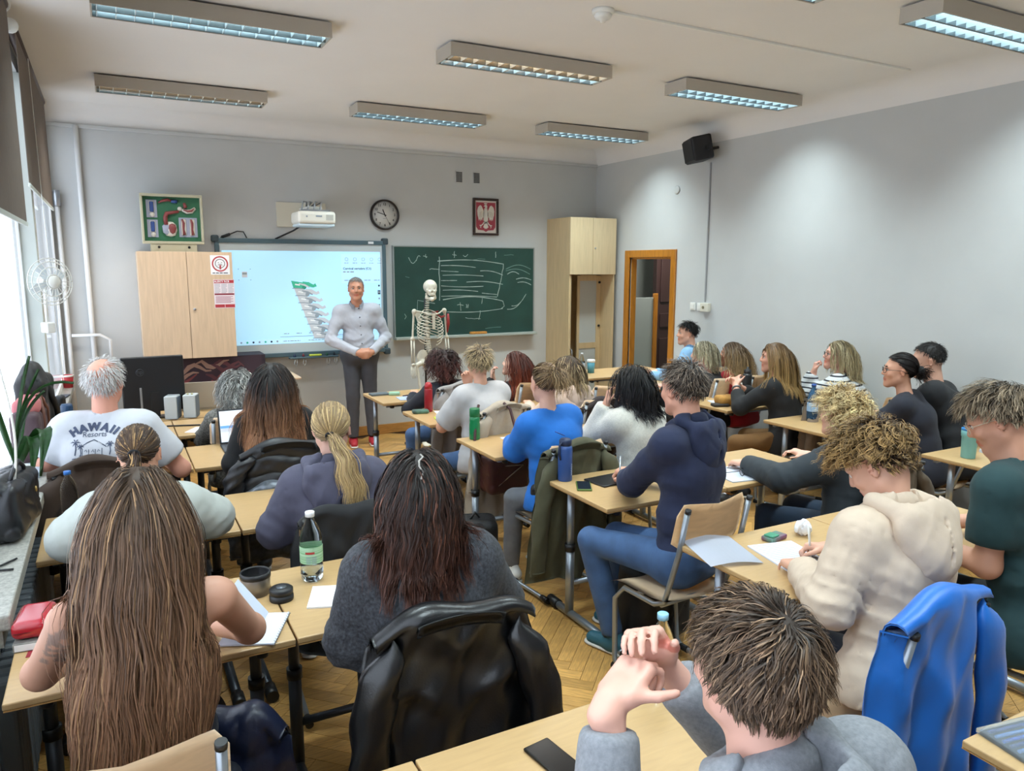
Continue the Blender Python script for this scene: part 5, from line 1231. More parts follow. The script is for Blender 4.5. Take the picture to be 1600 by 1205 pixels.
def chair_proto():
    e = empty('chair', (0, 0, 0), 0, 'x', 'chair', 'plywood chairs')
    P = [[Vector((-.20 + .40 * i / 8, -.19 + .38 * j / 8, .452 + .010 * math.cos(math.pi * (i - 4) / 4) * -1 - (.03 * max(0, (j - 6) / 2) ** 2) + .014 * max(0, (2 - j) / 2))) for j in range(9)] for i in range(9)]
    m = MB(); m.grid(P, .010); m.build('seat', ply, e)
    rows = []
    for i in range(15):
        u = i / 14 * 2 - 1; x = u * .205; col = []
        top = .925 - .018 * (1 - abs(u)) ** 1.5 - .05 * max(0, abs(u) - .82) / .18 * (abs(u) - .82) / .18; bot = .715 + .03 * max(0, abs(u) - .8) / .2
        for j in range(7):
            t = j / 6; z = bot + (top - bot) * t; col.append(Vector((x, -.245 + .035 * u * u - .03 * (t - .3) - .004, z)))
        rows.append(col)
    m = MB(); m.grid(rows, .010); m.build('backrest', ply, e)
    for sd in (-1, 1):
        fr = MB().tube([(sd * .185, -.275, .90), (sd * .185, -.235, .70), (sd * .185, -.16, .46), (sd * .185, -.10, .43), (sd * .185, .10, .43), (sd * .19, .16, .36), (sd * .20, .14, .06), (sd * .20, .10, .03), (sd * .20, -.20, .03), (sd * .20, -.24, .03)], .0125, 8).build('frame', silver, e)
        MB().cyl((sd * .185, -.2765, .895), (sd * .185, -.2795, .912), .0135, n=10).build('frame_cap', black_pl, fr)
        MB().cyl((sd * .20, -.26, .03), (sd * .20, -.20, .03), .017, n=10).build('foot_cap', black_pl, fr); MB().cyl((sd * .20, .06, .03), (sd * .20, .15, .03), .017, n=10).build('foot_cap', black_pl, fr)
    MB().cyl((-.185, .02, .43), (.185, .02, .43), .011, n=8).cyl((-.185, -.14, .44), (.185, -.14, .44), .011, n=8).build('seat_support', silver, e, 'stuff')
    return e
CH0 = [chair_proto(), False]
def chair(x, y, yaw, label):
    if not CH0[1]: c = CH0[0]; CH0[1] = True
    else: c = copy_tree(CH0[0])
    c.location = (x, y, 0); c.rotation_euler = (0, 0, -R(yaw)); c['label'] = label
    return c
# ================================================================== clothing materials
def cloth(key, c, rough=.85, bump=.25, bscale=350, noise=.08, nscale=30, **k): return mat(key, c, rough, noise=noise, nscale=nscale, bump=bump, bscale=bscale, bdist=.002, sheen=k.pop('sheen', .04), **k)
jeans = cloth('blue_denim', '#3E5C86', .8, .3, 600, .22, 14); jeans_d = cloth('dark_denim', '#1F3247', .8, .3, 600, .15, 14); jeans_g = cloth('grey_denim', '#63666C', .85, .3, 600, .18, 16)
black_c = cloth('black_cloth', '#131417'); navy_c = cloth('navy_cloth', '#161B28'); grey_tr = cloth('grey_trouser_cloth', '#4A4C54', .85, .2, 500, .08, 20)
sh_dark = mat('dark_shoe', '#26282D', .5); sh_white = mat('white_shoe', '#DAD8D4', .5); sh_red = mat('red_shoe', '#B02A36', .6); sh_teal = mat('teal_shoe', '#2B5F70', .6)
hawaii = cloth('white_tee_cotton', '#C4C7CE', .85, .12, 400, .02); white_sw = cloth('grey_white_sweatshirt', '#AEB3AE', .9, .2, 300, .04); purple = cloth('purple_grey_fleece', '#4B4A5C', .9, .25, 350, .06)
charcoal = cloth('charcoal_knit', '#3E4046', .95, .8, 120, .6, 110); bluek = cloth('bright_blue_knit', '#1768BE', .85, .35, 320, .05); fluffy = cloth('cream_fluffy_knit', '#C6C5BD', .95, .9, 150, .12, 90, sheen=.5)
navyh = cloth('navy_fleece', '#1C2440', .9, .2, 380, .05); slate = cloth('slate_sweatshirt', '#2B3238', .9, .2, 380, .06); creamh = cloth('cream_fleece', '#CDB9A5', .9, .2, 380, .04); greent = cloth('dark_teal_tee', '#1B3A3D', .85, .12, 420, .05)
greyh = cloth('grey_marl_fleece', '#85888E', .9, .3, 380, .18, 120); lbl = cloth('light_blue_shirt', '#86B2D8', .8, .1, 420, .03); redk = cloth('red_knit', '#9E1526', .85, .5, 250, .06); blackt = cloth('black_tee', '#15161A', .85, .12, 420, .04); navyt = cloth('navy_tee', '#191B28', .85, .12, 420, .04)
pinkh = cloth('pale_pink_fleece', '#C9B3A4', .9, .2, 380, .04); whitet = cloth('white_tee', '#B4B4B6', .85, .15, 400, .03); dknavy = cloth('dark_blue_jumper', '#20242F', .9, .3, 300, .05); olive_sh = cloth('grey_olive_shirt', '#82827A', .85, .15, 400, .05)
speck = cloth('speckled_grey_knit', '#6E6D68', .95, .8, 120, .8, 70); tr_shirt = cloth('pale_shirt_cotton', '#B9BCC6', .8, .12, 420, .03)
def striped():
    m = cloth('striped_knit', '#CDD0D2', .85, .3, 350, .03); nt = m.node_tree; N = nt.nodes; L = nt.links
    tc = N.new('ShaderNodeTexCoord'); sx = N.new('ShaderNodeSeparateXYZ'); L.new(tc.outputs['Object'], sx.inputs[0])
    mu = N.new('ShaderNodeMath'); mu.operation = 'MULTIPLY'; mu.inputs[1].default_value = 26.0; L.new(sx.outputs['Z'], mu.inputs[0])
    fr = N.new('ShaderNodeMath'); fr.operation = 'FRACT'; L.new(mu.outputs[0], fr.inputs[0]); gt = N.new('ShaderNodeMath'); gt.operation = 'LESS_THAN'; gt.inputs[1].default_value = .28; L.new(fr.outputs[0], gt.inputs[0])
    mx = N.new('ShaderNodeMix'); mx.data_type = 'RGBA'; mx.inputs['A'].default_value = lin('#CDD0D2'); mx.inputs['B'].default_value = lin('#1A1D28'); L.new(gt.outputs[0], mx.inputs['Factor']); L.new(mx.outputs['Result'], N['Principled BSDF'].inputs['Base Color'])
    return m
stripe_m = striped()

# ================================================================== column by the window
p = person('person in a grey-olive shirt at the front desk, hidden behind the white-haired man', (-0.060, 5.420, 1.120), 20, P=(-0.090, 5.340, 0.540), topm=olive_sh, botm=jeans_d, shoem=sh_dark, h=0.0110, loose=.025, seed=1, build_legs=False)
H = mk_hair(p, '#2A211C', n=300, width=.006); H.cap_layer(1.03, .03); H.short(); put_hair(p, H)
chair(-0.090, 5.380, 5, 'plywood chair at the front desk by the window, mostly hidden')

p = person('grey-haired woman in a speckled grey knit, front row', (0.720, 5.300, 1.080), 15, P=(0.720, 5.260, 0.520), s=.95, sex='f', topm=speck, botm=black_c, shoem=sh_dark, h=0.0110, loose=.028, wr=0.0073, seed=2, build_legs=False)
H = mk_hair(p, '#6E6F6C', '#8C8D89', n=900, width=.004, var=.35, hi='#B9BAB6', hi_p=.3); H.cap_layer(1.03, .02); H.fall((.10, .22), 11, .3, .35, .0, .35, .7, .022, .008, .06, .5, 70)
t = H.L2W(SCALP_C + SCALP_R * nrm((0.1, -.85, -.55)) * 1.1); H.tail(t, -p.B[1] * .3 + V3(0, 0, -.6), (.08, .16), 160, 9, .02, .2, .012, .05, .4, .02); put_hair(p, H)
chair(0.720, 5.360, 0, 'plywood chair of the grey-haired woman in the front row')

p = person('white-haired man in a white t-shirt with a dark island print on the back', (-0.050, 4.420, 1.290), 24, P=(-0.080, 4.320, 0.560), yaw=14, s=1.06, skin='#D89A84', top='tee', topm=hawaii, botm=jeans_d, shoem=sh_dark, h=0.0095, loose=.034, wr=0.0090, seed=3, build_legs=False, hips=1.15,
           hands=((-.22, 4.60, .79), (.22, 4.62, .79)), elbows=((-.36, 4.46, .86), None))
H = mk_hair(p, '#B9B7B4', '#D3D2D0', n=1170, width=.0028, var=.16, bald=((-.12, -.45, .88), .86), ombre=(0, 1)); H.short((.026, .046), 7, .08, .003, .05, (-.1, -.5, .87), 0, .6, .015); put_hair(p, H, 'white_hair')
white_man = p
chair(-0.080, 4.300, 5, 'plywood chair of the white-haired man under the brown coat')

p = person('woman with long dark-to-copper ombre hair in a black top', (0.790, 4.380, 1.230), 22, P=(0.800, 4.280, 0.550), yaw=10, s=.98, sex='f', topm=black_c, botm=black_c, shoem=sh_dark, h=0.0105, loose=.022, seed=4, build_legs=False, hands=((0.600, 4.540, 0.790), (0.970, 4.610, 0.790)), elbows=((0.550, 4.340, 0.800), None))
H = mk_hair(p, '#181211', '#A0714F', n=2020, width=.0034, var=.2, ombre=(.25, .75), hi='#5A3828', hi_p=.1); H.cap_layer(1.03, .02); H.fall((.40, .52), 16, .2, .40, .02, .35, .6, .014, .005, .13, .55, 90, .05); put_hair(p, H, 'long_hair')
chair(0.800, 4.260, 4, 'plywood chair under the black and silver puffer jackets')

p = person('woman with a low ponytail in an oversized grey-white sweatshirt', (0.060, 3.250, 1.155), 12, P=(0.050, 3.100, 0.550), yaw=4, hpitch=12, s=.99, sex='f', topm=white_sw, botm=black_c, shoem=sh_dark, h=.0085, loose=.045, wr=0.0109, seed=5, build_legs=False, hands=((-0.170, 3.498, 0.800), (0.240, 3.508, 0.800)), elbows=((-.19, 3.20, .87), (.31, 3.22, .87)))
H = mk_hair(p, '#3E2C20', '#5B4531', n=1010, width=.003, var=.25, hi='#A58255', hi_p=.16); H.cap_layer(1.02); t = H.tied((.05, -.95, -.32), vol=.004); H.tail(t, -p.M[1] * .5 - p.M[2] * .6, (.12, .2), 260, 11, .014, .22, .004, .1, .12)
put_hair(p, H, 'tied_hair'); MB().tube([Vector(t - p.origin + .018 * (p.M[0] * math.cos(a) + nrm(p.M[2] - .6 * p.M[1]) * math.sin(a))) for a in np.linspace(0, 6.28, 13)[:-1]], .006, 6, True).build('hair_tie', black_c, p.root)
chair(0.040, 3.120, 0, 'plywood chair of the woman in the grey-white sweatshirt')

p = person('blonde woman with a ponytail in a purple-grey hoodie', (0.810, 3.180, 1.195), 20, P=(0.820, 3.080, 0.550), yaw=8, s=1.0, sex='f', skin='#DDAE9A', top='hoodie', topm=purple, hoodk=1.1, botm=black_c, shoem=sh_dark, h=.008, loose=.036, wr=0.0109, seed=6, build_legs=False, hands=((0.660, 3.490, 0.800), (1.060, 3.510, 0.800)), elbows=((0.560, 3.190, 0.780), None))
H = mk_hair(p, '#8C7454', '#A98C5E', n=1170, width=.003, var=.2, hi='#C2A673', hi_p=.2); H.cap_layer(1.03, .02); t = H.tied((.10, -.93, -.42), vol=.006)
H.tail(t, -p.M[1] * .7 - p.M[2] * .25 + p.M[0] * .7, (.24, .34), 420, 14, .018, .20, .006, .12, .10, .02, .03); put_hair(p, H, 'ponytail_hair')
MB().tube([Vector(t - p.origin + .02 * (p.M[0] * math.cos(a) + nrm(p.M[2] - .6 * p.M[1]) * math.sin(a))) for a in np.linspace(0, 6.28, 13)[:-1]], .006, 6, True).build('hair_tie', black_c, p.root)
chair(0.820, 3.130, 4, 'plywood chair of the woman in the purple hoodie')

def tat(v, c, base):
    # ink on the left upper arm and shoulder blade
    S, E = TATP; ab = E - S; t = ((v - S) @ ab) / (ab @ ab); d = v - (S + t[:, None] * ab); m = (t > -.25) & (t < .8) & (np.linalg.norm(d, axis=1) < .09)
    x, y, z = v[:, 0], v[:, 1], v[:, 2]
    n = np.sin(70 * z + 3 * np.sin(55 * y)) * np.sin(62 * y + 40 * x + 2 * np.sin(48 * z)) + .6 * np.sin(140 * (z + y)) * np.sin(110 * x)
    q = (n > -.15) & m & ~((np.abs(t - .05) < .10) & (np.abs(d @ V3(0, 1, 0)) < .018)); c = c.copy(); c[q] = c[q] * .45 + V3(.10, .12, .13) * .5; return c
TATP = (V3(-.14, 1.83, 1.05), V3(-.20, 2.02, .84))
p = person('woman with very long brown hair and bare tattooed shoulders', (0.030, 2.020, 1.280), 12, P=(0.020, 1.900, 0.560), yaw=2, hpitch=8, s=1.0, sex='f', skin='#C9967E', shw=1.12, top='tank', topm=navy_c, botm=navy_c, shoem=sh_dark, h=.0065, tattoo=tat, seed=7, hands=((-0.105, 2.378, 0.790), (0.195, 2.378, 0.790)), hint=((-1, -.1, -.7), (1, -.1, -.7)), feet=((-.10, 2.2, .09), (.2, 2.2, .09)))
H = mk_hair(p, '#4A382A', '#84614A', n=5600, width=.0026, var=.26, ombre=(.05, .6), hi='#9C7A59', hi_p=.10); H.cap_layer(1.03, .015)
H.fall((.58, .80), 18, .12, .45, .02, .55, .32, .016, .006, .20, .4, 300, .04, gather=(.125, .30, .06)); put_hair(p, H, 'long_hair')
chair(-0.035, 1.840, 2, 'plywood chair of the long-haired woman, backrest showing at the bottom edge')

p = person('woman with shoulder-length dark brown hair in a charcoal knit jumper', (0.780, 2.050, 1.230), 20, P=(0.780, 1.980, 0.560), yaw=12, hpitch=10, s=1.0, sex='f', topm=charcoal, botm=jeans_d, shoem=sh_dark, h=.008, loose=.042, wr=0.0129, seed=8, hands=((0.710, 2.388, 0.800), (1.050, 2.408, 0.800)), elbows=((0.570, 2.068, 0.800), (1.070, 2.098, 0.800)), hem=.14)
H = mk_hair(p, '#1E1512', '#4A2C22', n=3270, width=.0028, var=.25, ombre=(.2, .9), hi='#5E3A2C', hi_p=.12); H.cap_layer(1.03, .02); H.fall((.28, .38), 18, .2, .42, -.05, .35, .6, .016, .007, .13, .55, 110, .045); put_hair(p, H, 'long_hair')
# a small claw clip
chair(0.790, 2.000, 6, 'plywood chair under the black leather jacket')

p = person('man with wavy brown hair in a grey hoodie, hands raised to his mouth', (.865, .80, 1.262), 3, P=(.98, .64, .58), yaw=14, s=1.0, skin='#D9A795', top='hoodie', topm=greyh, botm=jeans_d, shoem=sh_dark, h=.0055, hh=.0054, loose=.024, wr=0.0090, seed=9, shirt_h=.007, build_legs=False, beard=.25,
           hands=((.735, 1.0, 1.135), (.895, 1.06, 1.14)), elbows=((.67, .92, .87), (1.15, 1.0, .84)), hpose=(dict(d=(.75, .25, .35), n=(.1, -.1, -1), curl=.75, thumb=.9, spread=.08), dict(d=(-.55, -.1, .80), n=(-.5, -.6, -.4), curl=.55, thumb=.5, spread=.1)), sleeve=.86, brow='#4A3526')
H = mk_hair(p, '#33261D', '#5E4836', n=6200, width=.0021, var=.3, hi='#8A7058', hi_p=.14, nape=.03); H.cap_layer(1.02, .02); H.short((.042, .075), 10, .05, .0055, .075, (.1, -.45, .89), .3, .7, .009, clump=.45, ncl=420, noise=.02, len_fn=lambda q: .55 + .55 * np.clip(q[:, 2] + .25, 0, 1)); put_hair(p, H, 'wavy_hair')
chair(1.0, .60, 10, 'plywood chair of the man in the grey hoodie, below the picture edge')

# ================================================================== centre column
p = person('woman with short wavy dark red hair in a dark blue jumper', (2.460, 5.860, 1.070), 5, P=(2.480, 5.780, 0.520), yaw=-4, s=.97, sex='f', topm=dknavy, botm=jeans, shoem=sh_dark, h=0.0110, loose=.02, seed=10, knees=((2.16, 5.80, .50), (2.46, 5.98, .50)))
H = mk_hair(p, '#2E1513', '#4B241E', n=800, width=.0045, var=.3); H.cap_layer(1.05, .04); H.fall((.12, .19), 10, .5, .32, .1, .25, .8, .03, .012, .06, .6, 80); put_hair(p, H, 'wavy_hair')
chair(2.490, 5.840, -4, 'plywood chair under the pale grey coat in the centre front')

p = person('woman with long ginger hair, looking up with a hand at her mouth', (3.110, 5.780, 1.040), -48, P=(3.120, 5.700, 0.520), yaw=-18, hpitch=-12, s=.97, sex='f', skin='#E0B7A2', topm=black_c, botm=black_c, shoem=sh_dark, h=.009, face=True, brow='#8A4A2A', seed=11, build_legs=False, hands=((2.960, 5.900, 0.900), (3.230, 5.984, 0.790)), hpose=(dict(d=(0, .1, 1), n=(.6, -.6, 0), curl=.6), {}))
H = mk_hair(p, '#4A1C0E', '#7A3216', n=850, width=.0045, var=.25); H.cap_layer(1.04, .02); H.fall((.36, .46), 12, .35, .36, .1, .5, .7, .015, .005, .12, .5, 70); put_hair(p, H, 'long_hair')
chair(3.120, 5.780, -15, 'plywood chair of the ginger-haired woman')

p = person('short-haired blonde woman in a white t-shirt', (2.320, 4.860, 1.195), 4, P=(2.340, 4.770, 0.540), yaw=-6, s=.99, sex='f', top='tee', sleeve=1.25, topm=whitet, botm=jeans, shoem=sh_white, h=0.0100, loose=.036, wr=0.0109, seed=12, knees=((2.06, 4.86, .50), (2.34, 4.98, .5)), hands=((2.190, 5.152, 0.790), (2.350, 5.100, 1.015)), hpose=({}, dict(d=(-.3, 0, 1), n=(-.3, -1, 0), curl=.7)))
H = mk_hair(p, '#5E5140', '#B3A079', n=850, width=.0038, var=.25, ombre=(.1, .8), nape=.12); H.cap_layer(1.03, .03); H.short((.03, .075), 8, 0.23, .004, .05, (0, -.35, .94), .2, .8, .018, len_fn=lambda q: .45 + .75 * np.clip(q[:, 2] + .35, 0, 1)); put_hair(p, H, 'short_hair')
chair(2.350, 4.800, -6, 'plywood chair under the cream trench coat')

p = person('woman with a streaked blonde bob in a pale pink hooded top', (3.150, 4.970, 1.080), -18, P=(3.160, 4.850, 0.530), yaw=-10, s=.96, sex='f', top='hoodie', topm=pinkh, botm=black_c, shoem=sh_dark, h=0.0110, loose=.026, seed=13, build_legs=False)
H = mk_hair(p, '#4B3C2C', '#8E7A58', n=780, width=.0042, var=.28, hi='#B8A47C', hi_p=.25); H.cap_layer(1.04, .03); H.fall((.20, .27), 12, .35, .38, .05, .3, .8, .015, .004, .1, .45, 70); put_hair(p, H, 'bob_hair')
chair(3.170, 4.820, -10, 'plywood chair of the woman in the pale pink hood')

p = person('woman with clipped-up light brown hair in a bright blue jumper', (2.250, 3.800, 1.205), 0, P=(2.290, 3.700, 0.550), yaw=-6, hpitch=4, s=1.0, sex='f', skin='#DBAA94', topm=bluek, botm=jeans_g, shoem=sh_white, h=.008, loose=.028, wr=0.0090, seed=14, hands=((2.180, 4.092, 0.800), (2.380, 4.122, 0.820)), elbows=((2.090, 3.872, 0.800), None), knees=((2.06, 3.82, .52), (2.36, 3.88, .5)), feet=((2.05, 3.84, .09), (2.34, 3.95, .09)), hem=.06)
H = mk_hair(p, '#5A4531', '#8A7050', n=1010, width=.0034, var=.25, hi='#A78B66', hi_p=.2); H.cap_layer(1.03, .02); t = H.tied((.05, -.80, .35), vol=.008)
H.tail(t, -p.M[1] * .6 + p.M[2] * .5, (.10, .20), 240, 10, .022, .40, .008, .08, .25, .015, .02); put_hair(p, H, 'clipped_hair')
chair(2.240, 3.700, -5, 'plywood chair under the olive parka')

p = person('black-haired woman in a fluffy white jumper, resting her cheek on her hand', (2.930, 3.860, 1.140), -22, P=(2.970, 3.740, 0.540), yaw=-12, hroll=-6, s=.98, sex='f', skin='#CF9C84', topm=fluffy, botm=black_c, shoem=sh_dark, h=.0085, loose=.042, wr=0.0090, seed=15, build_legs=False, hands=((2.780, 3.910, 1.020), (3.080, 4.112, 0.800)), elbows=((2.740, 3.992, 0.800), None), hpose=(dict(d=(.15, -.1, 1), n=(.8, -.4, 0), curl=.35), {}))
H = mk_hair(p, '#0B0A0C', '#17151A', n=1170, width=.004, var=.3); H.cap_layer(1.05, .03); H.fall((.22, .31), 14, .4, .36, .0, .3, .8, .03, .006, .12, .55, 80); put_hair(p, H, 'black_hair')
glasses(p, '#B9B4AC')
chair(2.990, 3.720, -10, 'plywood chair of the black-haired woman')

p = person('man with short grey-brown hair in a navy hoodie and jeans, legs in the aisle', (2.320, 2.660, 1.330), -4, P=(2.300, 2.570, 0.560), yaw=-20, hpitch=4, s=1.06, skin='#D79E86', top='hoodie', topm=navyh, botm=jeans, shoem=sh_teal, h=.0075, loose=.022, wr=0.0090, seed=16, hands=((2.310, 3.056, 0.810), (2.400, 3.096, 0.830)), elbows=((2.180, 2.840, 0.860), None), knees=((2.02, 2.94, .56), (2.22, 3.0, .53)), feet=((2.09, 2.84, .09), (2.26, 3.02, .09)), hpose=(dict(d=(.6, .8, .1), n=(.3, 0, -1), curl=.7), dict(curl=.7)), sleeve=.97, hem=.035)
H = mk_hair(p, '#332A25', '#6B5B4E', n=1560, width=.0028, var=.3, hi='#8A7A6B', hi_p=.15, nape=.1); H.cap_layer(1.02, .03); H.short((.022, .06), 8, 0.29, .004, .04, (.05, -.5, .86), .15, .6, .016, len_fn=lambda q: .5 + .7 * np.clip(q[:, 2] + .2, 0, 1), noise=.05); put_hair(p, H, 'short_hair')
chair(2.200, 2.560, -4, 'plywood chair of the man in the navy hoodie, its backrest in full view')

p = person('young man with curly blond hair in a slate grey sweatshirt', (3.400, 2.640, 1.115), -14, P=(3.410, 2.520, 0.540), yaw=-10, s=1.0, skin='#E0AE98', topm=slate, botm=jeans_d, shoem=sh_dark, h=.0075, loose=.034, wr=0.0109, seed=17, build_legs=False, hands=((3.100, 2.996, 0.800), (3.570, 2.966, 0.800)), elbows=((3.050, 2.686, 0.800), None), neck='crew')
H = mk_hair(p, '#9A7E50', '#DCC592', n=1710, width=.0034, var=.25, nape=.0); H.cap_layer(1.08, .06); H.short((.06, .10), 11, 0.32, .012, .042, (0, -.3, .95), .2, .5, .035, clump=.6, ncl=260, noise=.04); put_hair(p, H, 'curly_hair')
chair(3.410, 2.560, -10, 'plywood chair under the brown cord jacket')

p = person('young man with curly brown-blond hair in a cream hoodie, writing', (2.280, 1.610, 1.228), -20, P=(2.240, 1.440, 0.580), yaw=-4, hpitch=38, s=1.04, skin='#D8A68E', top='hoodie', topm=creamh, hoodk=1.15, botm=navy_c, shoem=sh_white, h=.007, shirt_h=.009, loose=.034, wr=0.0146, seed=18, hands=((2.180, 1.812, 0.800), (2.440, 1.882, 0.810)), elbows=((1.990, 1.532, 0.820), (2.500, 1.672, 0.840)), hpose=({}, dict(d=(-.5, .8, -.1), n=(-.3, 0, -1), curl=.75)), face=True, hem=.09, sleeve=.93)
H = mk_hair(p, '#3A281B', '#9A7A4C', n=3270, width=.0026, var=.28, ombre=(.15, .7), nape=.10, front=-.02); H.cap_layer(1.02, .02); H.short((.05, .10), 11, 0.34, .010, .045, (0, -.5, .85), .7, .3, .035, clump=.6, ncl=280, noise=.04, len_fn=lambda q: .22 + .95 * np.clip(q[:, 2] + .15 + .35 * np.clip(q[:, 1], 0, 1), 0, 1)); put_hair(p, H, 'curly_hair')
chair(2.040, 1.460, -4, 'plywood chair under the bright blue raincoat')

p = person('man in clear-rimmed glasses and a dark teal t-shirt, reading', (2.940, 1.590, 1.330), -26, P=(2.990, 1.420, 0.580), yaw=-14, hpitch=30, s=1.06, skin='#D09A80', top='tee', topm=greent, botm=black_c, shoem=sh_dark, h=.0075, loose=.026, wr=0.0090, seed=19, hands=((2.870, 1.824, 0.800), (3.190, 1.864, 0.800)), elbows=((2.770, 1.484, 0.820), None), face=True, beard=.55, brow='#3E3024')
H = mk_hair(p, '#463A2E', '#85735C', n=2800, width=.0026, var=.28, hi='#9C8B74', hi_p=.15, nape=.05); H.cap_layer(1.03, .03); H.short((.05, .09), 10, .10, .006, .085, (.1, -.5, .85), .6, .5, .020, clump=.4, ncl=300, noise=.03, len_fn=lambda q: .3 + .8 * np.clip(q[:, 2] + .25, 0, 1)); put_hair(p, H, 'tousled_hair'); glasses(p, '#C9B9A2', lens=(.023, .019))
chair(3.000, 1.420, -10, 'plywood chair of the man in clear-rimmed glasses')

# ================================================================== column by the right wall
p = person('dark-haired man in a light blue shirt by the doorway', (5.25, 5.98, 1.21), -64, P=(5.24, 5.84, .54), yaw=-40, s=1.0, topm=lbl, botm=jeans_d, shoem=sh_dark, h=.009, face=True, beard=.35, smile=True, loose=.016, seed=20, build_legs=False, neck='collar', brow='#15110F')
H = mk_hair(p, '#100D0D', '#1E1A19', n=800, width=.004, var=.25, nape=.12); H.cap_layer(1.03, .03); H.short((.03, .05), 7, 0.29, .003, .04, (0, -.5, .85), .3, .6, .014, len_fn=lambda q: .5 + .7 * np.clip(q[:, 2] + .2, 0, 1)); put_hair(p, H, 'short_hair')
chair(5.22, 5.80, -30, 'plywood chair of the man in the light blue shirt')

p = person('woman with a short ash-blonde bob in a black top', (4.760, 5.200, 1.100), -45, P=(4.780, 5.080, 0.530), yaw=-20, s=.98, sex='f', skin='#DCA794', topm=black_c, botm=black_c, shoem=sh_dark, h=.009, face=True, loose=.02, seed=21, build_legs=False, neck='wide', brow='#6A5646')
H = mk_hair(p, '#6B6350', '#A9A083', n=900, width=.0042, var=.25, hi='#C5BC9E', hi_p=.2, nape=.05); H.cap_layer(1.05, .04); H.fall((.13, .19), 10, .45, .36, .1, .4, .7, .016, .003, .09, .45, 70); put_hair(p, H, 'bob_hair')
chair(4.740, 5.220, -20, 'plywood chair of the woman with the ash-blonde bob, a mustard bag beside it')

p = person('woman with long light brown hair in a red jumper, hand at her cheek', (5.110, 5.200, 1.080), -42, P=(5.130, 5.080, 0.530), yaw=-18, hroll=-5, s=.98, sex='f', topm=redk, botm=black_c, shoem=sh_dark, h=.009, face=True, loose=.026, seed=22, build_legs=False, hands=((4.970, 5.270, 0.980), (5.310, 5.408, 0.790)), elbows=((4.890, 5.308, 0.800), (5.30, 5.16, .80)), hpose=(dict(d=(.1, -.1, 1), n=(.7, -.5, 0), curl=.6), {}), brow='#5A4232')
H = mk_hair(p, '#4A3625', '#9C8058', n=930, width=.0044, var=.25, ombre=(.15, .8)); H.cap_layer(1.04, .02); H.fall((.38, .48), 12, .35, .36, .1, .45, .75, .016, .006, .12, .5, 70); put_hair(p, H, 'long_hair')
chair(5.180, 5.220, -18, 'plywood chair of the woman in the red jumper')

p = person('woman with long straight light brown hair and fringe in a black top', (4.660, 4.270, 1.175), -50, P=(4.700, 4.130, 0.540), yaw=-22, s=1.0, sex='f', skin='#D9A28A', topm=black_c, botm=cloth('brown_trousers', '#6B4A22', .85), shoem=sh_dark, h=.0085, face=True, smile=True, loose=.022, seed=23, hands=((4.510, 4.520, 0.925), (4.590, 4.580, 0.915)), hpose=(dict(d=(.4, .4, .6), n=(.8, 0, -.2), curl=.5), dict(d=(-.5, .3, .5), n=(-.8, 0, -.2), curl=.6)), sleeve=.75, knees=((4.30, 4.28, .52), (4.55, 4.42, .52)), brow='#6A5038')
H = mk_hair(p, '#5E4427', '#A58450', n=1170, width=.004, var=.22, ombre=(.1, .9), front=-.05); H.cap_layer(1.05, .02); H.fall((.34, .42), 12, .3, .40, .0, .2, .6, .014, .002, .2, .45, 90, .03, len_fn=lambda q: np.where((q[:, 1] > .45) & (np.abs(q[:, 0]) < .5), .35, 1.0)); put_hair(p, H, 'long_hair')
watchp = p
chair(4.720, 4.160, -20, 'plywood chair under the tan quilted jacket')

p = person('blonde woman in dark-rimmed glasses and a striped white top, chin on her fist', (5.18, 4.09, 1.185), -52, P=(5.22, 3.90, .54), yaw=-20, hpitch=-6, s=1.0, sex='f', skin='#DDA793', topm=stripe_m, botm=jeans_d, shoem=sh_dark, h=.0085, face=True, loose=.026, seed=24, build_legs=False, hands=((5.03, 4.19, 1.04), (5.30, 4.36, .79)), elbows=((4.98, 4.28, .82), (5.36, 4.12, .80)), hpose=(dict(d=(.2, .0, 1), n=(.6, -.6, 0), curl=.85), {}), brow='#8A7250')
H = mk_hair(p, '#7A6A4A', '#B5A47C', n=930, width=.0042, var=.22, hi='#CFC09A', hi_p=.2); H.cap_layer(1.05, .03); H.fall((.22, .30), 12, .35, .36, .1, .35, .75, .016, .004, .1, .45, 80); put_hair(p, H, 'blonde_hair'); glasses(p, '#2A2426')
chair(5.22, 3.88, -18, 'plywood chair of the woman in the striped top')

p = person('woman in glasses with a dark low bun in a navy t-shirt', (4.74, 3.24, 1.195), -46, P=(4.84, 3.05, .54), yaw=-22, s=1.0, sex='f', skin='#CF9A80', top='tee', topm=navyt, botm=jeans_d, shoem=sh_dark, h=.008, face=True, smile=True, loose=.02, seed=25, build_legs=False, hands=((4.62, 3.55, .79), (4.85, 3.60, .79)), brow='#241A16')
H = mk_hair(p, '#1A1312', '#2E2220', n=930, width=.0038, var=.25); H.cap_layer(1.04, .03); t = H.tied((0, -.9, -.42), vol=.008)
for k in range(3): H.tail(t + p.M[0] * (.02 * (k - 1)), p.M[0] * (k - 1) * .6 - p.M[1] * .4, (.06, .10), 110, 10, .024, .1, .012, .05, .35, .03, .01)
put_hair(p, H, 'bun_hair'); solid('scrunchie', [tor(t - p.M[1] * .02, ortho(-p.M[1]), .030, .018, 1, .01)], .007, black_c, p.root, origin=p.origin, disp=wrinkle(.006, 60, 2)); glasses(p, '#1E1B1E')
chair(4.86, 3.02, -18, 'plywood chair of the woman in the navy t-shirt, its backrest in view')

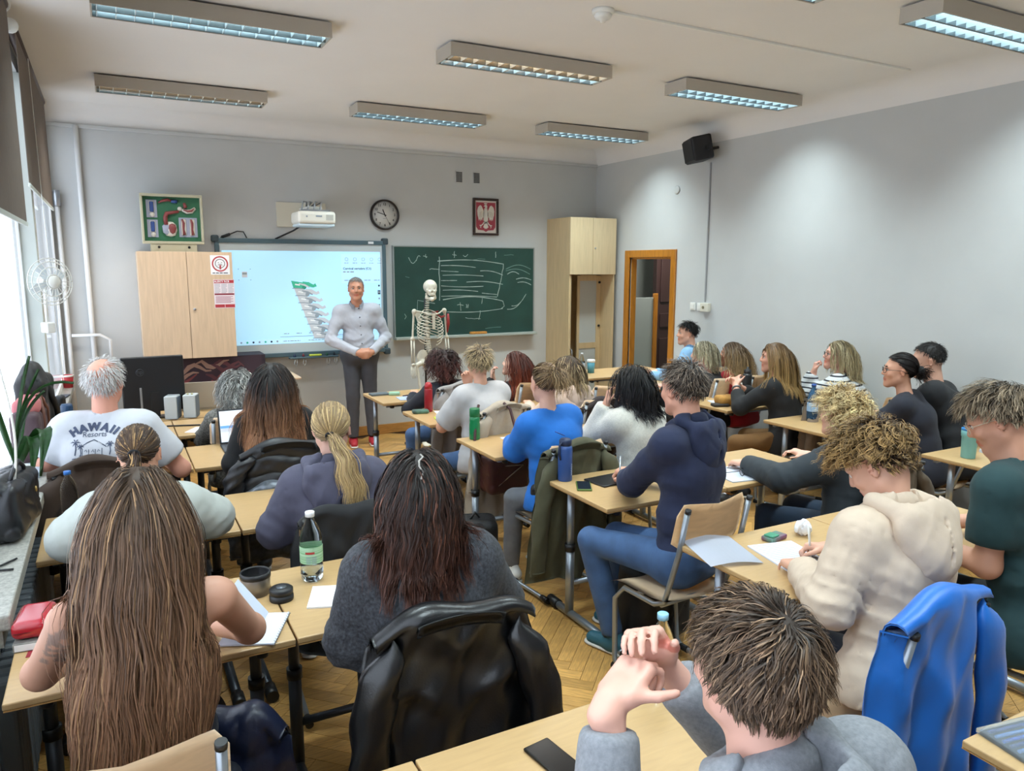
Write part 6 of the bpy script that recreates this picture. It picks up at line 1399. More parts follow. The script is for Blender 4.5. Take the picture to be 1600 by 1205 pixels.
p = person('broad man with short dark hair in a black t-shirt by the right wall', (5.14, 3.30, 1.235), -40, P=(5.20, 3.02, .55), yaw=-24, hpitch=6, s=1.06, skin='#C99A84', top='tee', topm=blackt, botm=jeans, shoem=sh_dark, h=.0085, loose=.03, seed=26, beard=.35, hips=1.1, face=True, hands=((4.98, 3.62, .79), (5.22, 3.66, .79)), brow='#1E1714')
H = mk_hair(p, '#171312', '#2B2522', n=850, width=.0034, var=.25, nape=.16); H.cap_layer(1.025, .03); H.short((.014, .034), 6, 0.29, .002, .04, (0, -.5, .85), .2, .6, .008, len_fn=lambda q: .45 + .8 * np.clip(q[:, 2] + .1, 0, 1)); put_hair(p, H, 'short_hair')
chair(5.22, 3.0, -18, 'plywood chair of the man in the black t-shirt')

# ================================================================== the lecturer
p = person('smiling grey-haired lecturer standing in a pale shirt and grey trousers, hands clasped', (2.26, 7.66, 1.655), 196, P=(2.29, 7.70, .98), yaw=192, s=1.0, shw=1.10, skin='#C98E72', topm=tr_shirt, botm=grey_tr, shoem=sh_red, h=.008, shirt_h=.010, loose=.014, wr=0.0109, seed=27, stand=True, hands=((2.33, 7.42, 1.02), (2.20, 7.42, 1.02)), elbows=((2.58, 7.68, 1.14), (1.98, 7.68, 1.14)),
           hpose=(dict(d=(-.9, -.3, -.25), n=(0, 1, .1), curl=.5), dict(d=(.9, -.3, -.25), n=(0, 1, .1), curl=.5)), face=True, smile=True, neck='collar', group='lecturer', hem=.02, brow='#6A5B50', feet=((2.40, 7.66, .09), (2.19, 7.68, .09)), knees=((2.385, 7.67, .53), (2.20, 7.68, .53)), cloth_name='shirt', sleeve=.98, beard=.12)
H = mk_hair(p, '#8A8682', '#A8A49F', n=1400, width=.0032, var=.2, front=.08, nape=.12); H.cap_layer(1.015, .01); H.short((.010, .022), 5, 0.21, .001, .04, (0, -.4, .9), .2, .5, .004); put_hair(p, H, 'short_hair')
lect = p
for k in range(6):
    c = p.P + (p.N - p.P) * (.05 + .165 * k) ; 
    best = None
    MBd = MB().lathe([(0, 0), (.006, 0), (.006, .003), (0, .003)], (0, 0, 0), 10, Matrix.Rotation(R(90), 3, 'X'))
    ob = MBd.build('button', mat('shirt_button', '#2B2E3A', .4), p.root)
    v = np.array([x.co[:] for x in p.top.data.vertices]); cl = c - p.origin; near = (np.abs(v[:, 2] - cl[2]) < .012) & (np.abs(v[:, 0] - cl[0]) < .02); yy = v[near][:, 1].min() if near.any() else cl[1] - .14
    ob.location = (cl[0], yy - .001, cl[2])
wr_ = p.WL + (p.EL - p.WL) * .14
MB().tube([Vector(wr_ - p.origin + .032 * (a_ * math.cos(t) + b_ * math.sin(t))) for a_, b_ in [(ortho(p.EL - p.WL)[0], ortho(p.EL - p.WL)[1])] for t in np.linspace(0, 6.28, 17)[:-1]], .009, 6, True).build('wristwatch', black_pl, p.root)
# ================================================================== coats and bags
def coat(name, label, x, y, yaw, m, w=.46, zt=.95, zb=.40, flare=1.1, fold=.018, sleeves=(.5, .5), collar=.10, quilt=0.0, seed=0, h=.010, back=-.262, side=0.0, front=.25, cat='jacket', nf=26, group='coats over chair backs', drag=.007):
    """a garment hung over a chair back: one draped sheet, with its sleeves and collar"""
    r = np.random.default_rng(seed); ph = r.uniform(0, 6.28, 8)
    nu, nb, nt, nfr = 56, 36, 6, 5
    U = np.linspace(-1, 1, nu)
    def ridge(a): return 1 - 2 * np.abs(np.sin(a)) ** .75
    rows = []
    def top(u): return zt - .055 * np.abs(u) ** 2.4 - .012 * np.sin(u * 5 + ph[0])
    def hw(v): return w / 2 * (.90 + .10 * min(1, v * 5)) * (1 + (flare - 1) * v)
    if front:
        for i in range(nfr):
            t = 1 - i / nfr; z = top(U) - .03 - front * t; rows.append(np.stack([U * w / 2 * .90, back + .05 + .006 * np.sin(U * 14 + ph[1]) + 0 * U, z], 1))
    for i in range(nt):
        a = math.pi * i / nt; rows.append(np.stack([U * w / 2 * .90, back + .012 + .036 * math.cos(a) + 0 * U, top(U) - .03 + .032 * math.sin(a)], 1))
    for i in range(nb + 1):
        v = i / nb; z = top(U) - .03 - v * (top(U) - .03 - zb - .018 * np.sin(U * 6 + ph[2])); X = U * hw(v) + side * v
        amp = fold * (.10 + .90 * min(1, v * 2.4) ** 1.2)
        f = amp * (ridge(nf / 2 * (U * w / 2) + ph[3] + .9 * np.sin(2.6 * v + ph[4]) + .5 * np.sin(U * 4 + ph[5])) * .7 + .45 * np.sin(nf * 1.1 * U * w + ph[6] + 1.5 * v))
        # drag lines running from the shoulders
        f = f + drag * ridge(9 * v + 4.5 * np.abs(U) + ph[7] + np.sin(U * 3 + ph[1])) * np.exp(-((v - .25) / .3) ** 2) + .004 * np.sin(23 * v + 7 * U + ph[2]) * np.sin(11 * U + ph[0])
        if quilt: f = f * .45 + quilt * np.abs(np.sin(math.pi * (z + .012 * np.sin(U * 6)) / .09)) ** .6
        Y = back - .026 - .018 * v - f + .085 * np.abs(U) ** 3.2 * (1 - .25 * v)
        rows.append(np.stack([X, Y, z], 1))
    G = np.stack(rows); nr = len(rows); V = G.reshape(-1, 3)
    a = np.arange((nr - 1) * (nu - 1)); i, j = a // (nu - 1), a % (nu - 1); o = i * nu + j; Q = np.stack([o, o + nu, o + nu + 1, o + 1], 1)
    gu, gv = np.gradient(G, axis=1), np.gradient(G, axis=0); N = np.cross(gu, gv); N /= np.linalg.norm(N, axis=2)[..., None] + 1e-9; N = N.reshape(-1, 3)
    n0 = len(V); rim = []
    for k in range(nr - 1): rim += [(k * nu, k * nu + nu), (k * nu + nu + nu - 1, k * nu + nu - 1)]
    for k in range(nu - 1): rim += [(k + 1, k), ((nr - 1) * nu + k, (nr - 1) * nu + k + 1)]
    Vs = np.concatenate([V, V - N * .006]); Qs = np.concatenate([Q, Q[:, ::-1] + n0, np.array([(p, q, q + n0, p + n0) for p, q in rim])])
    e = link_mesh(name, np_mesh(name, Vs, Qs), m); e.location = (x, y, 0); e.rotation_euler = (0, 0, -R(yaw)); tag(e, label, cat, group); TRI['coat'] = TRI.get('coat', 0) + 2 * len(Qs)
    for sd, ln in zip((-1, 1), sleeves):
        if not ln: continue
        P = []; k = 26; pts = [Vector((sd * (w / 2 * .90 - .045), back - .012, zt - .065)), Vector((sd * (w / 2 + .03) + side * .3, back - .045, zt - .10 - ln * .35)), Vector((sd * (w / 2 + .015) + side * .8, back - .03, zt - .08 - ln))]
        for i in range(k):
            t = i / (k - 1); c = (1 - t) ** 2 * pts[0] + 2 * t * (1 - t) * pts[1] + t * t * pts[2]; ring = []
            for q in range(17):
                an = 2 * math.pi * q / 16; rad = (.062 - .014 * t) * min(1, math.sin(min(1, t / .16) * math.pi / 2) + .02) * (1 + .10 * math.sin(3 * an + 9 * t + ph[3]) + .10 * math.sin(22 * t + 2 * an + ph[4]) * math.sin(math.pi * t)); ring.append(c + Vector((math.cos(an) * rad, math.sin(an) * rad * .62, -.01 * math.cos(an) * sd)))
            P.append(ring)
        s_ = MB(); s_.grid(P); so = s_.build('sleeve', m, e)
        MB().tube([pts[2] + Vector((math.cos(t) * .047, math.sin(t) * .030, .008)) for t in np.linspace(0, 6.28, 17)[:-1]], .005, 6, True).build('cuff', m, so)
    if collar:
        P = []
        for i in range(15):
            u = -1 + i / 7; P.append([Vector((u * collar, back - .030 - .028 * math.sin(t * 2.6) - .01 * (1 - u * u), zt - .035 - .02 * u * u + .045 * math.sin(t * 1.9 + .25) - .05 * max(0, t - .5))) for t in np.linspace(0, 1.15, 8)])
        c_ = MB(); c_.grid(P, .007); c_.build('collar', m, e)
    return e
leather = mat('black_leather', '#0E0F12', 0.32, noise=.15, nscale=25, bump=.25, bscale=180, bdist=.002, spec=.6)
rain = mat('blue_raincoat_shell', '#1566BE', 0.42, noise=.05, nscale=12, bump=.08, bscale=90, sheen=.1)
parka = cloth('olive_parka_cotton', '#4B4A36', .85, .2, 300, .1); cord = cloth('brown_cord', '#4F4233', .9, .4, 300, .12); brownc = cloth('dark_brown_fleece', '#453830', .95, .2, 250, .06); cream_c = cloth('cream_trench_cotton', '#A89C8C', .85, .15, 350, .06)
tanq = cloth('tan_quilted', '#857462', .8, .15, 350, .06); puff = mat('black_puffer', '#15161B', .45, noise=.1, bump=.15, bscale=60, bdist=.004); silverp = mat('silver_puffer', '#6D747C', .28, metal=.35, noise=.4, nscale=30, bump=.5, bscale=60, bdist=.006); greyc = cloth('pale_grey_coat', '#8F8D8C', .9, .2, 350, .06)
coat('leather_jacket', 'black leather jacket over the chair of the woman in the charcoal jumper', 0.790, 2.000, 6, leather, w=.50, zt=1.00, zb=.40, flare=1.12, fold=.026, sleeves=(.6, .62), collar=.12, seed=3, drag=.013, h=.008, nf=17)
rc = coat('raincoat', 'bright blue raincoat hanging over the chair behind the cream hoodie', 2.040, 1.460, -4, rain, w=.50, zt=.985, zb=.22, flare=1.2, fold=.030, sleeves=(0, .66), collar=.0, seed=5, h=.008, nf=22, side=-.04)
coat('parka', 'olive green parka hanging low over the chair of the woman in blue', 2.240, 3.700, -5, parka, w=.50, zt=.93, zb=.16, flare=1.15, fold=.030, sleeves=(.62, .5), collar=.12, seed=7, nf=18, side=-.04)
coat('brown_coat', 'dark brown fleece coat behind the white-haired man', -0.080, 4.300, 5, brownc, w=.48, zt=.98, zb=.45, sleeves=(.4, .4), seed=9)
coat('puffer_jacket', 'black quilted puffer jacket behind the woman with ombre hair', 0.800, 4.260, 4, puff, w=.54, zt=.98, zb=.72, sleeves=(.2, .2), quilt=.016, seed=10, collar=.14, flare=1.05)
coat('silver_puffer_jacket', 'shiny silver-grey puffer hanging below the black puffer jacket', .80, 4.25, 4, silverp, w=.52, zt=.78, zb=.36, sleeves=(.3, .3), fold=.022, quilt=.02, seed=11, back=-.30, front=0, collar=0)
coat('black_jacket', 'black jacket over the chair of the woman in the purple hoodie', 0.820, 3.130, 4, black_c, w=.46, zt=.95, zb=.35, sleeves=(.0, .45), seed=12, collar=.0)
coat('trench_coat', 'cream trench coat over the chair of the blonde in the white t-shirt', 2.350, 4.800, -6, cream_c, w=.46, zt=.96, zb=.18, flare=1.25, fold=.03, sleeves=(.5, .5), seed=13, side=-.05)
coat('quilted_jacket', 'tan quilted jacket slipping off the chair near the right wall', 4.720, 4.160, -20, tanq, w=.46, zt=.95, zb=.35, flare=1.1, fold=.03, sleeves=(.62, .3), seed=14, side=-.12, quilt=.006)
coat('cord_jacket', 'brown cord jacket over the chair of the curly blond man', 3.410, 2.560, -10, cord, w=.48, zt=.93, zb=.40, sleeves=(.4, .4), seed=15, fold=.02)
coat('grey_coat', 'pale grey coat over the chair of the dark red-haired woman', 2.490, 5.840, -4, greyc, w=.46, zt=.95, zb=.2, flare=1.15, fold=.03, sleeves=(.5, .4), seed=16)
coat('dark_jacket', 'dark brown jacket low on the chair of the woman in the pale pink hood', 3.170, 4.820, -10, cloth('dark_maroon_cloth', '#241A1C'), w=.46, zt=.92, zb=.5, sleeves=(0, 0), seed=17)
chair(3.72, 5.30, 10, 'plywood chair with a dark jacket, left of the black-haired woman')
coat('navy_jacket', 'dark navy jacket hanging low on the empty chair in the centre', 3.72, 5.30, 10, cloth('navy_jacket_cloth', '#171A26'), w=.46, zt=.82, zb=.4, sleeves=(.35, .35), seed=18, front=0, back=-.29)
coat('navy_puffer', 'dark navy puffer hanging on the right of the long-haired woman', .22, 1.95, 30, mat('navy_puffer_shell', '#121930', .4, noise=.2, bump=.3, bscale=40, bdist=.006), w=.26, zt=.74, zb=.15, sleeves=(0, 0), quilt=.012, seed=19, front=0, back=.0, collar=0)
def bag(name, label, c, half, yaw, m, r=.03, h=.010, seed=0, amp=.008, extra=(), tilt=0.0, cat='bag'):
    B = frame(yaw, 0, tilt); c = V3(*c); o = V3(c[0], c[1], c[2] - half[2] - r)
    p = [rbx(c, half, B, r, .02)] + [f(c, B) for f in extra]
    e = solid(name, p, h, m, None, disp=wrinkle(amp, 45, seed), origin=o); e.location = o; tag(e, label, cat); return e, B, c, o
def strap(e, pts, o, r, m, name='strap', flat=None): return MB().tube([Vector(V3(*p) - o) for p in pts], r, 8).build(name, m, e)
blackb = mat('black_bag_leather', '#14161B', .4, noise=.12, nscale=20, bump=.2, bscale=120, bdist=.002); nylon = cloth('black_nylon', '#0D0E11', .6, .2, 500)
e, B, c, o = bag('handbag', 'black leather handbag on the window sill closest to the viewer', (-.415, 3.46, .965), (.045, .15, .075), 8, blackb, .035, .008, 1, .010, (lambda c, B: cap(c + B[1] * -.12 + V3(0, 0, .09), c + B[1] * .12 + V3(0, 0, .09), .02, k=.05),))
strap(e, [c + B[1] * -.10 + V3(.03, 0, .08), c + B[1] * -.06 + V3(.05, 0, .15), c + V3(.05, 0, .17), c + B[1] * .07 + V3(.05, 0, .13), c + B[1] * .1 + V3(.04, 0, .06)], o, .008, blackb); strap(e, [c + B[1] * .12 + V3(.05, 0, .05), c + B[1] * .16 + V3(.07, 0, -.04), c + B[1] * .17 + V3(.06, 0, -.07)], o, .007, blackb, 'side_strap')
MB().lathe([(0, -.006), (.01, -.004), (.012, 0), (.01, .004), (0, .006)], tuple(Vector(c + B[1] * .07 + V3(.085, 0, .03) - o)), 12, Matrix.Rotation(R(90), 3, 'Y')).build('buckle', mat('brass_buckle', '#B59A63', .3, metal=.9), e)
e, B, c, o = bag('tote_bag', 'maroon tote bag on the window sill behind the plant', (-.42, 4.72, 1.00), (.035, .17, .11), 4, cloth('maroon_nylon', '#473338', .6, .15, 300), .03, .010, 2, .012)
strap(e, [c + B[1] * -.08 + V3(.07, 0, .0), c + B[1] * -.07 + V3(.07, 0, .12), c + B[1] * .0 + V3(.05, 0, .21), c + B[1] * .07 + V3(.07, 0, .12), c + B[1] * .08 + V3(.07, 0, .0)], o, .009, mat('tan_leather', '#6B4434', .5), 'handle')
e, B, c, o = bag('black_rucksack', 'big black rucksack leaning against the window post', (-.415, 5.02, 1.06), (.035, .15, .17), 4, nylon, .04, .011, 3, .012, (lambda c, B: ell(c + V3(0, -.05, .2), (.06, .13, .10), B, .05),))
strap(e, [c + V3(.06, -.10, .20), c + V3(.10, .02, .02), c + V3(.10, .1, -.14), c + V3(.10, -.1, -.205), c + V3(.10, -.25, -.205)], o, .016, nylon)
e, B, c, o = bag('pink_scarf', 'pink and orange scarf stuffed on top of the maroon tote', (-.42, 4.72, 1.16), (.03, .10, .01), 4, cloth('pink_scarf_cloth', '#B8707E', .9, .3, 200, .5, 18, color2='#B56A5E'), .03, .010, 4, .014, cat='scarf')
e, B, c, o = bag('black_backpack', 'small black backpack on the floor beside the centre aisle', (1.93, 4.13, .17), (.10, .06, .11), 20, nylon, .05, .010, 5, .008, (lambda c, B: ell(c - B[1] * .07 + V3(0, 0, -.03), (.10, .05, .09), B, .03),)); strap(e, [c + V3(-.04, -.03, .15), c + V3(0, -.03, .20), c + V3(.04, -.03, .15)], o, .008, nylon)
MB().tube([Vector(c - o + B[0] * t * .08 - B[1] * .125 + V3(0, 0, .03 - .02 * t * t)) for t in np.linspace(-1, 1, 7)], .004, 5).build('zip', mat('zip_grey', '#3B3E44', .4), e)
brn = mat('brown_bag_leather', '#3F1C1A', .4, noise=.2, nscale=15, bump=.2, bscale=100, bdist=.002)
e, B, c, o = bag('brown_leather_bag', 'dark brown leather bag hanging behind the green bottle desk', (2.24, 4.30, .55), (.12, .045, .10), -6, brn, .035, .009, 6, .006); strap(e, [c + V3(-.15, 0, .06), c + V3(-.17, .10, .16), c + V3(-.13, .16, .36), c + V3(-.09, .20, .42)], o, .010, brn); strap(e, [c + V3(.15, 0, .06), c + V3(.16, .10, .18), c + V3(.13, .16, .38), c + V3(.10, .20, .42)], o, .010, brn)
MB().tube([Vector(c - o + V3(-.10 + .2 * t, -.082, .06 - .01 * t)) for t in np.linspace(0, 1, 6)] + [Vector(c - o + V3(-.10, -.085, -.08))], .004, 5).build('zip', mat('zip_silver', '#B6B2AC', .3, metal=.8), e)
e, B, c, o = bag('dark_backpack', 'dark backpack standing under the chair of the man in navy', (2.36, 2.86, .22), (.12, .07, .15), -10, nylon, .05, .012, 7, .010)
e, B, c, o = bag('mustard_bag', 'mustard cloth bag lying on the desk before the red jumper', (4.50, 4.62, .795), (.055, .035, .008), 10, cloth('mustard_cloth', '#A97B38', .85, .2, 250), .03, .009, 8, .010)
e, B, c, o = bag('belt_bag', 'black belt bag round the waist of the woman in blue', (2.15, 3.62, .58), (.05, .02, .035), 70, nylon, .03, .008, 9, .004)
# ================================================================== bottles and cups
def vessel(name, label, x, y, z, parts, cat='bottle', tilt=None, group=None):
    e = empty(name, (x, y, z), 0, label, cat, group)
    for (n_, prof, m, nn) in parts: MB().lathe(prof, (0, 0, 0), nn).build(n_, m, e)
    return e
pet = mat('clear_pet', '#F2F6F8', .05, trans=1.0, ior=1.15); water = mat('water_in_bottle', '#DCE8EE', .05, trans=1.0, ior=1.2); petb = mat('blue_pet', '#5E93C8', .06, trans=.85, ior=1.2)
def pet_bottle(name, label, x, y, z, H, r, cap_c, label_m=None, fill=.35, body=None, cap_name='cap'):
    body = body or pet
    pr_ = [(0, .004), (r * .7, 0), (r * .95, .01), (r, .03), (r, H * .10), (r * .96, H * .12), (r, H * .14), (r, H * .52), (r * .97, H * .55), (r, H * .60), (r * .85, H * .72), (r * .45, H * .86), (r * .34, H * .90), (r * .34, H * .94)]
    parts = [('body', pr_, body, 28), (cap_name, [(0, H * .93), (r * .42, H * .93), (r * .42, H * .995), (r * .38, H), (0, H)], mat('cap_' + cap_c, cap_c, .4), 20)]
    if fill: parts.append(('water', [(0, .008), (r * .85, .010), (r * .93, .03), (r * .93, H * fill), (0, H * fill)], water, 24))
    if label_m is not None: parts.append(('label', [(r * 1.012, H * .28), (r * 1.016, H * .285), (r * 1.016, H * .515), (r * 1.012, H * .52)], label_m, 28))
    return vessel(name, label, x, y, z, parts)
green_lab = mat('green_label', '#3F9A4B', .5, color2='#CBE4CB', nscale=9, stretch=(.1, .1, 14))
b_ = pet_bottle('water_bottle', 'clear plastic water bottle with a green label and white cap', .59, 2.67, DESK_Z, .262, .041, '#E6E8EA', green_lab, .20)
def round_bars(name, parent, rad, a0, rows, m):
    mb = MB()
    for (z, hh_, segs) in rows:
        for (s0, s1) in segs:
            P_ = [[Vector((math.cos(a0 + t) * rad, math.sin(a0 + t) * rad, z + q * hh_)) for q in (0, 1)] for t in np.linspace(s0, s1, 6)]; mb.grid(P_)
    return mb.build(name, m, parent, 'stuff')
round_bars('label_heading', b_, .0423, R(-118), [(.112, .008, [(-.25, .55)])], mat('label_red', '#B03030', .5)); round_bars('label_print', b_, .0423, R(-118), [(.098 - .007 * k, .003, [(-.2, .2), (.28, .7)]) for k in range(4)], greyink)
pet_bottle('water_bottle', 'clear plastic bottle with a blue cap on the desk by the sill', -.225, 3.86, DESK_Z, .225, .036, '#2E6FC0', None, .0)
pet_bottle('water_bottle', 'clear bottle with a pale blue cap behind the raised hands', 1.245, 1.47, DESK_Z, .235, .036, '#8EC2DE', None, .5)
pet_bottle('water_bottle', 'blue plastic water bottle beside the curly blond man', 4.60, 3.82, DESK_Z, .285, .040, '#2A55A0', mat('blue_label', '#8FB3D6', .5), .5, petb)
pet_bottle('water_bottle', 'small water bottle on the front desk near the tall cabinet', 4.47, 6.76, DESK_Z, .22, .034, '#D8DEE4', mat('blue_white_label', '#9FB4D2', .5, color2='#E6EAF0', nscale=40), .6)
vessel('flask', 'tall blue flask with an open spout lid on the aisle desk', 2.115, 3.345, DESK_Z, [('body', [(0, 0), (.037, 0), (.039, .006), (.039, .175), (.036, .19), (.030, .195), (0, .195)], mat('flask_blue', '#2F4F8C', .4), 28), ('collar', [(.031, .195), (.034, .197), (.034, .222), (.026, .232), (0, .232)], mat('flask_dark', '#1B2A4A', .45), 24)], 'flask')
fl_ = bpy.data.objects['flask']; MB().box((-.035, 0, .262), (.055, .030, .006), .003, 2, Matrix.Rotation(R(25), 3, 'Y')).build('spout_lid', mat('flask_lid_blue', '#2A4A96', .4), fl_); MB().tube([(-.036, -.012, .12), (-.046, -.012, .15), (-.044, -.012, .20), (-.033, -.012, .215)], .006, 6).build('carry_loop', mat('flask_dark'), fl_)
mb = MB()
for k in range(5): mb.tube([Vector((math.cos(R(-62) + q_ * .22) * .0396, math.sin(R(-62) + q_ * .22) * .0396, .035 + .013 * k + z_)) for q_, z_ in ((-.5, 0), (.5, .002), (.5, .008), (-.4, .010))], .0011, 5)
mb.build('flask_lettering', mat('pale_print', '#B9C4DA', .5), fl_, 'stuff')
vessel('flask', 'green translucent drinking bottle on the desk of the woman in blue', 2.10, 4.46, DESK_Z, [('body', [(0, 0), (.034, 0), (.036, .006), (.036, .10), (.033, .115), (.035, .13), (.033, .155), (0, .155)], mat('green_bottle', '#0E7A48', .3), 26), ('lid', [(.034, .155), (.035, .157), (.035, .205), (.032, .21), (0, .21)], mat('green_lid', '#0F6A3C', .4), 24)], 'bottle')
vessel('flask', 'red metal flask on the second centre desk', 2.185, 5.50, DESK_Z, [('body', [(0, 0), (.031, 0), (.033, .005), (.033, .175), (.030, .188), (0, .188)], mat('flask_red', '#8E1522', .35), 24), ('lid', [(.030, .186), (.032, .188), (.030, .215), (.018, .235), (0, .238)], mat('flask_red_lid', '#A01A24', .35), 20)], 'flask')
vessel('flask', 'matt black flask on the desk in front of the red jumper', 4.90, 4.78, DESK_Z, [('body', [(0, 0), (.038, 0), (.040, .006), (.040, .20), (.034, .222), (0, .222)], mat('flask_black', '#121316', .45), 24), ('lid', [(.030, .222), (.031, .224), (.030, .255), (.012, .262), (.012, .28), (0, .282)], black_pl, 20)], 'flask')
vessel('travel_cup', 'turquoise cup with a blue rim on the empty desk by the right wall', 4.56, 2.62, DESK_Z, [('body', [(0, 0), (.038, 0), (.040, .005), (.044, .13), (.048, .135), (.049, .17), (.047, .172), (.044, .165), (.042, .14), (0, .135)], mat('cup_turquoise', '#7BB5B4', .45), 28), ('rim', [(.0475, .170), (.0492, .172), (.0492, .182), (.0465, .184), (.044, .172)], mat('cup_blue_rim', '#2E78B4', .4), 28)], 'cup')
vessel('travel_cup', 'teal paper cup with a white lid beside the small water bottle', 4.575, 6.74, DESK_Z, [('body', [(0, 0), (.036, 0), (.042, .12), (0, .12)], mat('cup_teal', '#4E8FA0', .5), 22), ('lid', [(.043, .118), (.046, .12), (.045, .14), (.04, .147), (0, .147)], white_pl, 22)], 'cup')
vessel('travel_cup', 'cream thermos cup with a steel top beside the striped top', 4.93, 4.88, DESK_Z, [('body', [(0, 0), (.034, 0), (.038, .13), (0, .13)], mat('cup_cream', '#C6C4B6', .5), 22), ('lid', [(.037, .128), (.038, .13), (.037, .185), (.034, .19), (0, .19)], mat('brushed_steel', '#6E6E6C', .35, metal=.7), 22)], 'cup')
vessel('thermos_cup', 'open black and steel thermos cup on the long-haired woman’s desk', .385, 2.64, DESK_Z, [('body', [(0, 0), (.046, 0), (.050, .05), (.051, .075), (.048, .076), (.045, .05), (.042, .012), (0, .010)], mat('thermos_steel', '#8C8883', .35, metal=.6), 30), ('rim', [(.050, .062), (.0525, .064), (.0525, .082), (.047, .082), (.046, .06)], black_pl, 30), ('inside', [(0, .013), (.042, .015), (.0465, .079)], black_pl, 24)], 'cup')
vessel('screw_lid_puck', 'round black screw lid lying beside the open thermos cup', .455, 2.55, DESK_Z, [('base', [(0, 0), (.040, 0), (.041, .005), (.041, .018), (.036, .020), (.036, .024), (.040, .026), (.040, .040), (.034, .045), (0, .045)], black_pl, 28), ('inset', [(0, .0455), (.018, .0455), (.018, .047), (0, .047)], mat('lid_inset', '#5A6066', .3, metal=.4), 20)], 'lid')
vessel('coffee_tumbler', 'dark coffee tumbler on the desk corner behind the blonde ponytail', 1.06, 4.60, DESK_Z, [('body', [(0, 0), (.034, 0), (.044, .11), (0, .11)], mat('tumbler_dark', '#25272B', .4), 24), ('lid', [(.045, .108), (.049, .11), (.049, .122), (.044, .128), (0, .128)], black_pl, 24)], 'cup')
vessel('red_cup', 'red and white instant coffee cup on the far window sill', -.365, 7.45, .85, [('body', [(0, 0), (.035, 0), (.046, .11), (.043, .11), (0, .10)], mat('cup_red_white', '#B02028', .5), 22), ('rim', [(.045, .095), (.0485, .097), (.0485, .112), (.044, .112)], white_pl, 22)], 'cup')
vessel('flask', 'blue tall flask beside the white-haired man, by the sill', -.305, 5.78, DESK_Z, [('body', [(0, 0), (.036, 0), (.037, .005), (.037, .17), (0, .17)], mat('flask_teal_blue', '#1E5580', .4), 22), ('lid', [(.037, .17), (.037, .21), (.03, .225), (0, .225)], mat('flask_navy', '#173A5C', .4), 20)], 'flask')
# ================================================================== papers, phones, books
def sheet(name, label, pts, z, m, th=.0015, cat='paper', lines=None, group=None):
    c = (sum(p[0] for p in pts) / len(pts), sum(p[1] for p in pts) / len(pts))
    e = MB().prism([(p[0] - c[0], p[1] - c[1]) for p in pts], 0, th).build(name, m); e.location = (c[0], c[1], z + .0004); tag(e, label, cat, group); return e, c
def quad(cx, cy, w, d, yaw):
    a = -R(yaw); return [(cx + math.cos(a) * u - math.sin(a) * v, cy + math.sin(a) * u + math.cos(a) * v) for u, v in ((-w / 2, -d / 2), (w / 2, -d / 2), (w / 2, d / 2), (-w / 2, d / 2))]
def printed(e, w, d, yaw, z, rows=14, grid=True):
    M_ = Matrix.Rotation(-R(yaw), 4, 'Z')
    for k in range(rows):
        m_ = MB().b2((-w / 2 + .015, d / 2 - .02 - k * (d - .03) / rows, z), (w / 2 - .015 - .03 * ((k * 7) % 3), d / 2 - .016 - k * (d - .03) / rows, z + .0004)); o = m_.build('text_line', greyink, e); o.data.transform(M_)
def bx_(name, label, cx, cy, z, w, d, h_, yaw, m, cat, bev=.003, group=None):
    e = MB().b2((-w / 2, -d / 2, 0), (w / 2, d / 2, h_), bev).build(name, m); e.location = (cx, cy, z + .0003); e.rotation_euler = (0, 0, -R(yaw)); tag(e, label, cat, group); return e
# open booklet in front of the cream hoodie
Pb = mat('booklet_paper', '#D3D8E6', .7)
def page_arc(name, label, cx, cy, w, d, yaw, bulge, m):
    g_ = [[Vector((-w / 2 + w * i / 10, -d / 2 + d * j / 2, .004 + bulge * math.sin(math.pi * min(1, i / 10 * 1.0)))) for j in range(3)] for i in range(11)]
    mb = MB(); mb.grid(g_, .0035, False); e = mb.build(name, m); e.location = (cx, cy, DESK_Z + .001); e.rotation_euler = (0, 0, -R(yaw)); return tag(e, label, 'paper')
page_arc('paper_stack', 'blank folded pages of the open booklet on the left of the desk', 2.125, 2.17, .22, .30, 18, .012, Pb)
e = bx_('printed_page', 'printed page with a grey table, under the writing hand', 2.335, 1.99, DESK_Z, .21, .30, .006, 12, Pb, 'paper', .0)
for k in range(16):
    o = MB().b2((-.09, .13 - k * .0165, .003), (.085 - .02 * (k % 3), .1316 - k * .0165, .0064)).build('text_line', greyink, e)
MB().b2((-.03, -.13, .003), (.09, -.02, .0066)).build('grey_table', mat('table_grey', '#70747C', .7), e)
for k in range(7): MB().b2((-.03 + k * .02, -.13, .003), (-.0285 + k * .02, -.02, .0069)).build('table_rule', paper, e)
for k in range(6): MB().b2((-.03, -.13 + k * .02, .003), (.09, -.1285 + k * .02, .0069)).build('table_rule', paper, e)
e = empty('tissue_pack', (2.43, 2.17, DESK_Z), R(10), 'green and pink packet of tissues on the desk', 'packet'); MB().b2((-.055, -.03, 0), (.055, .03, .022), .008).build('packet', mat('packet_mix', '#4F8A74', .4, color2='#7A2F5E', nscale=16), e); MB().b2((-.05, -.025, .022), (.0, .02, .030), .004).build('opened_flap', mat('packet_green', '#3F8A6C', .4), e)
e = solid('crumpled_tissue', [ell((2.585, 2.155, DESK_Z + .028), (.034, .030, .026)), ell((2.57, 2.14, DESK_Z + .05), (.014, .018, .016), k=.01)], .005, mat('tissue_white', '#E2E2E4', .8), None, disp=wrinkle(.03, 150, 3), origin=(2.585, 2.155, DESK_Z)); e.location = (2.585, 2.155, DESK_Z); tag(e, 'crumpled white tissue beside the tissue packet', 'tissue')
p_ = CHEST['young man with curly brown-blond hair in a cream hoodie, writing']
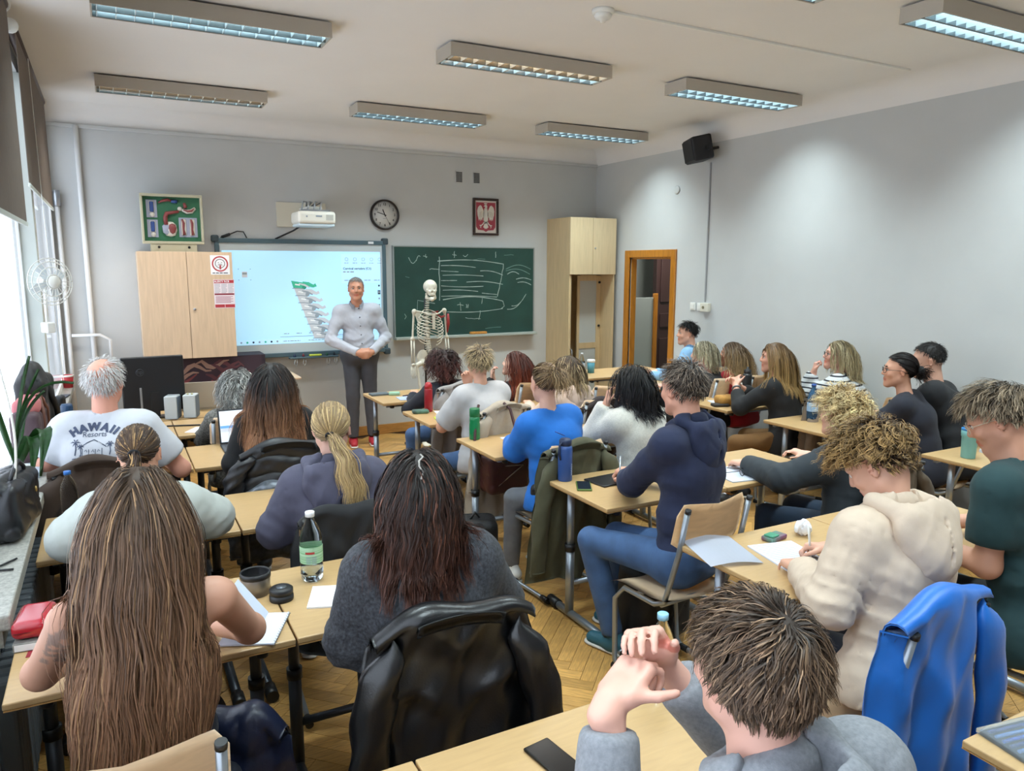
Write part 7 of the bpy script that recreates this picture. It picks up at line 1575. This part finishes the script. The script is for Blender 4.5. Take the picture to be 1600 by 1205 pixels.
e = MB().cyl((2.375, 1.935, .775), (2.345, 1.93, .905), .0045, n=10).cyl((2.379, 1.9355, .757), (2.375, 1.935, .776), .0015, .0045, n=10).build('pen', white_pl); tag(e, 'white pen in the hand of the man in the cream hoodie', 'pen')
# left column desks
e = empty('open_notebook', (.335, 2.36, DESK_Z), R(-24), 'spiral notebook propped open beside the long-haired woman’s arm', 'notebook')
MB().b2((-.085, -.105, .002), (.085, .105, .008), .001).build('lower_pages', Pb, e); MB().box((-.03, 0, .07), (.002, .205, .15), 0, 2, Matrix.Rotation(R(-38), 3, 'Y')).build('raised_page', mat('page_blue_white', '#C9D3E4', .7), e)
for k in range(14): MB().tube([(.082, -.098 + .015 * k, .002), (.09, -.098 + .015 * k, .008), (.082, -.098 + .015 * k, .014)], .0012, 5).build('spiral_ring', metal_m, e)
sheet('note_sheet', 'white notepad sheet at the elbow of the charcoal jumper', quad(.605, 2.49, .13, .17, 20), DESK_Z, paper, .006)
e = bx_('book', 'thick book with ribbon markers under the red glasses case', -.262, 2.62, DESK_Z, .12, .17, .028, 6, mat('book_cover_grey', '#8C8A84', .6, noise=.3, nscale=40), 'book'); MB().b2((-.055, -.0855, .004), (.055, -.083, .024)).build('page_edges', paper, e)
for k, cc in enumerate(('#8E1A2A', '#D8D4C0')): MB().b2((-.02 + .025 * k, -.125, -.0002), (-.008 + .025 * k, -.08, .001)).build('ribbon', mat('ribbon_' + cc, cc, .6), e)
e = solid('glasses_case', [rbx((-.275, 2.63, DESK_Z + .058), (.030, .062, .006), frame(6), .022, .01)], .005, mat('red_gloss_case', '#A80F22', .15, coat=.6), None, origin=(-.275, 2.63, DESK_Z + .029)); e.location = (-.275, 2.63, DESK_Z + .029); tag(e, 'glossy red glasses case on top of the book', 'case'); MB().b2((-.052, -.084, .026), (.052, .084, .0275)).build('seam', mat('case_seam', '#5A0812', .4), e)
bx_('phone', 'black phone on the near desk beside the man in the grey hoodie', .845, 1.36, DESK_Z, .075, .155, .009, -8, mat('phone_black', '#0D0E10', .18), 'phone', .004)
e = bx_('phone', 'phone in a green case beside the blue flask', 2.135, 3.19, DESK_Z, .078, .155, .010, 30, mat('phone_green', '#4F6B2A', .4), 'phone', .004); MB().b2((-.034, -.072, .0098), (.034, .072, .0106)).build('screen', mat('phone_screen', '#1A2430', .1), e)
e = bx_('tablet', 'thin black tablet in front of the man in the navy hoodie', 2.33, 3.22, DESK_Z, .24, .17, .010, -6, mat('tablet_black', '#1C1D21', .3), 'tablet', .004)
MB().cyl((2.30, 3.10, .80), (2.345, 3.16, .90), .004, n=8).build('pen', mat('pen_steel', '#A7B0B8', .3, metal=.6)); tag(bpy.data.objects['pen.001'], 'grey pen held by the man in the navy hoodie', 'pen')
sheet('note_sheet', 'white notes in front of the woman in the bright blue jumper', quad(2.36, 4.33, .20, .14, 0), DESK_Z, paper, .004)
e = bx_('pencil_case', 'dark pencil case with green edging on the second centre desk', 2.10, 5.46, DESK_Z, .13, .07, .03, 10, mat('case_dark', '#2E3436', .6, color2='#5E8C78', nscale=12), 'pencil case', .012)
sheet('yellow_notes', 'yellow-green sticky notes on the second centre desk', quad(2.17, 5.20, .11, .08, 15), DESK_Z, mat('sticky_yellow', '#B9CC3A', .6), .006, 'note')
sheet('note_sheet', 'white sheet beside the red flask', quad(2.30, 5.40, .18, .14, 10), DESK_Z, paper, .002); bx_('dark_notebook', 'black notebook under the white sheet edge', 2.36, 5.26, DESK_Z, .12, .09, .008, 5, black_pl, 'notebook')
sheet('blue_papers', 'pale blue papers on the front centre desk', quad(2.28, 6.14, .24, .17, 5), DESK_Z, mat('paper_blue', '#A9B8D4', .7), .004)
e = bx_('tablet_case', 'grey tablet case on the front centre desk corner', 2.08, 6.42, DESK_Z, .17, .10, .018, 0, mat('case_grey', '#59646A', .5), 'case', .004); bx_('eraser_pouch', 'mint green pouch beside the grey tablet case', 2.20, 6.36, DESK_Z, .10, .07, .028, 20, mat('mint_pouch', '#8FB8A0', .6), 'pouch', .01)
MB().cyl((2.24, 6.25, DESK_Z + .005), (2.36, 6.30, DESK_Z + .005), .005, n=8).build('pen', mat('pen_violet', '#3A2E4E', .4)); tag(bpy.data.objects['pen.002'], 'dark violet pen on the front centre desk', 'pen')
sheet('note_sheet', 'white papers on the wide desk in front of the long-haired woman in black', quad(4.60, 4.70, .28, .20, 20), DESK_Z, mat('paper_bluish', '#C2CBDA', .7), .004); bx_('pouch', 'grey-black pouch with keys at the desk edge by the mustard bag', 4.42, 4.60, DESK_Z, .14, .08, .025, 20, mat('pouch_dark', '#2B2724', .6), 'pouch', .01)
sheet('note_sheet', 'white papers on the front desk beside the light blue shirt', quad(5.05, 6.58, .28, .20, 10), DESK_Z, mat('paper_bluish'), .004)
sheet('note_sheet', 'white papers in front of the curly blond man', quad(3.02, 3.0, .22, .28, 10), DESK_Z, mat('paper_bluish'), .006)
g_ = MB()
for sx in (-1, 1): g_.tube([(sx * .033 + .024 * math.cos(t), .02 * math.sin(t) * .3, .02 + .02 * math.sin(t)) for t in [2 * math.pi * i / 14 for i in range(14)]], .002, 5, True).tube([(sx * .058, 0, .03), (sx * .06, .09, .004), (sx * .05, .13, .004)], .002, 5)
e = g_.tube([(-.01, 0, .025), (.01, 0, .025)], .002, 5).build('spectacles', black_pl); e.location = (3.05, 2.96, DESK_Z + .007); e.rotation_euler = (0, 0, R(20)); tag(e, 'black spectacles lying on papers before the curly blond man', 'glasses')
bx_('notebook', 'black notebook on the empty desk beside the turquoise cup', 4.72, 2.45, DESK_Z, .22, .10, .022, 12, mat('notebook_black', '#1E1F22', .4), 'notebook', .004); sheet('note_sheet', 'stack of papers behind the black notebook by the wall', quad(4.86, 2.55, .24, .20, 10), DESK_Z, mat('paper_bluish'), .02)
e = empty('plastic_sleeve', (1.93, .88, DESK_Z), R(-10), 'clear zip sleeve of blue pens on the bottom right desk', 'pencil case'); MB().b2((-.11, -.07, 0), (.11, .07, .014), .004).build('sleeve', mat('clear_sleeve', '#DDE8F2', .08, trans=.8, ior=1.1), e)
for k in range(6): MB().cyl((-.09, -.05 + .02 * k, .007), (.09, -.045 + .018 * k, .007), .005, n=8).build('pen', mat('sleeve_pen_%d' % (k % 3), ('#2A4FA8', '#6E93C8', '#26306E')[k % 3], .3), e)
# ================================================================== computer corner
e = empty('monitor', (.25, 6.22, DESK_Z), R(4), 'black computer monitor seen from behind, with a round logo', 'monitor'); shell = mat('monitor_shell', '#16181C', .45)
MB().b2((-.215, -.02, .05), (.215, .02, .47), .008).build('case', shell, e); MB().b2((-.08, -.05, .0), (.08, .06, .012), .004).build('base', shell, e); MB().b2((-.03, -.03, .01), (.03, -.015, .2)).build('neck', shell, e)
MB().lathe([(.024, 0), (.027, 0), (.027, .002), (.024, .002)], (-.09, -.021, .355), 28, M90).build('logo_ring', mat('logo_grey', '#4E535A', .35, metal=.5), e); text('logo_letters', 'hp', .04, Matrix.Translation((-.09, -.0225, .358)) @ RX, mat('logo_grey'), e, .0005)
MB().b2((-.10, -.024, .06), (-.085, -.02, .24), .003).build('stand_slot', metal_m, e)
for k in range(2):
    e = empty('desktop_loudspeaker', (.365 + .13 * k, 6.14, DESK_Z), R(-18), ('left' if k == 0 else 'right') + ' small white desktop loudspeaker next to the monitor', 'loudspeaker', 'pair of desktop loudspeakers')
    MB().b2((-.045, -.06, 0), (.045, .06, .175), .006).build('case', mat('speaker_white', '#B9C0C2', .5), e); MB().b2((.0455, -.055, .006), (.049, .055, .168), .002).build('side_panel', mat('speaker_blue_grey', '#5E6E7E', .5), e)
    if k: 
        for q in (-.015, .015): MB().cyl((q, -.02, .175), (q, -.02, .187), .008, n=10).build('knob', mat('knob_cream', '#C4C09A', .4), e)
def laptop(label, x, y, yaw, lid_m, scr_m, w=.32, d=.22, open_=100):
    e = empty('laptop', (x, y, DESK_Z), -R(yaw), label, 'laptop'); MB().b2((-w / 2, 0, 0), (w / 2, d, .014), .004).build('base', lid_m, e); MB().b2((-w / 2 + .02, .03, .0142), (w / 2 - .02, d - .06 + .03, .0152)).build('keyboard', black_pl, e)
    a = R(open_ - 90); Rm = Matrix.Rotation(-a, 3, 'X'); c_ = Vector((0, d, .014)) + Rm @ Vector((0, 0, .11)); ld = MB().box(c_, (w, .008, .22), .002, 2, Rm).build('lid', lid_m, e); MB().box(c_ + Rm @ Vector((0, -.005, 0)), (w - .02, .002, .20), 0, 2, Rm).build('screen', scr_m, ld); return e
laptop('grey laptop with a beige lid seen from behind, on the computer table', .62, 6.62, 184, mat('laptop_beige', '#A79E90', .5), black_pl)
lp = laptop('open laptop with a lit white screen in front of the ombre-haired woman', .72, 4.80, 0, mat('laptop_dark', '#2A2D32', .4), mat('laptop_screen', '#DCE4EC', .4, emit='#D5DEE8', estr=.5), open_=106)
for k in range(2): MB().box(Vector((-.10, .235, .06 + .06 * k)), (.10, .002, .016), 0, 2, Matrix.Rotation(R(-16), 3, 'X')).build('screen_bar', mat('screen_blue', '#6FA8E0', .5, emit='#6FA8E0', estr=.3), lp)
e = MB().tube([(.62 + .07 * math.cos(t), 5.72 + .05 * math.sin(t), DESK_Z + .006 + .004 * math.sin(3 * t)) for t in np.linspace(0, 6.1, 22)] + [(.50, 5.76, DESK_Z + .006), (.30, 5.82, DESK_Z + .006)], .006, 6).build('black_cable', black_pl); tag(e, 'black cable coiled on the front-row desk', 'cable')
sheet('note_sheet', 'white sheet on the front-row desk under the grey-haired woman’s arm', quad(.50, 5.60, .14, .18, 30), DESK_Z, paper, .002); bx_('blue_book', 'blue and white booklet lying below the monitor', .10, 5.98, DESK_Z, .16, .10, .012, 10, mat('booklet_blue', '#2E3C78', .5), 'book')
# ================================================================== sill: plant, papers, fan
leaf_m = mat('strap_leaf_green', '#2F5A2A', .35, noise=.25, nscale=12, stretch=(1, 1, 6)); 
e = empty('potted_orchid', (-.435, 4.05, .85), 0, 'potted orchid with long arching green leaves on the window sill', 'plant')
MB().lathe([(0, 0), (.045, 0), (.058, .12), (.060, .125), (.055, .125), (.052, .10), (0, .10)], n=24).build('pot', white_pl, e)
lv = [((0, 0, .10), (.03, .02, .40), (.095, .05, .63), .032), ((0, 0, .10), (.0, 0, .32), (.13, 0, .57), .03), ((0, 0, .10), (.03, 0, .56), (.26, -.05, .50), .034), ((0, 0, .10), (.02, .02, .36), (.14, .05, .46), .034), ((.01, 0, .10), (.20, -.16, .52), (.115, -.22, .12), .060), ((0, .02, .10), (.13, -.14, .46), (.08, -.20, .10), .055), ((0, 0, .1), (-.04, -.05, .3), (-.04, -.12, .46), .03), ((0, 0, .1), (.02, .10, .3), (.05, .25, .40), .035)]
for (a, b_, c_, w_) in lv:
    P_ = []
    for i in range(11):
        t = i / 10; p0 = (1 - t) ** 2 * Vector(a) + 2 * t * (1 - t) * Vector(b_) + t * t * Vector(c_); tg = (2 * (1 - t) * (Vector(b_) - Vector(a)) + 2 * t * (Vector(c_) - Vector(b_))).normalized(); sd = tg.cross(Vector((0, 0, 1))).normalized(); up = sd.cross(tg); ww = w_ * math.sin(math.pi * min(1, .12 + t * .88)) ** .7
        P_.append([p0 + sd * ww * q * .5 + up * abs(q) * .012 for q in (-1, -.5, 0, .5, 1)])
    m_ = MB(); m_.grid(P_, .0015); m_.build('leaf', leaf_m, e)
e = bx_('document_tray', 'stack of white papers and a clear folder on the window sill', -.425, 4.42, .85, .13, .24, .03, 4, mat('folder_blue_white', '#B4C0CE', .4), 'papers'); 
f_ = empty('clip_fan', (-.335, 5.86, 1.787), R(38), 'small white desk fan clipped to the far window', 'fan')
for q_ in (.30, .62, .85, 1.0): MB().tube([(.155 * math.cos(t) * q_, -.035 * (1 - q_ ** 2), .155 * math.sin(t) * q_) for t in [2 * math.pi * i / 28 for i in range(28)]], .0035, 5, True).build('guard_ring', white_pl, f_)
for k in range(22):
    a_ = R(360 / 22 * k); MB().tube([(.155 * math.cos(a_) * q_, -.035 * (1 - q_ ** 2), .155 * math.sin(a_) * q_) for q_ in (.25, .6, 1.0)], .002, 5).build('guard_wire', white_pl, f_)
MB().lathe([(0, 0), (.042, 0), (.038, .008), (0, .012)], (0, -.036, 0), 18, M90).build('badge', white_pl, f_)
for k in range(4): MB().prism([(0, 0), (.09, .01), (.125, .05), (.08, .085), (.01, .03)], 0, .002, Matrix.Rotation(R(90 * k), 4, 'Y') @ Matrix.Translation((0, .015, 0)) @ Matrix.Rotation(R(80), 4, 'X')).build('blade', mat('fan_blade', '#D5DCE0', .4), f_)
MB().cyl((0, .02, 0), (0, .09, 0), .035, n=16).build('motor', white_pl, f_); MB().tube([(0, .06, -.03), (0, .07, -.16), (0.0, .07, -.28)], .01, 8).build('stem', white_pl, f_); MB().b2((-.03, .03, -.34), (.03, .10, -.27), .008).build('clip', white_pl, f_)
bx_('black_gadget', 'small black webcam on the window sill behind the post', -.375, 6.35, .85, .07, .08, .10, 10, black_pl, 'webcam', .02); bx_('tablet', 'dark tablet lying on the far window sill', -.41, 6.9, .85, .12, .20, .012, 10, mat('tablet_slate', '#3A4654', .4), 'tablet')
e = MB().tube([(-.36, 3.10, .856), (-.40, 3.05, .856), (-.44, 3.02, .856), (-.40, 3.0, .856), (-.36, 2.99, .856)], .004, 6).build('thin_cable', black_pl); tag(e, 'thin black cable lying on the sill below the handbag', 'cable')
# ================================================================== print on the white t-shirt
def wrap_print(name, me, target, origin, c, r, u, n, m, parent):
    """lay a flat mesh onto the cloth: me in XY (x right, y up), cast along n"""
    bv = BVHTree.FromPolygons([v.co[:] for v in target.data.vertices], [p.vertices[:] for p in target.data.polygons])
    for v in me.vertices:
        w = c + r * v.co.x + u * v.co.y - origin; hit = bv.ray_cast(Vector(w - n * .4), Vector(n))
        v.co = (hit[0] - Vector(n) * .0022) if hit[0] is not None else Vector(w)
    return link_mesh(name, me, m, parent)
p = white_man; print_m = mat('navy_print', '#454E66', .8)
back = nrm(p.f); rr = nrm(p.r); uu = nrm(p.u); c0 = p.P + (p.N - p.P) * .72 - p.r * .02
for k, ch_ in enumerate('HAWAII'):
    ax_ = (-2.45, -1.4, -.2, 1.05, 1.95, 2.5)[k]
    me = text_mesh(ch_, .050, 0, 'CENTER', .004); a = ax_ * .27; bmx = Matrix.Translation((.155 * math.sin(a), .10 * math.cos(a) - .10 + .085, 0)) @ Matrix.Rotation(-a, 4, 'Z'); me.transform(bmx)
    wrap_print('print_letter', me, p.top, p.origin, c0 , rr, uu, back, print_m, p.top)
for tx, sz, dy in (('Resorts', .036, .050),):
    me = text_mesh(tx, sz); me.transform(Matrix.Translation((0, dy, 0))); wrap_print('print_line', me, p.top, p.origin, c0, rr, uu, back, print_m, p.top)
def scrib(name, strokes, w_):
    mb = MB()
    for st_ in strokes: mb.prism(stroke(st_, w_), 0, .0002)
    me = bpy.data.meshes.new(name); mb.bm.to_mesh(me); o = wrap_print(name, me, p.top, p.origin, c0, rr, uu, back, print_m, p.top); o['kind'] = 'stuff'
scrib('print_house', [[(-.05, -.05), (-.05, -.015)], [(-.02, -.05), (-.02, -.02)], [(.01, -.05), (.01, -.02)], [(.04, -.05), (.04, -.015)], [(-.065, -.052), (-.02, -.05), (.055, -.052)], [(-.04, -.03), (-.032, -.022), (-.028, -.034)], [(-.008, -.034), (0, -.022), (.004, -.036)], [(.02, -.034), (.024, -.022), (.032, -.03)]], .003)
scrib('print_small_line', [[(-.06 + .016 * k, -.075), (-.054 + .016 * k, -.070), (-.050 + .016 * k, -.077)] for k in range(8)], .0028); scrib('print_small_line', [[(-.045 + .014 * k, -.098), (-.040 + .014 * k, -.092), (-.036 + .014 * k, -.099)] for k in range(5)], .0034)
for (tx_, ty_, sc) in ((-.085, .0, 1.0), (.075, -.01, .8), (.11, -.03, .6), (-.06, -.02, .7)):
    mb = MB(); mb.prism(stroke([(tx_, ty_ - .05 * sc), (tx_ + .004, ty_ - .02), (tx_, ty_ + .01)], .006 * sc), 0, .0002)
    for k in range(6):
        a = k / 6 * 6.28; mb.prism(stroke([(tx_, ty_ + .01), (tx_ + .014 * sc * math.cos(a), ty_ + .016 + .012 * sc * math.sin(a)), (tx_ + .026 * sc * math.cos(a), ty_ + .010 + .018 * sc * math.sin(a))], [.003, .006, .001]), 0, .0002)
    me = bpy.data.meshes.new('print_palm'); mb.bm.to_mesh(me); wrap_print('print_palm', me, p.top, p.origin, c0, rr, uu, back, print_m, p.top)
mb = MB(); mb.prism(stroke([(-.06, -.01), (-.03, .012), (0, .025), (.03, .01), (.06, -.01)], .004), 0, .0002); me = bpy.data.meshes.new('print_hill'); mb.bm.to_mesh(me); wrap_print('print_hill', me, p.top, p.origin, c0, rr, uu, back, print_m, p.top)
mb = MB(); mb.prism(stroke([(-.10 + .02 * i, -.068 + .004 * (i % 2)) for i in range(11)], .004), 0, .0002); me = bpy.data.meshes.new('print_wave'); mb.bm.to_mesh(me); wrap_print('print_wave', me, p.top, p.origin, c0, rr, uu, back, print_m, p.top)
p = watchp; w_ = p.WL + (p.EL - p.WL) * .12; A_ = ortho(p.EL - p.WL); MB().tube([Vector(w_ - p.origin + .031 * (A_[0] * math.cos(t) + A_[1] * math.sin(t))) for t in np.linspace(0, 6.28, 17)[:-1]], .008, 6, True).build('wristwatch', mat('watch_grey', '#6E7478', .4), p.root)
# ================================================================== teaching skeleton
bone = mat('skeleton_ivory', '#CFC9B8', .45, noise=.08, nscale=40); redm = mat('muscle_red', '#8E2A2A', .5)
SK = empty('anatomy_skeleton', (2.93, 7.30, 0), -R(174), 'life-size teaching skeleton on a stand in front of the chalkboard', 'skeleton')
def sk(name, prims, h=.007, m=bone, par=SK): return solid(name, prims, h, m, par)
Hc = V3(0, .02, 1.655); Ms = frame(15, 0); 
def hs(x, y, z): return Hc + (x * Ms[0] + y * Ms[1] + z * Ms[2])
sk('skull', [ell(hs(0, -.015, .03), (.070, .090, .072), Ms), ell(hs(0, .045, -.02), (.048, .04, .045), Ms, .02), cap(hs(-.045, .05, -.005), hs(.045, .05, -.005), .012, k=.01), ell(hs(-.028, .085, .005), (.017, .02, .015), Ms, .005, 's'), ell(hs(.028, .085, .005), (.017, .02, .015), Ms, .005, 's'), ell(hs(0, .09, -.024), (.010, .02, .014), Ms, .004, 's'),
            cap(hs(-.022, .07, -.052), hs(.022, .07, -.052), .012, k=.01)], .005)
sk('jaw', [cap(hs(-.045, .0, -.04), hs(-.040, .01, -.085), .010, .012), cap(hs(.045, .0, -.04), hs(.040, .01, -.085), .010, .012), cap(hs(-.040, .01, -.085), hs(0, .072, -.098), .012, .014), cap(hs(.040, .01, -.085), hs(0, .072, -.098), .012, .014), cap(hs(-.02, .068, -.078), hs(.02, .068, -.078), .008, k=.01)], .005)
vb = MB().lathe([(0, -.009), (.018, -.009), (.015, 0), (.018, .009), (0, .009)], n=12); vb.box((0, -.028, -.004), (.010, .03, .010), .003); vb.box((0, -.012, 0), (.06, .010, .010), .003); v0 = vb.build('vertebra', bone, SK)
zz = [1.56 - .0235 * k for k in range(26)]
for k, z in enumerate(zz):
    o = v0 if k == 0 else v0.copy()
    if k: COL.objects.link(o)
    t = k / 25; o.location = (0, -.035 - .035 * math.sin(math.pi * t * 1.15) + .03 * max(0, t - .6), z); o.scale = (.75 + .6 * t,) * 3
def ribp(z, wx, dy, drop, sd):
    return [(sd * (.015 + wx * math.sin(a)), -.055 + .03 * -math.cos(a) * 0 + dy * (1 - math.cos(a)) * .5 - .02, z - drop * (a / math.pi) ** 1.1) for a in np.linspace(.12, math.pi * .93, 14)]
for k in range(10):
    wx = (.055, .085, .105, .118, .125, .13, .132, .130, .125, .115)[k]; z = 1.445 - .027 * k
    for sd in (-1, 1): MB().tube(ribp(z, wx, .14 + .02 * math.sin(k / 9 * 3.1), .06 + .008 * k, sd), .0055, 6).build('rib', bone, SK)
MB().box((0, .085, 1.33), (.034, .010, .16), .005).build('breastbone', bone, SK)
for sd in (-1, 1):
    MB().tube([(sd * .015, .085, 1.40), (sd * .07, .075, 1.415), (sd * .12, .03, 1.43), (sd * .165, -.01, 1.44)], .0075, 8).build('collarbone', bone, SK)
    MB().prism([(sd * .07, 1.42), (sd * .15, 1.43), (sd * .12, 1.37), (sd * .085, 1.28), (sd * .065, 1.30)], -.004, .004, Matrix.Translation((0, -.085, 0)) @ RX).build('shoulder_blade', redm if sd < 0 else bone, SK)
    hx = sd * .18
    sk('upper_arm_bone', [cap((hx, -.01, 1.43), (hx + sd * .02, -.01, 1.16), .012, .011), ell((hx - sd * .006, -.01, 1.435), (.026, .024, .026)), ell((hx + sd * .02, -.01, 1.15), (.028, .016, .018))])
    for q in (-1, 1): MB().tube([(hx + sd * .02 + q * .014, -.01, 1.14), (hx + sd * .025 + q * .016, .005, 1.02), (hx + sd * .03 + q * .012, .015, .905)], [.010, .007, .010], 8).build('forearm_bone', bone, SK)
    sk('wrist_bones', [ell((hx + sd * .03, .018, .885), (.024, .012, .018))])
    for q in range(5):
        bx0 = hx + sd * .03 + (q - 2) * .011; MB().tube([(bx0, .018, .872), (bx0 + (q - 2) * .003, .022, .82), (bx0 + (q - 2) * .004, .028, .78), (bx0 + (q - 2) * .004, .034, .745 + .02 * (q in (0, 4)))], [.005, .004, .0045, .003], 6).build('finger_bone', bone, SK)
    sk('hip_bone', [ell((sd * .085, -.02, .96), (.055, .028, .075), frame(sd * 25, 0, sd * 12), .02), cap((sd * .085, .0, .89), (sd * .02, .05, .875), .016, .014, .02), ell((sd * .10, .01, .90), (.03, .03, .03)), cap((sd * .075, -.01, .88), (sd * .06, 0, .83), .018, .014, .02)])
    sk('thigh_bone', [ell((sd * .125, .01, .895), (.024, .024, .024)), cap((sd * .13, .01, .89), (sd * .165, .005, .88), .014, .016), cap((sd * .165, .005, .88), (sd * .13, .05, .50), .015, .013), ell((sd * .125, .05, .485), (.036, .028, .026))])
    sk('shin_bone', [ell((sd * .125, .05, .445), (.034, .026, .018)), cap((sd * .125, .05, .44), (sd * .12, .02, .11), .014, .010), cap((sd * .15, .04, .43), (sd * .145, .01, .10), .006, .006), ell((sd * .125, .02, .10), (.02, .022, .016))])
    sk('foot_bones', [cap((sd * .125, -.02, .075), (sd * .125, .12, .05), .024, .018), cap((sd * .10, .10, .05), (sd * .095, .17, .045), .009, .007), cap((sd * .125, .10, .05), (sd * .127, .165, .045), .009, .006), cap((sd * .15, .10, .05), (sd * .155, .15, .045), .008, .006)])
MB().tube([(-.21, .008, 1.40), (-.215, .0, 1.30), (-.205, -.005, 1.20)], [.012, .020, .008], 8).build('arm_muscle', redm, SK); MB().tube([(-.05, .075, 1.40), (-.10, .06, 1.37), (-.17, .01, 1.38)], [.006, .012, .008], 8).build('chest_muscle', redm, SK)
MB().cyl((0, -.11, .03), (0, -.11, 1.56), .011, n=10).build('stand_pole', black_pl, SK)
for k in range(5): a = R(72 * k); MB().tube([(0, -.11, .06), (.26 * math.cos(a), -.11 + .26 * math.sin(a), .035)], .014, 8).build('stand_foot', black_pl, SK)
# a clip in the dark brown hair
p = CHEST['woman with shoulder-length dark brown hair in a charcoal knit jumper']; c_ = p.head + p.s * (p.M[1] * -.06 + p.M[2] * .115 + p.M[0] * .005)
o = MB().tube([Vector(c_ - p.origin + p.M[0] * (.008 * math.sin(k * 1.9)) - p.M[1] * (.012 * k) - p.M[2] * (.006 * k + .0015 * k * k)) for k in range(6)], .0035, 6).build('hair_clip', mat('clip_white', '#B4AFA8', .3), p.root)
